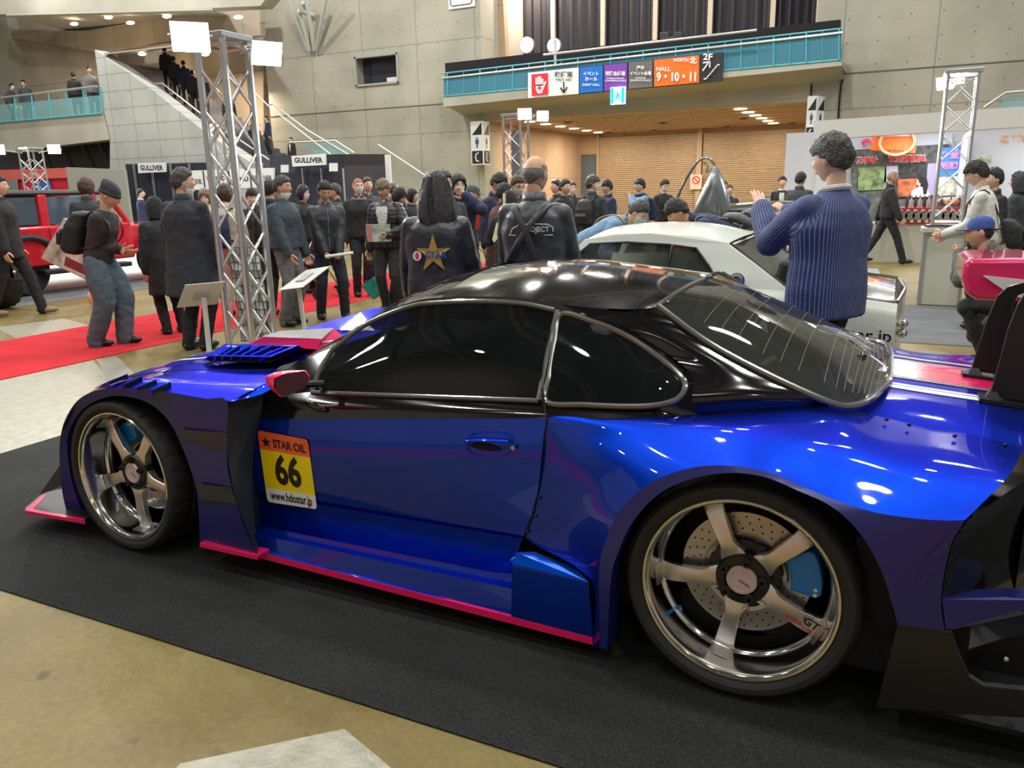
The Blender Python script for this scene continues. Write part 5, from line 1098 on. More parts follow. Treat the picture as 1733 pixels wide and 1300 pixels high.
def person(label, u, v, D=None, foot=None, h=1.70, rel=0, lean=0, hp=0, hy=0, roll=0, L=None, R=None, Lp=None, Rp=None, feet=None, crouch=0,
           top=C_BLACK, kind='jacket', hem=None, bottom=C_BLACK, legw=1, hair='short', hcol=H_BLK, mask=None, glasses=False, skin=SKIN2, near=0, hands=('relax', 'relax'),
           shoe=SHOE, extra=None, group=None, fat=1, handrot=(None, None), collar=True, armw=1, base=None, hoodup=False, shirt=None, notrousers=False, stand_z=.0065):
    if D is None: D = depth_of(px(foot[0], foot[1], z=0)) if foot else min(27, (h-1.4987)*FPX/max(4, horizon(u)-v))
    # ---- skeleton for a 1.70 m figure, facing -Y
    pel = Vector((0, 0, .93-crouch)); T0 = Matrix.Rotation(math.radians(-lean)*-1, 3, 'X')
    T = Matrix.Rotation(math.radians(lean), 3, 'X')          # leaning forward = towards -Y
    up = lambda x, y, z: pel+T @ Vector((x, y, z))
    neck = up(0, .0, .515); TH = Matrix.Rotation(math.radians(lean*.45+hp), 3, 'X')
    TH = Matrix.Rotation(math.radians(hy), 3, 'Z') @ Matrix.Rotation(math.radians(roll), 3, 'Y') @ TH
    hc = neck+Matrix.Rotation(math.radians(lean*.7+hp*.4), 3, 'X') @ Vector((0, -.018, .155))
    topz = hc.z+.118+(.02 if hair != 'bald' else 0)
    P = at_depth(u, v, D); s = (P.z-stand_z)/topz
    r0 = math.atan2(CAM[0]-P.x, P.y-CAM[1]); yaw = r0+math.radians(rel)
    Rz = Matrix.Rotation(yaw, 3, 'Z'); off = Rz @ Vector((hc.x, hc.y, 0))*s
    loc = Vector((P.x-off.x, P.y-off.y, stand_z))
    vox = {2: .011, 1: .015, 0: .024}[near]; nn = {2: (48, 42), 1: (40, 34), 0: (24, 20)}[near]
    shl = {1: up(.168*fat**.5, .0, .428), -1: up(-.168*fat**.5, .0, .428)}
    hands_t = {}; elb = {}; wr = {}
    for sd, tgt, pole in ((1, L, Lp), (-1, R, Rp)):
        if tgt is None: tgt = (.235*sd, -.05, pel.z-.13) if lean < 15 else (.2*sd, -.35*math.sin(math.radians(lean)), pel.z-.05)
        else: tgt = (tgt[0], -tgt[1], tgt[2])
        pole = Vector((.5*sd, .8, -.3)) if pole is None else Vector((pole[0], -pole[1], pole[2]))
        elb[sd], wr[sd] = ik(shl[sd], Vector(tgt), .285, .25, pole)
    feet = feet or {1: (.10, .0, 0), -1: (-.10, .0, 0)}
    hip = {1: pel+Vector((.085, 0, -.02)), -1: pel+Vector((-.085, 0, -.02))}; kn = {}; an = {}
    for sd in (1, -1):
        f = feet[sd]; a = Vector((f[0], -f[1]+.04, f[2]+.085)); kn[sd], an[sd] = ik(hip[sd], a, .44, .42, Vector((.1*sd, -1, 0)))
    root = thing('person', label, 'person', loc, group, yaw); root.scale = (s, s, s)
    def put(name, V, Fc, m, par=root, ang=60):
        b = MB(); b.add(V, Fc); return b.build(name, m, par, ang=ang, weld='keep')
    # ---- body: one mesh
    mb = MB()
    rings(mb, [(up(0, 0, -.08), .10, .09, T), (pel.copy(), .150, .105, T), (up(0, 0, .16), .13, .092, T), (up(0, -.005, .34), .155, .105, T), (up(0, 0, .46), .13, .085, T), (up(0, 0, .50), .06, .06, T)])
    limb(mb, [neck+Vector((0, 0, -.04)), hc+TH @ Vector((0, .022, -.075))], [.056, .050])
    for sd in (1, -1):
        limb(mb, [shl[sd], elb[sd], wr[sd]], [.052, .040, .026])
        limb(mb, [hip[sd], kn[sd], an[sd]], [.080, .055, .040]); mb.ell(an[sd]+Vector((0, -.05, -.045)), (.036, .10, .03), 10, 8)
    V, Fc = shell(mb, vox, 4); B = MB(); B.cur = 0; B.add(V, Fc)
    for sd, hk, hr in ((1, hands[0], handrot[0]), (-1, hands[1], handrot[1])):
        hv, hf = hand_mesh(hk, sd, near); d = (wr[sd]-elb[sd]).normalized(); z = -d
        yy = Vector(hr) if hr is not None else Vector((sd*.8, .5, 0)); yy = (yy-z*yy.dot(z)).normalized(); xx = yy.cross(z)
        M = Matrix((xx, yy, z)).transposed(); B.add([wr[sd]+M @ q for q in hv], hf)
    hv, hf = head_mesh(*nn); B.add([hc+TH @ q for q in hv], hf)
    for sd in (1, -1):
        i0 = len(B.v); B.ell((0, 0, 0), (.010, .020, .031), 12, 10); 
        for i in range(i0, len(B.v)): q = Vector(B.v[i]); B.v[i] = tuple(hc+TH @ (q+Vector((sd*.0765, .006+q.z*-.15, .0))))
        for ex_, ez, r, mi in ((.031, .013, (.0125, .004, .0048), 1), (.031, .036, (.017, .004, .0030), 1)):
            c = head_fn(Vector((sd*ex_/.0755, -math.sqrt(max(0, 1-(ex_/.0755)**2-(ez/.118)**2)), ez/.118)))
            i0 = len(B.v); B.ell((0, 0, 0), r, 10, 6, mi=mi)
            for i in range(i0, len(B.v)): B.v[i] = tuple(hc+TH @ (Vector(B.v[i])+c+Vector((0, -.0015, 0))))
    i0 = len(B.v); B.ell((0, 0, 0), (.020, .004, .0045), 10, 6, mi=2); c = head_fn(Vector((0, -math.sqrt(1-(.056/.118)**2), -.056/.118)))
    for i in range(i0, len(B.v)): B.v[i] = tuple(hc+TH @ (Vector(B.v[i])+c+Vector((0, .0005, 0))))
    body = B.build('body', [skin, EYE if hcol is not H_GRY else H_SALT, LIP], root, ang=70, weld='keep')
    # ---- trousers
    if not notrousers:
        mb = MB(); rings(mb, [(pel+Vector((0, 0, -.10)), .155, .115, Matrix.Identity(3)), (pel.copy(), .168, .122, Matrix.Identity(3)), (up(0, 0, .10), .150, .112, T), (up(0, 0, .12), .12, .09, T)])
        for sd in (1, -1):
            kk = kn[sd]; end = an[sd]+Vector((0, .0, -.045)); lw_ = legw
            limb(mb, [hip[sd]+Vector((0, 0, -.02)), (hip[sd]+kk)/2, kk, (kk+an[sd])/2, an[sd], end], [.098*lw_**.5, .090*lw_, .074*lw_, .068*lw_, .062*lw_, .064*lw_])
        V, Fc = shell(mb, vox, 3, .011 if near else .006, 13); put('trousers', V, Fc, bottom)
    for sd in (1, -1):
        mb = MB(); a = an[sd]; 
        mb.ell(a+Vector((0, -.055, -.048)), (.046, .135, .042), 16, 10); mb.ell(a+Vector((0, .01, -.02)), (.042, .055, .05), 14, 8)
        for i in range(len(mb.v)): q = mb.v[i]; mb.v[i] = (q[0], q[1], max(q[2], a.z-.083))
        put('shoe', mb.v, mb.f, shoe)
    # ---- upper garment
    hem = {'jacket': -.06, 'suit': -.14, 'coat': -.46, 'puffer': -.08, 'hoodie': -.05, 'shirt': -.04, 'knit': -.03}[kind] if hem is None else hem
    e = {'jacket': .030, 'suit': .022, 'coat': .042, 'puffer': .042, 'hoodie': .032, 'shirt': .018, 'knit': .018}[kind]; fx = fat
    mb = MB(); Rg = []
    I3 = Matrix.Identity(3)
    if hem < -.2: Rg += [(pel+Vector((0, .0, hem)), (.205+e)*fx, (.150+e), I3), (pel+Vector((0, 0, hem*.5)), (.185+e)*fx, (.135+e), I3)]
    else: Rg += [(pel+Vector((0, 0, hem)), (.158+e)*fx, (.118+e), I3)]
    Rg += [(pel+Vector((0, 0, .0)), (.160+e)*fx, (.118+e), T), (up(0, 0, .16), (.148+e)*fx, .105+e*1.1, T), (up(0, -.006, .33), (.166+e)*fx, .118+e, T), (up(0, 0, .41), (.160+e)*fx**.5, .104+e*.8, T), (up(0, .0, .455), (.125+e*.7)*fx**.5, .090+e*.6, T), (up(0, .0, .49), .088+e*.5, .074+e*.4, T), (up(0, .0, .515), .066+e*.3, .066+e*.3, T)]
    rings(mb, Rg, 24)
    for sd in (1, -1):
        ar = {'suit': 1.0, 'shirt': .95, 'knit': .95}.get(kind, 1.12)*armw
        cuff = wr[sd]+(wr[sd]-elb[sd]).normalized()*.0
        limb(mb, [shl[sd]+T @ Vector((-sd*.03, 0, .004)), shl[sd], (shl[sd]+elb[sd])/2, elb[sd], (elb[sd]+cuff)/2, cuff], [.060+e*.3, .057+e*.4, (.054+e*.4)*ar, (.052+e*.4)*ar, (.047+e*.35)*ar, (.042+e*.3)*ar])
    V, Fc = shell(mb, vox, 4, {2: .010, 1: .009, 0: .006}[near] if kind != 'suit' else .006, 11)
    if kind == 'puffer':
        V2 = []
        for p in V:
            q = p-pel; V2.append(p+Vector((p.x, p.y, 0)).normalized()*(.006*abs(math.sin(q.z*PI/.055))-.003))
        V = V2
    tp = put('coat' if kind in ('coat', 'suit') else ('jumper' if kind in ('knit', 'shirt', 'hoodie') else 'jacket'), V, Fc, top)
    if top is PIN: stripe_attr(tp.data, [(pel+Vector((0, 0, -.2)), up(0, 0, .5), .17, (0, 1, 0))]+[q for sd in (1, -1) for q in ((shl[sd], elb[sd], .075, (.3, .2, 1)), (elb[sd], wr[sd], .065, (.3, 1, .1)))])
    if collar:
        mb = MB(); hh = {'suit': .035, 'shirt': .04, 'knit': .025}.get(kind, .07); n = 24; Gr = []
        for t in (0, 1):
            row = []
            for k in range(n+1):
                a = -PI/2+.35+(2*PI-.7)*k/n; rr_ = (.078+e*.35)*(1-.06*t) if t == 0 else (.070+e*.2); row.append(up(0, 0, .475)+T @ Vector((rr_*math.cos(a), rr_*math.sin(a)*.95, hh*t+(.02 if math.sin(a) > 0 else 0)*t)))
            Gr.append(row)
        mb.grid(Gr); c_ = mb.build('collar', top if shirt is None else top, root); sm = c_.modifiers.new('s', 'SOLIDIFY'); sm.thickness = .012
    if shirt:
        mb = MB(); 
        w_ = .075 if kind == 'puffer' else .05; mb.grid([[up(x, -.140-e*.95+abs(x)*.25+(.02 if z > .42 else 0), z)+Vector((0, 0, 0)) for x in (-w_*k, -w_*k*.5, 0, w_*k*.5, w_*k)] for z, k in ((.10, .35), (.2, .6), (.3, .9), (.40, 1.1), (.46, .9))]); mb.build('shirt_front', shirt, root)
        mb = MB(); mb.tube([up(.068*math.cos(a), .066*math.sin(a)+.004, .52+.01*math.sin(a)) for a in [2*PI*k/20 for k in range(20)]], .017, 8, closed=True); mb.build('shirt_collar', shirt, root)
    # ---- hair and headgear
    def onhead(V): return [hc+TH @ Vector(q) for q in V]
    if hair in ('short', 'fringe', 'bob', 'bald', 'buzz', 'long'):
        hv, hf = hair_shell('bob' if hair == 'long' else hair, seed=u*.13, n=nn[0]+(40 if near == 2 else 8), m=nn[1]+(22 if near == 2 else 4), thick=.021 if near else .016); put('hair', onhead(hv), hf, hcol, ang=50)
        if hair == 'long':
            mb = MB(); 
            rings(mb, [(Vector((0, .03, .08)), .080, .088, I3), (Vector((0, .035, .0)), .106, .096, I3), (Vector((0, .05, -.09)), .128, .088, I3), (Vector((0, .062, -.17)), .135, .070, I3), (Vector((0, .068, -.22)), .128, .055, I3), (Vector((0, .070, -.265)), .10, .035, I3)], 72)
            for i in range(len(mb.v)):
                q = Vector(mb.v[i]); an_ = math.atan2(q.x, q.y-.04); nz_ = noise.noise(Vector((math.sin(an_)*9, math.cos(an_)*9, q.z*2))); q += Vector((q.x, q.y-.04, 0)).normalized()*nz_*.022; q.z += nz_*.09*(q.z < -.2); 
                if q.y < -.02: q.y = -.02+(q.y+.02)*.2
                mb.v[i] = tuple(q)
            put('long_hair', onhead(mb.v), mb.f, hcol)
    if hair == 'beanie':
        mb = MB(); rings(mb, [(Vector((0, .004, .022)), .084, .103, I3), (Vector((0, .008, .07)), .085, .104, I3), (Vector((0, .02, .11)), .074, .094, I3), (Vector((0, .045, .145)), .05, .066, I3), (Vector((0, .06, .158)), .02, .03, I3)], 28)
        put('beanie', onhead(mb.v), mb.f, hcol); mb = MB(); mb.tube([(.085*math.cos(a), .004+.105*math.sin(a), .03) for a in [2*PI*k/28 for k in range(28)]], .010, 8, closed=True, flat=2); put('beanie_brim', onhead(mb.v), mb.f, hcol)
    if hair == 'cap':
        mb = MB(); rings(mb, [(Vector((0, .004, .030)), .082, .101, I3), (Vector((0, .006, .075)), .079, .097, I3), (Vector((0, .008, .115)), .058, .072, I3), (Vector((0, .01, .132)), .02, .025, I3)], 28); put('cap', onhead(mb.v), mb.f, hcol)
        mb = MB(); mb.add([(x, y, .035+.10*x*x*-3) for x, y in [(-.07, -.06), (-.06, -.13), (-.03, -.165), (0, -.175), (.03, -.165), (.06, -.13), (.07, -.06)]], [tuple(range(7))]); o_ = put('cap_brim', onhead(mb.v), mb.f, hcol); sm = o_.modifiers.new('s', 'SOLIDIFY'); sm.thickness = .006
        hv, hf = hair_shell('short', n=28, m=24, thick=.008); put('hair', onhead(hv), hf, H_BLK)
    if hoodup:
        mb = MB(); rings(mb, [(Vector((0, .04, -.14)), .10, .09, I3), (Vector((0, .03, -.06)), .105, .105, I3), (Vector((0, .02, .04)), .10, .11, I3), (Vector((0, .03, .10)), .08, .09, I3), (Vector((0, .05, .14)), .03, .04, I3)], 24); put('hood', onhead(mb.v), mb.f, top)
    if mask:
        n_, m_ = 20, 10; Vm = []
        dz = 0 if mask == 'on' else -.062; dy_ = 0 if mask == 'on' else .0
        for j in range(m_+1):
            zz = (-.006-.098*j/m_); 
            for k in range(n_+1):
                a = math.radians(-72+144*k/n_); zc_ = max(-.98, min(.98, zz/.118)); rr_ = math.sqrt(1-zc_*zc_); q = head_fn(Vector((rr_*math.sin(a), -rr_*math.cos(a), zc_))); bl = math.exp(-((zz+.055)/.05)**2)*math.exp(-(a/.9)**2)
                Vm.append(q*1.03+Vector((0, -.012*bl, 0))+(Vector((0, .022, -.052)) if mask != 'on' else Vector((0, 0, 0))))
        put('face_mask', onhead(Vm), [(j*(n_+1)+k, j*(n_+1)+k+1, (j+1)*(n_+1)+k+1, (j+1)*(n_+1)+k) for j in range(m_) for k in range(n_)], MASKW)
        for sd in (1, -1):
            mb = MB(); mb.tube([(sd*.066, -.045, -.03 if mask == 'on' else -.085), (sd*.078, .004, .022)], .0016, 5); put('mask_strap', onhead(mb.v), mb.f, MASKW)
    if glasses:
        mb = MB()
        for sd in (1, -1):
            mb.tube([(sd*(.033+.022*math.cos(a)), -.100+.004, .012+.016*math.sin(a)) for a in [2*PI*k/16 for k in range(16)]], .0022, 6, closed=True); mb.tube([(sd*.055, -.094, .016), (sd*.078, .0, .016)], .002, 5)
        mb.tube([(-.011, -.1, .014), (.011, -.1, .014)], .002, 5); put('glasses', onhead(mb.v), mb.f, EYE)
    ctx = dict(root=root, up=up, T=T, TH=TH, hc=hc, wr=wr, elb=elb, shl=shl, kn=kn, an=an, pel=pel, s=s, e=e, put=put, loc=loc, yaw=yaw, onhead=onhead)
    ctx['W'] = lambda p: loc+Rz @ (Vector(p)*s)
    if extra: extra(ctx)
    return ctx
def zipper(c, m=None, z0=-.05, z1=.47):
    mb = MB(); up, e = c['up'], c['e']; mb.tube([up(0, -(np.interp(z, [-.05, .16, .33, .45], [.118, .106, .126, .10])+e*1.02), z) for z in np.linspace(z0, z1, 12)], .004, 5); mb.build('zip', m or mat('zip_grey', (.4, .42, .45), .3, .6), c['root'])
def backpack(c, m, w_=.15, hgt=.42, d=.15, z=.24):
    up = c['up']; T = c['T']; mb = MB(); rings(mb, [(up(0, .16+d*.5, z-hgt/2), w_*.85, d*.40, T), (up(0, .16+d*.55, z-hgt/2+.04), w_, d*.62, T), (up(0, .16+d*.5, z+.05), w_*1.0, d*.60, T), (up(0, .15+d*.4, z+hgt/2-.03), w_*.8, d*.42, T), (up(0, .14+d*.3, z+hgt/2), w_*.4, d*.2, T)], 20)
    V, Fc = shell(mb, .014, 3, .005, 14); b = c['put']('backpack', V, Fc, m)
    mb = MB(); rings(mb, [(up(0, .19+d, z-hgt*.36), w_*.7, d*.24, T), (up(0, .20+d, z-hgt*.1), w_*.72, d*.25, T), (up(0, .19+d, z+.0), w_*.5, d*.12, T)], 16); q = mb.build('pack_pocket', m, b)
    for sd in (1, -1):
        mb = MB(); mb.tube(curve_pts([up(sd*.08, .15, z+hgt*.42), up(sd*.105, .05, .47+c['e']), up(sd*.12, -.10-c['e'], .40), up(sd*.14, -.12-c['e'], .26), up(sd*.16, -.02, .12), up(sd*.12, .15, .08)], 24), .018, 8, flat=.4); mb.build('pack_strap', m, b)
    return b
# main figures -----------------------------------------------------------------
PIN = mat('pinstripe_wool', (.025, .045, .145), .75, bump=.2, bscale=60)
def _pin():
    nt = PIN.node_tree; b = nt.nodes['Principled BSDF']; N = nt.nodes.new; at = N('ShaderNodeAttribute'); at.attribute_name = 'stripe'
    fr = N('ShaderNodeMath'); fr.operation = 'FRACT'; nt.links.new(at.outputs['Fac'], fr.inputs[0]); lt = N('ShaderNodeMath'); lt.operation = 'LESS_THAN'; lt.inputs[1].default_value = .24; nt.links.new(fr.outputs[0], lt.inputs[0])
    mx = N('ShaderNodeMixRGB'); mx.inputs[1].default_value = (.022, .038, .14, 1); mx.inputs[2].default_value = (.17, .20, .33, 1); nt.links.new(lt.outputs[0], mx.inputs[0]); nt.links.new(mx.outputs[0], b.inputs['Base Color'])
def stripe_attr(me, bones):
    """distance round the nearest body part, in units of the stripe pitch, so the stripes run along trunk and sleeves"""
    V = np.array([v.co for v in me.vertices]); best = np.full(len(V), 1e9); val = np.zeros(len(V))
    for p0, p1, r, up_ in bones:
        p0, p1 = np.array(p0), np.array(p1); ax = p1-p0; L = np.linalg.norm(ax); ax = ax/L; t = np.clip((V-p0) @ ax, 0, L); d = V-p0-t[:, None]*ax; dist = np.linalg.norm(d, axis=1)/r
        e1 = np.cross(ax, np.array(up_)); e1 /= np.linalg.norm(e1); e2 = np.cross(ax, e1); a = np.arctan2(d @ e2, d @ e1); m = dist < best; best[m] = dist[m]; val[m] = (a*r/.0145)[m]+200
    at = me.attributes.new('stripe', 'FLOAT', 'POINT'); at.data.foreach_set('value', val.astype(np.float32))
_pin()
def suit_extra(c):
    W = c['W']; mid = (c['wr'][1]+c['wr'][-1])/2
    ph = thing('smartphone', 'smartphone held up sideways by the man in the pinstripe suit', 'phone'); 
    a = W(mid+Vector((0, -.10, .045))); ph.location = a; ph.rotation_euler = (0, 0, c['yaw']+.15)
    mb = MB(); mb.box((0, 0, 0), (.155, .010, .076)); mb.build('phone_body', mat('phone_dark', (.02, .02, .025), .3), ph, smooth=False, bevel=.004); mb = MB(); mb.box((0, .0056, 0), (.145, .001, .068)); mb.build('phone_screen', mat('phone_screen', (.20, .30, .32), .15, emit=(.35, .5, .55), es=.35), ph, smooth=False)
    up = c['up']; mb = MB()
    for k in range(2): pass
    mb = MB(); p0 = up(-.19, .03, .02); mb.grid([[up(-.185, -.08+.05*i, .04-z)+Vector((-.012, 0, 0)) for i in range(4)] for z in (0, .05)]); mb.build('pocket_flap', PIN, c['root'], solid=.006)
    for sd in (1, -1):
        mb = MB(); w_ = c['wr'][sd]; d = (w_-c['elb'][sd]).normalized(); mb.tube([w_-d*.005, w_+d*.018], .040, 14); mb.build('shirt_cuff', C_WHITE, c['root'])
person('man in a navy pinstripe suit photographing with raised hands beside the white coupe', 1412, 224, h=1.76, rel=-128, hp=8, hy=6, L=(.13, .37, 1.34), R=(-.08, .36, 1.31), Lp=(.35, .1, -1), Rp=(-.35, .1, -1), armw=1.3, top=PIN, kind='suit', hem=-.16, bottom=C_BLACK, hcol=H_SALT, hair='fringe', near=2, hands=('open', 'pinch'), handrot=((.2, 1, .6), (-.2, 1, .4)), shirt=C_WHITE, extra=suit_extra, fat=1.5)
def star_back(c):
    up = c['up']; e = c['e']; r = c['root']
    def bk(x, z): return up(-x, .126+e+.012-abs(x)*abs(x)*1.9, z)
    G = mat('gold_print', (.50, .30, .06), .4, .3); mb = MB(); R_ = .125; cz = .235
    c0 = bk(0, cz)
    P = [bk((R_ if k % 2 == 0 else R_*.38)*math.sin(PI*k/5), cz+(R_*1.08 if k % 2 == 0 else R_*.38)*math.cos(PI*k/5)) for k in range(10)]
    mb.add(P+[c0], [(i, (i+1) % 10, 10) for i in range(10)]); mb.build('star_print', G, r, smooth=False)
    mb = MB(); text(mb, 'STAR', 0, 0, 0, 1, bold=.03, fn=lambda x, y: bk(.02+x*.062, .225+y*.062)+Vector((0, .010, 0))); mb.build('back_lettering', mat('blue_print', (.03, .07, .35), .4), r, smooth=False)
    mb = MB(); mb.poly([bk(-.115+.032*math.cos(a), .225+.034*math.sin(a))+Vector((0, .004, 0)) for a in [2*PI*k/20 for k in range(20)]]); mb.build('round_print', mat('white_print', (.7, .7, .7), .5), r, smooth=False)
    mb = MB(); mb.poly([bk(-.115+.014*math.cos(a), .225+.024*math.sin(a))+Vector((0, .006, 0)) for a in [2*PI*k/20 for k in range(20)]]); mb.build('red_print', sR, r, smooth=False)
    mb = MB(); text(mb, 'RACING TEAM', 0, 0, 0, 1, fn=lambda x, y: bk(.02+x*.018, .188+y*.022)+Vector((0, .003, 0))); 
person('person with long greying hair in a black satin jacket printed with a gold star', 735, 289, D=5.1, rel=172, hy=14, hp=8, lean=5, L=(.24, .25, .80), R=(-.28, .12, .78), top=cloth('satin', (.018, .021, .028), rough=.38, bs=12), kind='jacket', bottom=C_DENIM, hair='long', hcol=mat('hair_streaked', (.035, .032, .032), .4, bump=.9, bscale=140, detail=2), near=2, fat=1.12, extra=star_back)
def bald_extra(c):
    up = c['up']; e = c['e']; r = c['root']; wp = mat('white_print'); bk = lambda x, z: up(-x, .128+e+.006-x*x*1.6, z)
    mb = MB(); text(mb, 'PROJECT', 0, 0, 0, 1, bold=.02, fn=lambda x, y: bk(.05+x*.040, .335+y*.044)+Vector((0, .010, 0))); mb.build('back_lettering', wp, r, smooth=False)
    mb = MB(); mb.tube([bk(x, z) for x, z in [(-.13, .30), (-.11, .34), (-.06, .365), (.02, .37), (.12, .365), (.15, .345), (.15, .32)]], .0035, 5); mb.tube([bk(-.14, .298), bk(.15, .298)], .003, 5); mb.build('car_print', wp, r)
    mb = MB(); text(mb, 'www.secret-', 0, 0, 0, 1, bold=.02, fn=lambda x, y: bk(.03+x*.030, .290+y*.03)); 
    st = mat('strap_black', (.008, .008, .008), .6)
    for p in ([(.12, -.05, .49), (.10, .10, .46), (.02, .155, .33), (-.06, .162, .12), (-.14, .12, -.05)], [(-.10, -.05, .49), (-.09, .10, .46), (.0, .152, .35), (.09, .155, .22), (.19, .05, .08)]):
        mb = MB(); mb.tube(curve_pts([up(a, b+e*.5+.01, cz) for a, b, cz in p], 24), .022, 8, flat=.25); mb.build('shoulder_strap', st, r)
person('bald man with crossed black straps over a dark printed jacket, seen from behind', 905, 264, D=4.95, h=1.72, rel=166, hy=-16, hp=6, L=(.22, .20, .86), R=(-.24, .18, .82), top=cloth('satin_grey', (.040, .048, .058), rough=.42, bs=11), kind='jacket', bottom=C_BLACK, hair='bald', hcol=H_GRY, near=2, extra=bald_extra, skin=SKIN, mask='on', fat=1.12)
# front group by the lighting mast
def rod(c):
    W = c['W']; a, b = W(c['wr'][-1]+Vector((-.02, -.09, -.05))), W(c['wr'][1]+Vector((.16, -.06, -.015))); mb = MB(); mb.tube([a, b], .018, 10); o = mb.build('rolled_leaflet', WHITEV); tag(o, 'white rolled leaflet gripped by the man in the zipped black jacket', 'leaflet'); zipper(c)
person('man in a zipped black jacket looking down and gripping a white roll at his waist', 548, 305, foot=(600, 550), rel=10, hp=22, lean=3, L=(.10, .20, .86), R=(-.07, .22, .84), feet={1: (.16, .05, 0), -1: (-.13, -.05, 0)}, top=cloth('black_shell', (.018, .023, .032), rough=.5, bs=14), bottom=cloth('navy_wool', (.017, .022, .045)), hcol=H_BLK, near=2, hands=('grip', 'grip'), skin=SKIN, extra=rod, fat=1.06)
def brochure(c):
    W = c['W']; w_ = c['wr'][1]; p = W(w_+Vector((-.115, -.045, .03))); t = thing('brochure', 'glossy colour brochure held by the man in the black puffer jacket', 'brochure', p, rz=c['yaw']); t.rotation_euler = (.12, 0, c['yaw']+.15)
    mb = MB(); mb.box((0, 0, 0), (.30, .006, .215)); mb.build('cover', mat('brochure_cover', (.45, .55, .52), .3, var=.6, vscale=9), t, smooth=False); mb = MB(); mb.box((-.11, -.004, 0), (.05, .002, .20)); mb.build('red_edge', mat('soft_red', (.75, .25, .25), .4), t, smooth=False); zipper(c, z0=-.06, z1=.1)
person('grey-haired man in an open black puffer jacket and white shirt holding a brochure', 648, 302, D=9.7, rel=-22, hp=20, hy=-8, lean=3, L=(.10, .24, 1.02), Lp=(.9, -.2, -.4), R=(-.26, .05, .80), top=cloth('puffer', (.020, .021, .026), rough=.45, bs=10), kind='puffer', bottom=cloth('grey_black', (.025, .027, .032)), hair='fringe', hcol=H_GB, near=2, hands=('grip', 'relax'), handrot=((1, .6, 0), None), shirt=C_WHITE, skin=SKIN, extra=brochure)
person('man in a blue-grey padded jacket and grey trousers with a white mask under his chin', 476, 296, D=8.8, rel=52, hp=4, hy=10, L=(.22, .12, .80), R=(-.20, .22, .78), top=C_TEALG, kind='jacket', bottom=C_GREY, hcol=H_SALT, near=2, mask='chin', skin=SKIN, fat=1.15, hem=-.02)
person('tall man in a long black coat, mask hanging from his ear, seen from behind', 306, 283, D=7.5, rel=140, hy=-40, L=(.24, .05, .82), R=(-.24, .10, .84), top=C_COAT, kind='coat', hem=-.40, bottom=C_BLACK, hcol=H_SALT, near=2, mask='chin', fat=1.15)
def beanie_extra(c):
    backpack(c, mat('pack_black', (.010, .011, .014), .6, bump=.4, bscale=30), w_=.17, hgt=.46, d=.19, z=.22)
    W = c['W']; t = thing('framed_print', 'framed colour car print tucked under the arm of the man in the beanie', 'picture')
    A, B_, Cc, Dd = [at_depth(u, v, 8.75) for u, v in ((107, 369), (170, 416), (168, 482), (69, 437))]
    A, B_, Cc, Dd = [at_depth(u, v, d) for u, v, d in ((108, 369, 8.6), (172, 415, 8.45), (167, 484, 8.5), (69, 437, 8.75))]
    n_ = (B_-A).cross(Dd-A).normalized()*.02; mb = MB(); mb.prism([A, B_, Cc, Dd], n_); mb.build('frame', mat('frame_silver', (.45, .40, .38), .4), t, smooth=False)
    cn = (A+B_+Cc+Dd)/4; ins = [cn+(q-cn)*.94-n_*.06 for q in (A, B_, Cc, Dd)]; ins2 = [cn+(q-cn)*.94+n_*1.06 for q in (A, B_, Cc, Dd)]
    PM = mat('print_art', (.42, .38, .30), .25, var=.75, vscale=6); mb = MB(); mb.poly(ins); mb.poly(ins2); mb.build('print_face', PM, t, smooth=False)
    mb = MB(); q = lambda a, b: ins[0].lerp(ins[1], a).lerp(ins[3].lerp(ins[2], a), b)-n_*.05; q2 = lambda a, b: ins2[0].lerp(ins2[1], a).lerp(ins2[3].lerp(ins2[2], a), b)+n_*.05
    for f in (q, q2): mb.poly([f(.35, .72), f(.92, .70), f(.95, .92), f(.38, .94)])
    mb.build('car_drawing', mat('print_maroon', (.22, .03, .035), .3), t, smooth=False)
    mb = MB()
    for f in (q, q2): mb.poly([f(.05, .05), f(.75, .03), f(.6, .30), f(.08, .28)])
    mb.build('sky_drawing', mat('print_sky', (.25, .42, .68), .3, var=.5, vscale=10), t, smooth=False)
person('man in a dark beanie with a black backpack, wide faded jeans and arms folded', 182, 309, foot=(220, 596), rel=62, hp=18, lean=16, hy=8, L=(-.02, .26, 1.02), R=(.04, .24, 1.0), feet={1: (.08, .16, 0), -1: (-.10, -.06, 0)}, top=cloth('dark_knit', (.026, .022, .024)), kind='knit', bottom=cloth('wide_jeans', (.075, .115, .155), bs=9, bump=.8), legw=1.45, hair='beanie', hcol=C_CHAR, near=2, skin=SKIN, extra=beanie_extra, hem=-.06)
person('dark-haired person in a black jacket standing behind the man in the beanie', 143, 300, foot=(155, 524), rel=170, hy=-30, top=C_CHAR, bottom=C_DENIML, near=1, hcol=H_BRN, kind='jacket', shoe=SHOE, hair='bob', feet={1: (.08, 0, 0), -1: (-.09, .1, 0)})
person('person bent in a black hooded coat beside the long-coated man', 258, 333, D=8.6, rel=-160, lean=14, top=C_BLACK, kind='coat', hem=-.42, near=1, hair='short', hoodup=True, bottom=C_BLACK)
person('small-headed man in a blue suit far behind, between the beanie and the long coat', 237, 319, D=21, rel=80, top=C_NAVY, kind='suit', shirt=C_WHITE, hcol=H_BLK)
person('older masked person with brown hair behind the lighting mast', 345, 319, D=11.5, rel=-10, mask='on', hcol=H_GB, top=C_BEIGE, kind='jacket', bottom=C_BEIGE, near=1, hair='bob', hp=12)
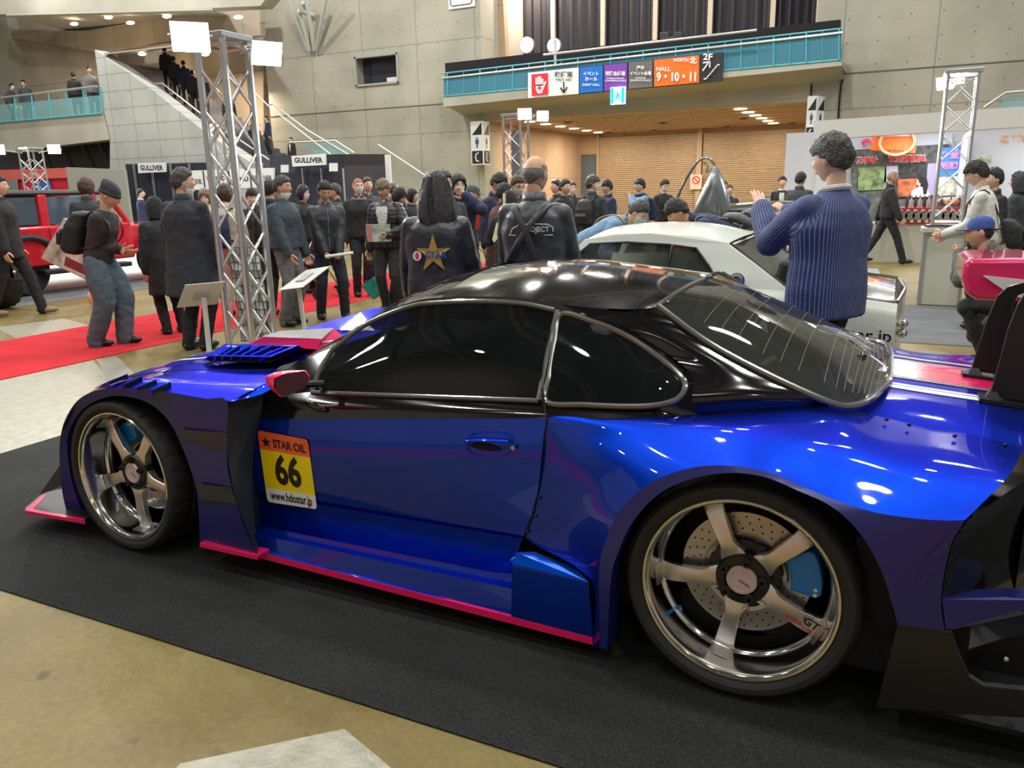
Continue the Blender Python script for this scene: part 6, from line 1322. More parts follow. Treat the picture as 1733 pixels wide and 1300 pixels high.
person('brown-haired person in a white and navy hooded parka behind the near mast', 379, 311, D=9.6, rel=150, hcol=H_BRN, top=C_BEIGE, kind='jacket', bottom=C_BEIGE, near=1, hair='bob', extra=lambda c: backpack(c, C_NAVY, z=.2))
person('masked person in black with a fringe, left of the chin-mask man', 425, 318, D=11, rel=12, mask='on', top=C_BLACK, near=1, hair='fringe', hcol=H_BLK, hp=10)
person('man in black standing close behind the man with the mask under his chin', 455, 303, D=9.6, rel=150, top=C_BLACK, near=1)
person('masked woman with black hair between the chin-mask man and the zipped jacket', 512, 313, D=11.8, rel=50, mask='on', top=C_BLACK, near=1, hair='bob')
person('man in a dark jacket just behind the zipped black jacket, head in profile', 566, 310, D=12.3, rel=-95, top=C_CHAR, near=1, hcol=H_SALT, hair='short')
person('sandy-haired masked man in a grey hoodie and black coat', 605, 300, D=11.2, rel=6, mask='on', hair='buzz', hcol=H_BLO, top=C_BLACK, near=1, hy=8, extra=lambda c: (lambda mb: (mb.tube([c['up'](.09*math.cos(a), .085*math.sin(a), .50+.01*math.sin(a)) for a in [2*PI*k/20 for k in range(20)]], .024, 8, closed=True), mb.build('grey_hood', C_GREY, c['root'])))(MB()))
person('person with reddish-brown hair glimpsed behind the sandy-haired masked man', 621, 299, D=12.8, rel=20, hcol=H_BRN, top=C_CHAR, near=0)
person('dark-haired woman in black looking down, left of the star jacket', 674, 316, D=10.2, rel=62, hp=25, lean=8, hair='bob', top=C_BLACK, near=1)
person('grey-brown haired head showing above the dark-haired woman', 664, 309, D=13.5, rel=180, hcol=H_BRN, top=C_CHAR)
person('dark-haired woman partly behind the star jacket, facing right', 697, 318, D=11.4, rel=60, top=C_BLACK, near=0, hair='bob')
person('masked man with short black hair right behind the star jacket', 750, 288, D=7.6, rel=20, mask='on', top=C_CHAR, near=1, hcol=H_BLK)
person('masked woman with glasses in a navy coat, hand raised to her face', 775, 294, D=8.9, h=1.68, rel=14, mask='on', glasses=True, top=C_NAVY, near=1, hair='bob', L=(.05, .16, 1.48), Lp=(.8, 0, -.8), R=(-.05, .24, 1.02), kind='coat', hem=-.3)
def redbag(c):
    p = at_depth(811, 370, 9.9); t = thing('paper_bag', 'red carrier bag held by the man in the green cap', 'bag', p); mb = MB(); mb.box((0, 0, 0), (.20, .08, .28), taper=.92); mb.build('bag_body', C_RED, t, smooth=False, bevel=.01); mb = MB(); mb.tube([(-.06, 0, .13), (-.04, 0, .24), (.04, 0, .24), (.06, 0, .13)], .006, 6); mb.build('bag_handle', SATIN, t)
person('man in a green cap and dark red jacket holding a red bag', 800, 312, D=10.4, rel=75, hair='cap', hcol=cloth('cap_green', (.05, .10, .08)), top=C_CHAR, near=1, hp=10, extra=redbag, lean=6, fat=1.1)
person('dark-haired man in a navy jacket bending his head left of the bald man', 843, 292, D=9.8, rel=58, hp=22, lean=8, top=cloth('navy_dark', (.02, .03, .06)), near=1, hair='fringe')
person('person in a long brown coat behind the navy jacket', 853, 309, D=9.2, h=1.62, rel=120, top=C_BROWN, kind='coat', near=1, lean=6, hair='short')
def paperfan(c):
    t = thing('paper_wand', 'cream paper fan held upright by the person in the black hood', 'fan'); mb = MB(); mb.prism([at_depth(u, v, 8.2) for u, v in ((851, 327), (855, 327), (855, 362), (851, 362))], (0, .01, 0)); mb.build('fan_stick', C_BEIGE, t, smooth=False); mb = MB(); mb.prism([at_depth(u, v, 8.2) for u, v in ((840, 378), (853, 369), (848, 395), (836, 411), (833, 405))], (0, .01, 0)); mb.build('fan_blade', C_BEIGE, t, smooth=False)
person('short person in a black hooded jacket holding up a cream paper fan', 862, 322, D=8.4, rel=175, hoodup=True, top=C_BLACK, near=1, L=(.15, .28, 1.2), R=(-.15, .28, 1.2), extra=paperfan, kind='coat')
person('man with glasses and a grey mask left of the bald man, looking down', 876, 296, D=9.6, rel=30, hp=18, glasses=True, mask='on', top=C_CHAR, near=1, hcol=H_BRN)
grp = 'heads in the crowd between the bald man and the white coupe'
person('dark-haired person facing left in the crowd behind the bald man shoulder', 941, 303, D=13, rel=-60, top=C_BLACK)
person('man in a black coat with short black hair, right of the bald man', 956, 303, D=12, rel=50, top=C_BLACK, near=1)
person('short masked person in black looking down beyond the black coat', 968, 307, D=14.5, rel=20, top=C_BLACK, mask='on')
person('grey-haired person in dark clothes with a round black backpack', 1003, 296, D=11.6, rel=150, hy=-50, hcol=H_SALT, top=C_CHAR, near=1, mask='on', extra=lambda c: backpack(c, mat('pack_black')), hair='fringe')
person('young man in a dark navy jacket with a tan strap, facing left', 1027, 304, D=13.2, h=1.65, rel=-62, top=C_NAVY, near=1, hair='fringe', bottom=C_BLACK, hp=8, shirt=None)
person('black-haired man in denim with a navy scarf and backpack, chin on his hand', 1083, 302, D=13.8, rel=-55, top=C_DENIML, near=1, hair='fringe', L=(-.02, .2, 1.38), Lp=(.5, .5, -.8), extra=lambda c: (backpack(c, C_NAVY), (lambda mb: (mb.tube([c['up'](.085*math.cos(a), .085*math.sin(a), .50) for a in [2*PI*k/20 for k in range(20)]], .035, 10, closed=True), mb.build('scarf', C_NAVY, c['root'])))(MB())))
person('man in a black shirt with folded arms in front of the left shutter', 1125, 303, D=15, rel=35, hp=18, top=C_BLACK, near=1, L=(-.05, .24, 1.15), R=(.05, .26, 1.13), kind='shirt', mask='on')
def strapx(c):
    mb = MB(); up = c['up']; e = c['e']; mb.tube(curve_pts([up(-.08, -.02, .50+e), up(-.06, .10, .44+e), up(.04, .15+e, .25), up(.15, .10+e, .05)], 20), .014, 8, flat=.5); mb.build('bag_strap', mat('strap_tan', (.45, .24, .06), .5), c['root'])
person('man in a pale denim jacket with a tan strap bending over the dark car', 1080, 337, D=8.0, rel=70, lean=62, hp=10, top=C_DENIML, near=1, hair='short', hcol=H_SALT, bottom=C_BLACK, L=(.15, .5, .75), R=(-.15, .5, .75), mask='on', extra=strapx)
person('man with spiky dark hair in a navy jacket bending into the dark car', 1148, 334, D=7.6, rel=-80, lean=66, hp=8, top=C_NAVY, near=1, hair='fringe', hcol=H_BLK, L=(.15, .5, .75), R=(-.15, .5, .75), skin=SKIN, bottom=C_BLACK, extra=lambda c: backpack(c, C_GREY, w_=.11, hgt=.3, d=.08, z=.1))
person('masked person in beige beside the man in the black jacket, before the right shutter', 1226, 306, D=17, rel=0, top=C_BEIGE, mask='on', hcol=H_BRN, bottom=C_BEIGE)
person('bearded man in a grey and black jacket in front of the right shutter', 1235, 312, D=16, rel=10, top=C_CHAR, hcol=H_BRN, h=1.62)
person('man in a dark suit and white shirt standing before the right shutter', 1325, 298, D=16, rel=0, top=C_BLACK, kind='suit', shirt=C_WHITE, hcol=H_BLK, near=1)
person('person in a padded black jacket with a grey hood beside the toilet sign wall', 1356, 291, D=13.5, rel=150, top=C_CHAR, near=1, hair='fringe', fat=1.2, kind='puffer')
def stripes(c): pass
person('bald stocky man in a black jacket walking past the white booth', 1512, 288, foot=(1495, 452), rel=96, hp=4, top=C_BLACK, near=1, hair='buzz', hcol=mat('scalp', (.30, .19, .13), .5), bottom=C_BLACK, fat=1.2, glasses=True, L=(.27, -.15, .85), R=(-.27, .18, .86), feet={1: (.08, -.34, .03), -1: (-.08, .36, 0)}, skin=SKIN)
person('young man in glasses and a white shirt with black backpack straps at the booth', 1656, 271, D=7.8, h=1.66, rel=-95, hp=14, lean=12, glasses=True, top=C_WHITE, kind='shirt', near=2, L=(.05, .38, .98), R=(-.05, .38, .96), hair='fringe', extra=lambda c: backpack(c, C_BLACK, w_=.14, hgt=.3, d=.14, z=.02))
person('woman in black with tied-up hair just behind the white shirt', 1684, 283, D=8.4, rel=-60, top=C_BLACK, near=1, hair='short', hcol=H_BLK, fat=1.05)
person('person in a dark hooded coat at the right edge of the crowd', 1726, 290, D=9.8, rel=-100, top=C_CHAR, near=1, hoodup=True, fat=1.3)
person('man in dark clothes at the right picture edge, below the booth lettering', 1742, 318, D=10.6, rel=-120, top=C_BLACK, near=1, fat=1.2)
person('crouching man in a blue cap and grey-green jacket taking a photograph', 1662, 364, D=6.4, rel=-84, crouch=.42, lean=38, hp=-12, hair='cap', hcol=cloth('cap_blue', (.03, .07, .28)), top=C_OLIVE, kind='jacket', near=2, L=(.03, .52, .88), R=(-.05, .50, .86), Lp=(.7, 0, -.8), Rp=(-.7, 0, -.8), feet={1: (.12, .30, 0), -1: (-.12, -.05, 0)}, skin=SKIN, hands=('grip', 'grip'), fat=1.12, bottom=C_BLACK)
person('person in black trousers and tan shoes cut by the left picture edge', -6, 296, foot=(20, 543), rel=70, top=C_BLACK, bottom=C_BLACK, near=1, kind='coat', hem=-.2, shoe=mat('shoe_tan', (.28, .18, .13), .6), feet={1: (.08, .30, 0), -1: (-.08, -.22, 0)})
# upstairs
def upst(label, u, v, D, rel, top, z, **k): person(label, u, v, D=D, rel=rel, top=top, stand_z=z, **k)
for lab, u, v, rel, topm, kw in [('man in dark clothes leaning over the left balcony rail, holding a phone', 19, 141, 60, C_CHAR, dict(lean=15)), ('person in a white scarf and blue jacket leaning on the left balcony rail', 38, 135, -20, C_TEALG, dict(lean=12)),
                  ('person in a black jacket looking out from the left balcony', 123, 121, 170, C_BLACK, {}), ('man in a grey top behind the black jacket on the left balcony', 150, 112, 20, C_GREY, {})]:
    upst(lab, u, v, 31.6+(u < 60)*2.4, rel, topm, 4.555, **kw)
dY = lambda y, u: depth_of(px(u, 150, y=y))
for k, (lab, u, v, rel, topm) in enumerate([('tall person in black at the top of the staircase', 281, 108, 170, C_BLACK), ('person in dark clothes second from the top of the staircase', 296, 122, 160, C_CHAR), ('person in navy third from the top of the staircase', 312, 126, 180, C_NAVY), ('person in black fourth from the top of the staircase', 327, 138, 175, C_BLACK), ('person in a dark coat halfway down the staircase', 345, 160, 180, C_COAT), ('person in grey lower on the staircase, behind the mast', 388, 188, 185, C_CHAR)]):
    q = px(u, v, y=22.2); n_st = 22; f_ = min(n_st-1, max(0, int((q.x-STA.x)/(STB.x-STA.x)*n_st))); zf = STA.z+(STB.z-STA.z)*f_/n_st; hd = Vector((q.x, 22.2, zf+1.66)); dd = np.array(hd)-CAM; dz_ = float(dd @ FX); upst(lab, 866.5+FPX*float(dd @ RX)/dz_, 650-FPX*float(dd @ UX)/dz_, dz_, rel, topm, zf)
upst('man in a dark suit on the lower flight of the staircase', 450, 196, dY(22, 450), -60, C_NAVY, px(450, 262, y=22).z+.005, kind='suit', shirt=C_WHITE); upst('man in a black suit standing at the foot of the stair rail', 492, 232, dY(22.0, 492), -40, C_BLACK, px(492, 292, y=22.0).z+.005, kind='suit', shirt=C_WHITE); upst('person in dark clothes beside the suited man on the stairs', 426, 209, dY(22, 438), 150, C_BLACK, px(440, 268, y=22).z+.005)
for lab, u, v, topm in (('operator in a green top sitting on the balcony beside the lamps', 1000, 80, C_OLIVE), ('operator in black on the balcony, right of the green top', 1040, 83, C_BLACK)):
    upst(lab, u, v, depth_of(px(u, v, y=YBF+.85)), 0, topm, px(u, 165-(u-750)*.0963, y=YBF).z+.003)
# ================================================================== masts, stands, booths, other cars
ALU = mat('aluminium', (.62, .63, .65), .28, .9); ALUD = mat('aluminium_dull', (.45, .46, .48), .4, .8)
LAMPH = mat('flood_housing', (.55, .56, .57), .35, .5)
def mast(label, x, y, H, z0=0, a=.29, lamps=(), step=.36, r=.026):
    t = thing('lighting_mast', label, 'truss', (x, y, z0)); c = [(-a/2, -a/2), (a/2, -a/2), (a/2, a/2), (-a/2, a/2)]
    for (p, q) in c:
        mb = MB(); mb.cyl((p, q, 0), (p, q, H-z0), r, n=10); mb.build('upright_tube', ALU, t)
    n = int((H-z0)/step)
    for k in range(4):
        mb = MB(); p, q = c[k], c[(k+1) % 4]
        for i in range(n):
            za = .1+i*step; zb = za+step*.95; A, B_ = (p, q) if (i+k) % 2 else (q, p)
            mb.tube([(A[0], A[1], za), (B_[0], B_[1], zb)], r*.36, 6)
            mb.tube([(A[0], A[1], zb), (B_[0], B_[1], za)], r*.36, 6) if a > .28 else None
        mb.tube([(p[0], p[1], H-z0-.06), (q[0], q[1], H-z0-.06)], r*.5, 6); mb.tube([(p[0], p[1], .06), (q[0], q[1], .06)], r*.5, 6)
        mb.build('lattice', ALU, t)
    mb = MB(); mb.box((0, 0, H-z0+.01), (a+.08, a+.08, .05)); mb.build('top_plate', ALUD, t, smooth=False, bevel=.006)
    mb = MB(); mb.box((0, 0, .012), (a+.12, a+.12, .02)); mb.build('base_plate', ALUD, t, smooth=False)
    return t
def flood(label, pos, tgt, size=.26, es=38, power=40, bracket=None):
    pos = Vector(pos); t = thing('floodlight', label, 'floodlight', pos); d = (Vector(tgt)-pos).normalized(); q = d.to_track_quat('-Y', 'Z'); t.rotation_euler = q.to_euler()
    mb = MB(); w_, h = size, size*.78
    F0 = [(-w_/2, -.04, -h/2), (w_/2, -.04, -h/2), (w_/2, -.04, h/2), (-w_/2, -.04, h/2)]; B0 = [(x*.6, .09, z*.6) for x, _, z in F0]; 
    mb.add(F0+B0, [(0, 1, 5, 4), (1, 2, 6, 5), (2, 3, 7, 6), (3, 0, 4, 7), (4, 5, 6, 7)]); mb.build('lamp_housing', LAMPH, t, smooth=False, solid=.008)
    for k in range(6): mb = MB(); z = (-.4+.16*k)*h*.6/.5*.5; mb.box((0, .11, z*1.0), (w_*.55, .05, .008)); mb.build('cooling_fin', LAMPH, t, smooth=False)
    mb = MB(); mb.box((0, -.03, 0), (w_*.92, .012, h*.92)); mb.build('lamp_face', mat('flood_glow_%d' % es, (1, 1, 1), .5, emit=(1, .99, .95), es=es), t, smooth=False)
    mb = MB(); mb.tube([(-w_*.56, 0, 0), (-w_*.56, .10, 0), (0, .17, 0), (w_*.56, .10, 0), (w_*.56, 0, 0)], .010, 6); mb.build('yoke', ALUD, t)
    if bracket is not None:
        M = (Matrix.Translation(pos) @ q.to_matrix().to_4x4()).inverted(); mb = MB(); mb.tube([(0, .15, 0), M @ Vector(bracket)], .014, 8); mb.build('mount_arm', ALUD, t)
    area('flood_beam', pos+d*.08, size, power, (1, .98, .94), target=tgt, shape='SQUARE')
    return t
tgtc = (-1.2, .6, .6)
m1 = px(430, 603, z=0); MX, MY = m1.x-.145, m1.y+.145
mast('square aluminium truss mast with two floodlights rising between the crowd and the bonnet', MX, MY, 2.84, r=.032, a=.30)
flood('large glaring floodlight on the outer arm of the near truss mast', at_depth(322, 62, 6.5), (-.3, -1.6, .9), .30, 60, 30, bracket=(MX-.05, MY-.1, 2.78))
flood('second floodlight on the near truss mast, turned away to the right', at_depth(449, 88, 6.9), (-.8, 1.2, .4), .27, 45, 25, bracket=(MX+.15, MY+.05, 2.72))
mast('slim truss mast seen through the near mast, further back', -13.4, 11.6, 2.9, a=.26); flood('pale floodlight head on the mast behind the near mast', (-13.5, 11.35, 2.92), (-16, 9, .5), .24, 6, 10, bracket=(-13.4, 11.6, 2.8))
mast('truss mast with two floodlights over the red stand at the left', -21.9, 12.8, 2.86, a=.42)
flood('left floodlight of the mast over the red off-roader', (-22.4, 12.2, 2.84), (-4, -1, 1.2), .34, 45, 60, bracket=(-22.1, 12.7, 2.75)); flood('right floodlight of the mast over the red off-roader', (-21.3, 13.1, 2.84), (-3, -1, 1.2), .32, 40, 60, bracket=(-21.7, 12.9, 2.75))
cm = px(897, 492, z=0); CX, CY = -6.55, 12.35
mast('truss mast with two floodlights behind the bald man in front of the tan wall', CX, CY, 2.86, a=.36)
flood('left glaring floodlight on the mast behind the bald man', at_depth(888, 193, 14.6), (0, -2, 1.3), .26, 48, 60, bracket=(CX-.1, CY, 2.75)); flood('right floodlight on the mast behind the bald man, turned aside', at_depth(917, 196, 14.7), (3, 4, .5), .24, 26, 40, bracket=(CX+.15, CY, 2.75))
mb = MB(); mb.box((CX, CY+.02, 1.35), (.20, .03, 2.5)); tag(mb.build('cable_cover', mat('cover_grey', (.16, .17, .19), .6), smooth=False), 'grey cloth strip hanging inside the mast behind the bald man', 'cover')
PXX, PYY = .84, 9.0
pl = thing('plinth', 'white box plinth carrying the right-hand truss mast', 'plinth', (PXX, PYY, .006)); WH = mat('plinth_white', (.52, .52, .43), .5)
mb = MB(); mb.box((0, 0, .44), (.44, .44, .88)); mb.build('plinth_body', WH, pl, smooth=False, bevel=.004); mb = MB(); mb.box((0, 0, .905), (.54, .54, .055)); mb.build('plinth_top', WH, pl, smooth=False, bevel=.004)
for sx, sy in ((-1, -1), (1, -1), (-1, 1), (1, 1)): mb = MB(); mb.box((sx*.215, sy*.215, .44), (.035, .035, .87)); mb.build('corner_post', ALUD, pl, smooth=False)
mast('truss mast with a glaring floodlight standing on the white plinth', PXX, PYY, 2.70, z0=.942, a=.31, r=.02, step=.33)
flood('glaring floodlight on top of the plinth mast', at_depth(1618, 131, 9.6), (0, -1, 1.2), .20, 60, 80, bracket=(PXX, PYY, 2.62)); flood('second floodlight on the plinth mast, seen from its side', at_depth(1601, 140, 9.55), (-3, 4, .8), .20, 10, 20, bracket=(PXX-.1, PYY, 2.6))
mb = MB(); mb.tube(curve_pts([(PXX-.24, PYY-.2, .955), (PXX-.1, PYY-.25, .97), (PXX+.1, PYY-.22, .955), (PXX+.2, PYY-.24, .965), (PXX+.24, PYY-.1, .955)], 30), .012, 6); tag(mb.build('power_cable', SATIN), 'black power cable coiled on the plinth top', 'cable')
# ---- display stands seen from behind
def stand(label, plate, D0, D1, post, dpost):
    t = thing('display_stand', label, 'stand', (0, 0, 0)); P = [at_depth(u, v, d) for (u, v), d in zip(plate, (D0, D0, D1, D1))]; n_ = (P[1]-P[0]).cross(P[3]-P[0]).normalized()*.008
    mb = MB(); mb.prism(P, n_); mb.build('sign_plate', mat('stand_white', (.62, .63, .60), .5), t, smooth=False)
    g = px(*post[1], z=.0); a = at_depth(*post[0], (D0+D1)/2); mb = MB(); w_ = .022
    mb.add([a+Vector((sx*w_, sy*w_*.6, 0)) for sx, sy in ((-1, -1), (1, -1), (1, 1), (-1, 1))]+[Vector((g.x, g.y, .01))+Vector((sx*w_, sy*w_*.6, 0)) for sx, sy in ((-1, -1), (1, -1), (1, 1), (-1, 1))], [(0, 1, 5, 4), (1, 2, 6, 5), (2, 3, 7, 6), (3, 0, 4, 7), (0, 1, 2, 3), (4, 5, 6, 7)]); mb.build('post', mat('stand_white'), t, smooth=False)
    mb = MB(); mb.box((g.x, g.y, .008), (.3, .3, .014)); mb.build('foot_plate', ALUD, t, smooth=False)
    c = sum(P, Vector((0, 0, 0)))/4; mb = MB(); mb.prism([c+(p-c)*.35 for p in P], -n_*2); mb.build('plate_bracket', mat('bracket_grey', (.42, .43, .42), .5), t, smooth=False)
gd = depth_of(px(355, 602, z=0))-.1; stand('white tilted information stand seen from behind, left of the near truss mast', [(313, 483), (381, 477), (367, 515), (299, 521)], gd-.12, gd+.12, [(345, 503), (355, 602)], gd)
gd = depth_of(px(516, 560, z=0)); stand('white tilted information stand in front of the man gripping a white roll', [(518, 457), (559, 450), (512, 486), (472, 491)], gd-.02, gd-.30, [(504, 478), (516, 560)], gd)
# wire panel inside the near mast
t = thing('mesh_panel', 'crumpled white sheet with a black wire grid behind the near mast', 'panel', (0, 0, 0)); mb = MB(); G = []
for j in range(13):
    row = []
    for i in range(9):
        u = 386+i*6.4+j*2.0; v = 418+j*13.2; p = at_depth(u, v, 8.0); row.append(p+Vector((0, 0, 0))+Vector((-.43, .87, 0))*(.05*noise.noise(Vector((i*.8, j*.8, 1)))))
    G.append(row)
mb.grid(G); mb.build('white_sheet', mat('sheet_white', (.60, .61, .58), .7), t, ang=20)
mb = MB(); off = Vector((.43, -.87, 0))*.012
for row in G: mb.tube([p+off for p in row], .004, 4)
for i in range(9): mb.tube([G[j][i]+off for j in range(13)], .004, 4)
mb.build('wire_mesh', SATIN, t)
# ---- booths at the left
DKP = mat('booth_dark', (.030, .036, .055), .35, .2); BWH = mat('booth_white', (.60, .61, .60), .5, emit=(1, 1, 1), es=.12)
def flat(name, pts, y, m, par=None, th=.08, **k):
    mb = MB(); mb.prism([px(u, v, y=y) for u, v in pts], (0, th, 0)); return mb.build(name, m, par, smooth=False, **k)
def toground(p, y): q = px(*p, y=y); return Vector((q.x, q.y, 0))
def wallbooth(name, label, u0, v0, u1, v1, y, m, vb=None, th=.1):
    t = thing(name, label, 'booth', (0, 0, 0)); a, b = px(u0, v0, y=y), px(u1, v1, y=y); mb = MB(); mb.prism([Vector((a.x, y, 0)), Vector((b.x, y, 0)), b, a], (0, th, 0)); mb.build('panel', m, t, smooth=False); return t, a, b
b1, a, b = wallbooth('exhibition_booth', 'dark panelled booth with a white name board behind the long-coated man', 212, 278, 352, 275, 19.5, DKP)
for u in (228, 258, 290, 322): mb = MB(); p = px(u, 300, y=19.4); mb.box((p.x, 19.42, px(u, 277, y=19.4).z/2), (.07, .06, px(u, 277, y=19.4).z)); mb.build('panel_post', ALUD, b1, smooth=False)
s1 = flat('name_board', [(233, 276), (279, 275), (279, 291), (234, 293)], 19.2, BWH, b1); stext('GULLIVER', 237, 276, 284, 9, INK, s1, dy=-.01, bold=.03, y=19.2)
b2, a, b = wallbooth('exhibition_booth', 'dark booth with white name board and white corner post, behind the zipped jacket', 455, 263, 582, 261, 17.4, DKP)
p0, p1 = px(582, 261, y=17.4), px(652, 261, y=19.2); mb = MB(); mb.prism([Vector((p0.x, p0.y, 0)), Vector((p1.x, p1.y, 0)), p1, p0], (0, .06, 0)); mb.build('side_panel', mat('booth_side', (.05, .055, .085), .3, .2), b2, smooth=False)
mb = MB(); mb.prism([p0+Vector((0, -.05, 0)), p1+Vector((0, -.05, 0)), p1+Vector((0, -.05, -.32)), p0+Vector((0, -.05, -.32))], (0, .04, 0)); mb.build('fascia', mat('fascia_black', (.02, .018, .022), .5), b2, smooth=False)
p2 = px(656, 262, y=19.0); mb = MB(); mb.box((p2.x, 19.0, p2.z/2), (.16, .1, p2.z)); mb.build('corner_post', BWH, b2, smooth=False)
for u in (511, 543, 580): mb = MB(); p = px(u, 280, y=17.3); zz = px(u, 285, y=17.3).z; mb.box((p.x, 17.3, zz/2), (.035, .05, zz)); mb.build('panel_post', ALUD, b2, smooth=False)
s2 = flat('name_board', [(493, 264), (549, 260), (550, 279), (495, 282)], 17.1, BWH, b2); stext('GULLIVER', 498, 546, 271, 9, INK, s2, dy=-.01, bold=.03, y=17.1)
for (u0, u1, v0, v1) in ((475, 488, 279, 292), (557, 571, 276, 290)): n_ = flat('door_notice', [(u0, v0), (u1, v0), (u1, v1), (u0, v1)], 17.1, BWH, b2, .02); stext('SALE', u0+2, u1-2, (v0+v1)/2-2, 2.5, INK, n_, dy=-.01, y=17.1) if 0 else None
b3 = thing('logo_fascia', 'long white fascia board with dark dealer lettering behind the near truss mast', 'sign', (0, 0, 0)); fl = flat('fascia_board', [(318, 289), (462, 284), (462, 316), (318, 322)], 16.4, BWH, b3); zb_ = px(390, 319, y=16.4)
for u, wd in ((320, .08), (460, .08)): q = px(u, 318, y=16.45); mb = MB(); mb.box((q.x, 16.5, q.z/2), (wd, .08, q.z)); mb.build('fascia_post', ALUD, b3, smooth=False)
stext('MODEL', 322, 342, 307, 8, INK, fl, dy=-.01, y=16.4); stext('W', 349, 357, 302, 8, sR, fl, dy=-.01, y=16.4, bold=.04); stext('WHND', 361, 380, 302, 8, INK, fl, dy=-.01, y=16.4); stext('ZENU', 392, 420, 303, 8, INK, fl, dy=-.01, y=16.4, bold=.04); stext('GULLIVER', 427, 460, 301, 8, INK, fl, dy=-.01, y=16.4)
for u in (345, 388, 424): p = px(u, 303, y=16.38); mb = MB(); mb.box((p.x, 16.38, p.z), (.03, .02, .5)); mb.build('board_joint', SATIN, fl, smooth=False)
RB = mat('booth_red', (.62, .015, .04), .5); b4, a, b = wallbooth('exhibition_booth', 'red booth with a paler red band along its top, at the left edge', -40, 289, 113, 284, 19, RB)
flat('pale_band', [(-40, 289), (113, 284), (115, 301), (-40, 306)], 18.9, mat('booth_salmon', (.70, .13, .11), .5), b4); flat('grey_opening', [(-40, 307), (27, 304), (30, 345), (-40, 350)], 18.85, mat('opening_grey', (.22, .23, .24), .7), b4); flat('blue_panel', [(56, 309), (80, 306), (88, 330), (62, 330)], 18.85, mat('panel_blue', (.03, .14, .42), .5), b4)
b5, a, b = wallbooth('exhibition_booth', 'plain pale grey partition between the red booth and the dark booth', 111, 283, 210, 287, 18, mat('partition_grey', (.36, .36, .33), .7))
# ---- white booth at the right
BW = mat('booth_bright', (.60, .60, .58), .5); BIN = mat('booth_inside', (.55, .57, .62), .6)
b6 = thing('exhibition_booth', 'large white booth with a deep white beam, banners and a counter at the right', 'booth', (0, 0, 0))
yF, yB_ = 15.0, 17.6
flat('fascia_beam', [(1376, 205), (1760, 178), (1760, 213), (1378, 236)], yF, BW, b6, .35)
bk0, bk1 = px(1378, 232, y=yB_), px(1900, 205, y=yB_); mb = MB(); mb.prism([Vector((bk0.x-.6, yB_, 0)), Vector((bk1.x, yB_, 0)), Vector((bk1.x, yB_, 2.6)), Vector((bk0.x-.6, yB_, 2.6))], (0, .08, 0)); mb.build('back_wall', BIN, b6, smooth=False)
q = px(1381, 232, y=yF); mb = MB(); mb.box((q.x, yF+.1, q.z/2), (.08, .08, q.z)); mb.build('front_post', BW, b6, smooth=False)
q2 = px(1640, 220, y=yF); mb = MB(); mb.prism([Vector((q2.x+.02, yF+.4, 0)), Vector((q2.x+.1, yF+.4, 0)), Vector((q2.x+.1, yF+.4, q2.z)), Vector((q2.x+.02, yF+.4, q2.z))], (0, 2.1, 0)); mb.build('side_wall', BIN, b6, smooth=False)
area('booth_light', (.6, 15.9, 2.45), 1.2, 55, (.95, .97, 1)); area('booth_light', (3.2, 15.9, 2.45), 1.2, 55, (.95, .97, 1))
def art(name, pts, m, par, y, th=.015): return flat(name, pts, y, m, par, th)
t = thing('banner', 'shrine and street scene banner with red prayer lettering behind the walking man', 'banner', (0, 0, 0)); yb = 17.45
art('banner_sheet', [(1440, 254), (1612, 243), (1612, 376), (1440, 380)], mat('art_slate', (.10, .11, .10), .6, var=.7, vscale=7), t, yb)
art('green_scene', [(1452, 284), (1500, 281), (1500, 320), (1452, 323)], mat('art_green', (.20, .28, .12), .6, var=.7, vscale=8), t, yb-.03); art('white_scene', [(1498, 282), (1522, 280), (1518, 306), (1496, 308)], mat('art_pale', (.5, .5, .62), .6), t, yb-.03)
art('shop_scene', [(1520, 279), (1572, 275), (1568, 330), (1520, 335)], mat('art_dark', (.03, .03, .03), .6, var=.9, vscale=12), t, yb-.04); art('orange_scene', [(1520, 304), (1552, 302), (1550, 330), (1519, 334)], mat('art_orange', (.62, .14, .05), .6, var=.7, vscale=9), t, yb-.06); art('lilac_scene', [(1570, 277), (1586, 276), (1584, 330), (1566, 331)], mat('art_lilac', (.42, .36, .60), .6), t, yb-.05)
art('printed_hair', [(1554, 303), (1560, 299), (1568, 301), (1571, 312), (1568, 328), (1563, 329), (1561, 312), (1556, 309)], mat('art_ink', (.01, .01, .01), .6), t, yb-.08); art('printed_face', [(1552, 304), (1557, 303), (1560, 310), (1556, 316), (1551, 312)], mat('art_skin', (.70, .45, .36), .6), t, yb-.07); art('printed_shirt', [(1543, 323), (1556, 315), (1570, 320), (1575, 333), (1541, 334)], mat('art_white', (.7, .7, .7), .6), t, yb-.07)
for (s_, u0, u1, v, hp) in (('乃神社', 1451, 1485, 271, 11), ('安全祈願処', 1503, 1567, 268, 12)):
    stext(s_, u0-1.2, u1+1.2, v, hp+2.4, mat('art_white'), t, dy=-.09, bold=.075, y=yb); stext(s_, u0, u1, v, hp, mat('art_redink', (.72, .03, .03), .6), t, dy=-.11, bold=.03, y=yb)
t2 = thing('banner', 'white header sheet with pink lettering above the shrine banner', 'banner', (0, 0, 0)); art('banner_sheet', [(1440, 228), (1612, 218), (1612, 243), (1440, 254)], mat('art_bluewhite', (.52, .56, .66), .6), t2, yb); stext('走に', 1457, 1492, 242, 15, mat('art_pink', (.85, .03, .15), .6), t2, dy=-.06, bold=.05, y=yb)
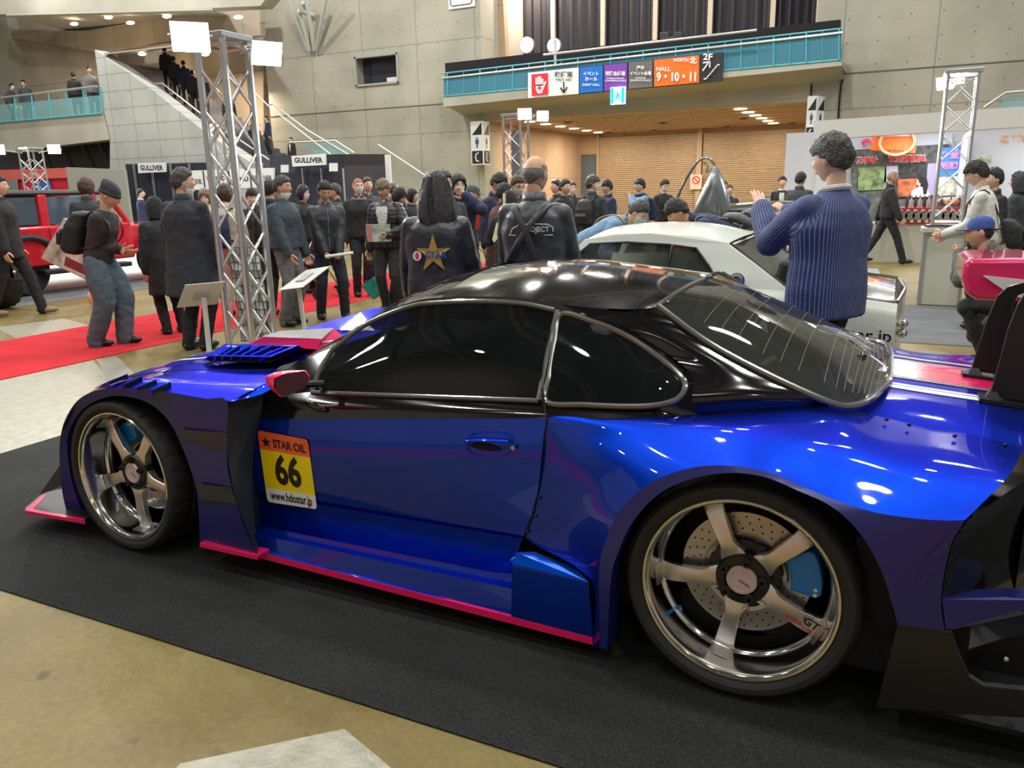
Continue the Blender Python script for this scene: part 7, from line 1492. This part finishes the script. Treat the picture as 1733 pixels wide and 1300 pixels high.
t3 = thing('prayer_plaque', 'orange ticket-shaped plaque with a straw ring over it', 'plaque', (0, 0, 0)); flat('plaque_board', [(1471, 225), (1507, 222), (1543, 224), (1551, 238), (1549, 259), (1500, 258), (1472, 253), (1478, 240)], 16.9, mat('plaque_orange', (.88, .15, .01), .5), t3, .04)
mb = MB(); c = px(1518, 241, y=16.82); mb.tube([c+Vector((.33*math.cos(a), 0, .25*math.sin(a))) for a in [2*PI*k/28 for k in range(28)]], .03, 8, closed=True); mb.build('straw_ring', mat('straw', (.55, .42, .22), .7, bump=.6, bscale=60), t3)
mb = MB(); mb.tube([px(1471+12, 230, y=16.86), px(1545, 229, y=16.86)], .02, 6); mb.build('plaque_line', mat('art_white'), t3); stext('Cap Board', 1497, 1529, 255, 5, INK, t3, dy=-.03, y=16.9)
t4 = thing('poster', 'blue poster with pink blossom lettering behind the plinth mast', 'poster', (0, 0, 0)); art('poster_sheet', [(1588, 251), (1641, 246), (1632, 335), (1583, 335)], mat('poster_blue', (.04, .22, .62), .5), t4, 17.3); stext('安全', 1592, 1625, 262, 13, mat('poster_pink', (.75, .25, .62), .5), t4, dy=-.03, bold=.05, y=17.3); stext('祈願', 1590, 1622, 280, 13, mat('poster_pink'), t4, dy=-.03, bold=.05, y=17.3); art('poster_foot', [(1586, 300), (1626, 298), (1622, 330), (1584, 332)], mat('poster_cream', (.50, .50, .38), .6, var=.5, vscale=12), t4, 17.27)
t5 = thing('poster', 'cream notice on the booth wall above the white-shirted man', 'poster', (0, 0, 0)); art('poster_sheet', [(1652, 263), (1679, 262), (1677, 279), (1654, 280)], mat('poster_cream'), t5, 17.3)
stext('こども', 1694, 1745, 234, 13, mat('kids_orange', (.88, .28, .05), .5), b6, dy=-.04, bold=.05, y=17.6)
# counter
ct = thing('counter', 'white booth counter with a red patterned cloth along its front', 'counter', (0, 0, 0)); yC = 14.55
c0, c1 = px(1440, 378, y=yC), px(1700, 372, y=yC); mb = MB(); mb.box(((c0.x+c1.x)/2, yC+.35, c0.z/2), (c1.x-c0.x, .7, c0.z)); mb.build('counter_body', mat('counter_white', (.50, .50, .42), .5), ct, smooth=False)
cl0, cl1 = px(1505, 352, y=yC-.03), px(1700, 348, y=yC-.03); zl = px(1520, 379, y=yC-.03).z; mb = MB(); mb.box(((cl0.x+cl1.x)/2, yC+.33, (cl0.z+zl)/2), (cl1.x-cl0.x, .72, cl0.z-zl)); cc = mb.build('red_cloth', mat('cloth_redpattern', (.50, .02, .035), .7), ct, smooth=False)
for k in range(14):
    u = 1512+k*12.5
    for (du, v, r_) in ((0, 357, .035), (6, 374, .035), (3, 365, .085)):
        p = px(u+du, v, y=yC-.05); mb = MB(); mb.poly([p+Vector((r_*math.cos(a), 0, r_*math.sin(a))) for a in [2*PI*i/10 for i in range(10)]]); mb.build('cloth_print', mat('print_pale', (.60, .50, .46), .6) if r_ < .05 else mat('print_grey', (.22, .22, .20), .6), cc, smooth=False)
for k in range(14):
    p = px(1534+k*7.4, 351, y=yC+.1); z = cl0.z; t_ = thing('bottle', 'small amulet bottle in the row along the red counter cloth', 'bottle', (p.x, yC+.12+.1*(k % 2), z), 'bottles on the booth counter'); mb = MB(); mb.lathe([(0, 0), (.028, 0), (.03, .12), (.012, .16), (.012, .2), (0, .2)], 10, axis='z'); mb.build('bottle_glass', mat(('bottle_dark', 'bottle_pale')[k % 2], ((.04, .04, .04), (.45, .44, .38))[k % 2], .3), t_)
    mb = MB(); mb.lathe([(.016, .185), (.016, .215), (0, .215)], 8, axis='z'); mb.build('bottle_cap', CHROME, t_)
by = px(1645, 349, y=yC+.2); t_ = thing('display_tray', 'tray of orange and silver goods on the counter behind the mast', 'tray', (px(1610, 350, y=yC+.2).x, yC+.25, cl0.z)); mb = MB(); mb.ell((0, 0, .10), (.28, .18, .08), 16, 8); mb.build('goods', mat('goods_orange', (.65, .18, .07), .4, var=.6, vscale=12), t_); mb = MB(); mb.box((0, 0, .02), (.6, .4, .04)); mb.build('tray_base', CHROME, t_, smooth=False)
# ---- white coupe
WP = mat('white_paint', (.70, .74, .66), .25, coat=.6); DG = mat('coupe_glass', (.06, .07, .065), .05, alpha=.55)
wc_ = thing('white_coupe', 'white vintage coupe with round pillar badge parked beyond the blue coupe', 'car', (0, 0, 0)); Y0, Y1 = 2.98, 4.60; YM = (Y0+Y1)/2
def wmir(P): return [Vector((p.x, 2*YM-p.y, p.z)) for p in P]
belt = [(-3.0, .64), (-2.85, .74), (-2.3, .80), (-1.6, .83), (-.9, .85), (-.3, .845), (.1, .82), (.36, .79)]
mb = MB(); C3 = [[Vector((x, Y0+.05, z)) for x, z in belt], [Vector((x, Y0, z-.10)) for x, z in belt], [Vector((x, Y0-.015, .42)) for x, z in belt], [Vector((x, Y0+.02, .16)) for x, z in belt]]
G = patch(C3, 14, 50); mb.grid(G); mb.grid([wmir(r) for r in G])
tail = [Vector((.36+.05*math.sin(PI*k/10)+.0, Y0+.05+(Y1-Y0-.1)*k/10, 0)) for k in range(11)]
mb.grid([[Vector((p.x, p.y, z)) for p in tail] for z in (.79, .66, .42, .16)]); mb.build('body_panel', WP, wc_, ang=40)
mb = MB(); mb.grid([[Vector((x, y, z+.008-.03*abs((y-YM)/.8)**3)) for y in np.linspace(Y0+.05, Y1-.05, 12)] for x, z in belt[:4]]); mb.build('bonnet', WP, wc_)
GT = mat('smoked_lid', (.10, .10, .085), .12, coat=1); mb = MB(); mb.grid([[Vector((x, y, z+.012-.03*abs((y-YM)/.8)**3)) for y in np.linspace(Y0+.07, Y1-.07, 14)] for x, z in [(-.12, .855), (0.0, .845), (.15, .825), (.34, .79)]]); mb.build('boot_lid', GT, wc_)
for dy_ in (.0, .02): pass
mb = MB(); mb.tube([(-.12, Y0+.06, .86), (.1, Y0+.06, .832), (.30, Y0+.07, .80), (.36, Y0+.16, .79), (.40, YM, .79), (.36, Y1-.16, .79)], .010, 6); mb.build('boot_trim', CHROME, wc_)
for zz in (.66, .60): mb = MB(); mb.ell((.40, Y0+.15, zz), (.03, .05, .03), 10, 8); mb.build('tail_lamp', CHROME, wc_)
# roof
def W2(u, v, y): return px(u, v, y=y)
rfE = [W2(968, 428, 3.16), W2(990, 407, 3.20), W2(1040, 398, 3.22), W2(1100, 396, 3.22), W2(1170, 400, 3.22), W2(1232, 412, 3.20)]
rfC = [Vector((p.x+.02, YM, p.z+.055)) for p in rfE]; rfC[0] = Vector((rfE[0].x+.06, YM, rfE[0].z+.03)); rfC[-1] = Vector((rfE[-1].x+.06, YM, rfE[-1].z+.03))
RR_ = [[a.lerp(b, t)+Vector((0, 0, (b.z-a.z)*(math.sin(PI/2*t)-t))) for t in [k/10 for k in range(11)]] for a, b in zip(rfE, rfC)]
RR_ = smooth_rows([r+[Vector((p.x, 2*YM-p.y, p.z)) for p in r[-2::-1]] for r in RR_], 24); mb = MB(); mb.grid(RR_); mb.build('roof', WP, wc_, ang=60)
# pillars and side frames: C pillar
def sym(build):
    for s_ in (0, 1):
        mb = MB(); name, m = build(mb)
        if s_: mb.v = [(x, 2*YM-y, z) for x, y, z in mb.v]
        mb.build(name, m, wc_, smooth=False, bevel=.004)
cpil = [(1176, 409), (1232, 413), (1282, 450), (1345, 500), (1300, 512), (1215, 492), (1216, 477), (1200, 448), (1178, 419)]
Yg = lambda v: float(np.interp(v, [398, 520], [3.21, 3.04]))
sym(lambda mb: (mb.prism([W2(u, v, Yg(v)) for u, v in cpil], (0, .04, 0)), ('rear_pillar', WP))[1])
sym(lambda mb: (mb.prism([W2(u, v, Yg(v)) for u, v in [(964, 430), (990, 405), (1040, 396), (1100, 394), (1178, 399), (1234, 411), (1234, 417), (1180, 420), (1135, 413), (1060, 409), (998, 412), (972, 436), (950, 470), (940, 470)]], (0, .03, 0)), ('roof_rail', WP))[1])
sym(lambda mb: (mb.prism([W2(u, v, Yg(v)-.004) for u, v in [(1134, 412), (1138, 412), (1131, 458), (1126, 458)]], (0, .03, 0)), ('door_pillar', CHROME))[1])
sym(lambda mb: (mb.prism([W2(u, v, Yg(v)) for u, v in [(940, 452), (1126, 455), (1220, 478), (1300, 512), (1300, 530), (930, 475)]], (0, .03, 0)), ('belt_rail', WP))[1])
for pts in ([(998, 413), (1060, 410), (1135, 414), (1127, 455), (950, 452)], [(1139, 415), (1178, 420), (1198, 448), (1215, 475), (1129, 457)]):
    sym(lambda mb, pts=pts: (mb.prism([W2(u, v, Yg(v)+.015) for u, v in pts], (0, .004, 0)), ('side_glass', DG))[1])
    mb = MB(); mb.tube([W2(u, v, Yg(v)-.006) for u, v in pts], .008, 6, closed=True); mb.build('window_seal', SATIN, wc_)
rg_ = [W2(1236, 415, 3.21), W2(1345, 500, 3.06)]; mb = MB(); mb.add([rg_[0]+Vector((0, .01, 0)), rg_[1]+Vector((.0, .02, 0)), Vector((rg_[1].x+.02, 2*YM-3.08, rg_[1].z)), Vector((rg_[0].x, 2*YM-3.22, rg_[0].z))], [(0, 1, 2, 3)]); mb.build('rear_screen', DG, wc_, smooth=False, solid=.006)
mb = MB(); mb.tube([rg_[0]+Vector((0, .02, .0)), rg_[1]+Vector((0, .03, 0)), Vector((rg_[1].x+.02, 2*YM-3.1, rg_[1].z)), Vector((rg_[0].x, 2*YM-3.24, rg_[0].z))], .014, 6, closed=True); mb.build('screen_seal', SATIN, wc_)
bp_ = W2(1247, 475, 3.07); bd_ = MB(); bd_.lathe([(.044, .0), (.044, -.012), (.034, -.014), (.034, -.008), (0, -.010)], 28, c=bp_); bd = bd_.build('pillar_badge', CHROME, wc_); mb = MB(); mb.tube([bp_+Vector((.045*math.cos(a), -.006, .045*math.sin(a))) for a in [2*PI*k/24 for k in range(24)]], .006, 6, closed=True); mb.build('badge_ring', SATIN, bd)
mb = MB(); v0_, f0_ = text_verts('hdostar jp', 1, 0, 'CENTER', .01); o_ = W2(1452, 566, Y0-.02); sc_ = .105
fh = lambda z: Y0-.022+.0
mb.add([Vector((o_.x-.03+p.x*sc_, Y0-.021, o_.z-.005+p.y*sc_*1.0)) for p in v0_], f0_); mb.build('side_lettering', INK, wc_, smooth=False)
for x_ in (-2.35, -.45):
    for y_ in (Y0+.03, Y1-.20): mb = MB(); mb.lathe([(.0, 0), (.19, 0), (.29, 0), (.31, .03), (.31, .17), (.29, .2)], 36, c=(x_, y_, .312)); mb.build('wheel', RUBBER, wc_)
mb = MB(); mb.box((-1.2, YM, .35), (2.9, 1.4, .3)); mb.build('floor_pan', INTER, wc_, smooth=False)
for x_ in (-1.15, -.55):
    for y_ in (Y0+.45, Y1-.45): mb = MB(); mb.box((x_, y_, .58), (.45, .42, .14)); mb.box((x_+.22, y_, .80), (.12, .42, .42), rot=Matrix.Rotation(.2, 3, 'Y')); mb.box((x_+.28, y_, 1.02), (.08, .2, .10)); mb.build('seat', mat('seat_cloth'), wc_, bevel=.03)
# ---- dark sports car with its door raised
dk = thing('sports_car', 'low dark sports car with its silver door swung up, ringed by visitors', 'car', (0, 0, 0)); DK = mat('gunmetal_paint', (.035, .037, .034), .25, .4, coat=1); SIL = mat('silver_paint', (.22, .245, .26), .25, .75, coat=1)
yD = 8.3; prof = [(-3.6, .45), (-3.4, .70), (-3.1, .80), (-2.8, .95), *[(q.x, q.z) for q in [px(u, v, y=9.2) for u, v in ((1150, 385), (1195, 354), (1260, 346), (1330, 343), (1385, 350))]], (-.55, .95), (-.45, .80), (-.42, .3), (-3.6, .2)]
mb = MB(); rows_ = []
for y, k in ((yD, .80), (yD+.12, .93), (yD+.4, 1.0), (yD+.95, 1.02), (yD+1.5, 1.0), (yD+1.78, .93), (yD+1.9, .80)): rows_.append([Vector((x, y, z*k if z > .6 else z)) for x, z in prof])
mb.grid(patch(rows_, 14, 44)); mb.build('body_panel', DK, dk, ang=50)
mb = MB(); mb.poly([Vector((-2.85, yD+.06, .90)), Vector((-2.5, yD+.1, 1.06)), Vector((-1.9, yD+.12, 1.13)), Vector((-1.4, yD+.1, 1.08)), Vector((-1.2, yD+.05, .92))]); mb.build('side_glass', TINT, dk, smooth=False)
for x_ in (-2.95, -1.05):
    mb = MB(); mb.lathe([(0, 0), (.32, 0), (.34, .03), (.34, .25), (.0, .25)], 32, c=(x_, yD-.02, .342)); mb.build('wheel', RUBBER, dk)
dp = thing_door = None
mb = MB(); PD = [(1160, 386), (1178, 345), (1193, 313), (1205, 290), (1211, 280), (1218, 292), (1228, 318), (1234, 345), (1234, 368), (1226, 392), (1208, 400)]
C_ = sum([px(u, v, y=yD-.1) for u, v in PD], Vector((0, 0, 0)))/len(PD); P_ = [px(u, v, y=yD-.1) for u, v in PD]
mb.add(P_+[C_+(p-C_)*.6+Vector((0, -.07, 0)) for p in P_]+[C_+Vector((0, -.09, 0))]+[p+Vector((0, .07, 0)) for p in P_], [(i, (i+1) % 11, 11+(i+1) % 11, 11+i) for i in range(11)]+[(11+i, 11+(i+1) % 11, 22) for i in range(11)]+[(i, (i+1) % 11, 23+(i+1) % 11, 23+i) for i in range(11)]+[tuple(range(23, 34))]); dr_ = mb.build('raised_door', SIL, dk, ang=60)
mb = MB(); mb.tube(curve_pts([px(u, v, y=yD-.08) for u, v in [(1133, 396), (1140, 355), (1152, 322), (1168, 292), (1184, 271), (1199, 268), (1210, 279)]], 40), .028, 10, flat=.6); mb.build('door_window_frame', SIL, dr_)
mb = MB(); mb.tube(curve_pts([px(u, v, y=yD-.12) for u, v in [(1190, 275), (1198, 280), (1196, 292), (1206, 285)]], 20), .014, 6); mb.build('door_hinge', CHROME, dr_)
mb = MB(); mb.tube([px(1133, 396, y=yD-.05), (-2.2, yD+.0, .9)], .03, 8); mb.tube([px(1208, 398, y=yD-.1), (-1.6, yD+.05, .9)], .05, 8); mb.build('door_arm', SATIN, dr_)
mb = MB(); mb.tube(curve_pts([px(u, v, y=yD-.02) for u, v in [(1222, 358), (1260, 357), (1275, 366), (1282, 380)]], 20), .022, 8); mb.build('roof_seal', SATIN, dk)
# ---- red off-roader
rd = thing('off_roader', 'boxy red off-roader with dark roof on the white stand at the left', 'car', (0, 0, 0)); RP = mat('red_paint', (.62, .012, .03), .2, .1, coat=1); XF = -11.85
def sidebox(name, y0, y1, z0, z1, m, x0=XF, x1=XF-1.75, par=rd, bevel=.05, **k):
    mb = MB(); mb.box(((x0+x1)/2, (y0+y1)/2, (z0+z1)/2), (abs(x1-x0), y1-y0, z1-z0)); return mb.build(name, m, par, smooth=True, bevel=bevel, bseg=3, **k)
sidebox('lower_body', 5.3, 7.7, .45, 1.08, RP); sidebox('front_body', 7.6, 9.1, .50, 1.02, RP, x0=XF-.12, x1=XF-1.63); sidebox('roof', 5.3, 7.6, 1.54, 1.63, mat('roof_black', (.02, .02, .02), .5), x0=XF-.02, x1=XF-1.73)
for y0, y1 in ((5.3, 5.42), (6.05, 6.2), (6.95, 7.08)): sidebox('pillar', y0, y1, 1.05, 1.56, RP, x0=XF-.02, x1=XF-.12, bevel=.02)
for q_ in ([(XF-.05, 7.65, 1.05), (XF-.08, 7.30, 1.58)], [(XF-1.7, 7.65, 1.05), (XF-1.67, 7.30, 1.58)]): mb = MB(); mb.tube(q_, .05, 8); mb.build('screen_pillar', RP, rd)
for y0, y1 in ((5.42, 6.05), (6.2, 6.95)):
    sidebox('side_window', y0+.02, y1-.02, 1.10, 1.52, mat('window_blue', (.10, .14, .18), .06, .3), x0=XF-.06, x1=XF-.09, bevel=.0)
sidebox('far_side', 5.3, 7.4, 1.05, 1.56, mat('cab_inside', (.06, .07, .08), .7), x0=XF-1.66, x1=XF-1.70, bevel=0); sidebox('side_step', 5.9, 7.5, .32, .40, SATIN, x0=XF+.12, x1=XF-.1, bevel=.02); sidebox('front_bumper', 9.05, 9.3, .45, .70, SATIN, bevel=.04); sidebox('window_sticker', 6.45, 6.62, 1.12, 1.18, WHITEV, x0=XF-.052, x1=XF-.056, bevel=0)
for y_ in (5.75, 8.35):
    mb = MB(); mb.lathe([(.0, .02), (.20, .0), (.24, -.02), (.36, -.02), (.39, .02), (.39, .24), (.0, .26)], 40, c=(XF-.10, y_, .395), axis='x'); 
    for i in range(len(mb.v)): x, y, z = mb.v[i]; mb.v[i] = (XF-.10-(x-(XF-.10)), y, z)
    mb.build('wheel', RUBBER, rd); mb = MB(); mb.tube([(XF+.03, y_+.50*math.cos(a), .42+.50*math.sin(a)) for a in [PI*k/16 for k in range(17)]], .05, 8); mb.build('wheel_arch', SATIN, rd)
for k in range(2): mb = MB(); mb.tube([(XF+.005, 6.15+.9*k, .5), (XF+.005, 6.15+.9*k, 1.05)], .005, 4); mb.build('shut_line', HOLE, rd)
# black vehicle corner at the left edge
bv = thing('off_roader', 'corner of a glossy black off-roader with a chunky tyre at the left picture edge', 'car', (0, 0, 0)); mb = MB(); mb.lathe([(.0, .0), (.2, -.0), (.22, -.02), (.37, -.02), (.41, .03), (.41, .26), (.0, .28)], 40, c=(-11.02, 4.55, .415), axis='y', rf=lambda j, k, r: r-(.015 if (j in (4, 5) and k % 2) else 0)); mb.build('wheel', RUBBER, bv)
mb = MB(); mb.box((-12.0, 3.9, .95), (1.9, 1.5, .55)); mb.build('body_panel', BLACK, bv, bevel=.08); mb = MB(); mb.box((-12.0, 3.9, .55), (1.6, 1.2, .3)); mb.build('underbody_panel', INTER, bv, smooth=False)
mb = MB(); mb.tube([(-11.02+.50*math.cos(a), 4.6, .45+.50*math.sin(a)) for a in [PI*k/16 for k in range(17)]], .06, 8); mb.build('wheel_arch', BLACK, bv)
# ---- pink car tail at the right
pk = thing('pink_car', 'rounded magenta car tail with a white wedge at the right picture edge', 'car', (0, 0, 0)); MG = mat('magenta_paint', (.62, .008, .12), .2, .1, coat=1); yP = 4.0
pts = [(1632, 446), (1640, 438), (1760, 437), (1760, 514), (1700, 511), (1652, 508), (1634, 497), (1628, 470)]; mb = MB(); mb.prism([px(u, v, y=yP) for u, v in pts], (0, .8, 0)); mb.build('tail_panel', MG, pk, smooth=False, bevel=.03)
mb = MB(); mb.prism([px(u, v, y=yP-.03) for u, v in [(1664, 467), (1760, 477), (1760, 512), (1712, 500)]], (0, .03, 0)); mb.build('white_wedge', mat('wedge_white', (.6, .6, .62), .3), pk, smooth=False)
q = px(1700, 511, y=yP); mb = MB(); mb.box((q.x+.5, yP+.4, q.z/2), (.9, .6, q.z)); mb.build('underbody_panel', INTER, pk, smooth=False)
mb = MB(); mb.lathe([(.0, 0), (.2, 0), (.28, 0), (.3, .03), (.3, .2)], 32, c=(q.x+.75, yP+.05, .302)); mb.build('wheel', RUBBER, pk)
# ---- small things in the crowd
p = px(528, 506, z=0); st_ = thing('pushchair', 'dark folding pushchair wheels behind the white information stand', 'pushchair', (p.x, p.y, 0))
for dx, dy in ((-.2, -.1), (.2, -.1), (-.2, .45), (.2, .45)): mb = MB(); mb.lathe([(.0, -.02), (.06, -.02), (.085, -.02), (.09, 0), (.085, .02), (0, .02)], 20, c=(dx, dy, .091)); mb.build('wheel', RUBBER, st_)
mb = MB(); mb.tube([(-.2, -.1, .09), (-.2, .1, .5), (-.2, .5, 1.0), (.2, .5, 1.0), (.2, .1, .5), (.2, -.1, .09)], .014, 8); mb.tube([(-.2, .45, .09), (-.2, .05, .55)], .012, 8); mb.tube([(.2, .45, .09), (.2, .05, .55)], .012, 8); mb.build('pushchair_frame', ALUD, st_)
mb = MB(); mb.box((0, .2, .5), (.36, .4, .08)); mb.box((0, .38, .75), (.36, .08, .5), rot=Matrix.Rotation(-.3, 3, 'X')); mb.build('pushchair_seat', C_BLACK, st_, bevel=.02)
p = at_depth(632, 488, 10.3); tb_ = thing('tote_bag', 'teal tote bag by the legs of the brochure man', 'bag', p); mb = MB(); mb.add([(-.17, 0, .02), (0, .0, -.14), (.16, .0, -.02), (.02, 0, .15)], [(0, 1, 2, 3)]); mb.build('bag_body', mat('teal_cloth', (.02, .32, .30), .7), tb_, smooth=False, solid=.06, off=0); mb = MB(); mb.tube([(-.1, 0, .1), (-.02, 0, .3), (.08, 0, .1)], .008, 6); mb.build('bag_handle', SATIN, tb_)
p = px(170, 545, z=0); fp = thing('plush_toy', 'peach pink plush foot shape on the floor behind the beanie man', 'toy', (p.x, p.y, 0)); mb = MB(); mb.ell((0, 0, .30), (.13, .10, .12), 14, 10); mb.ell((.04, 0, .18), (.10, .09, .14), 14, 10); mb.ell((.08, -.04, .07), (.10, .12, .07), 14, 10); V, Fc = shell(mb, .02, 4, .008, 12); b_ = MB(); b_.add(V, Fc); b_.build('plush_body', mat('plush_peach', (.68, .33, .24), .9), fp, weld='keep')
p = at_depth(951, 437, 5.9); tl = thing('tablet', 'small grey tablet screen on a stand in front of the white coupe', 'tablet', p); mb = MB(); mb.box((0, 0, 0), (.13, .01, .055)); mb.build('tablet_body', mat('tablet_grey', (.20, .22, .22), .3), tl, smooth=False, bevel=.003); mb = MB(); mb.tube([(0, 0, -.02), (0, 0, -p.z+.01)], .012, 8); mb.build('tablet_stand', SATIN, tl); mb = MB(); mb.box((0, -.006, 0), (.11, .002, .04)); mb.build('tablet_screen', mat('screen_green', (.3, .38, .36), .3), tl, smooth=False)
bpy.data.scenes.remove(TMP)
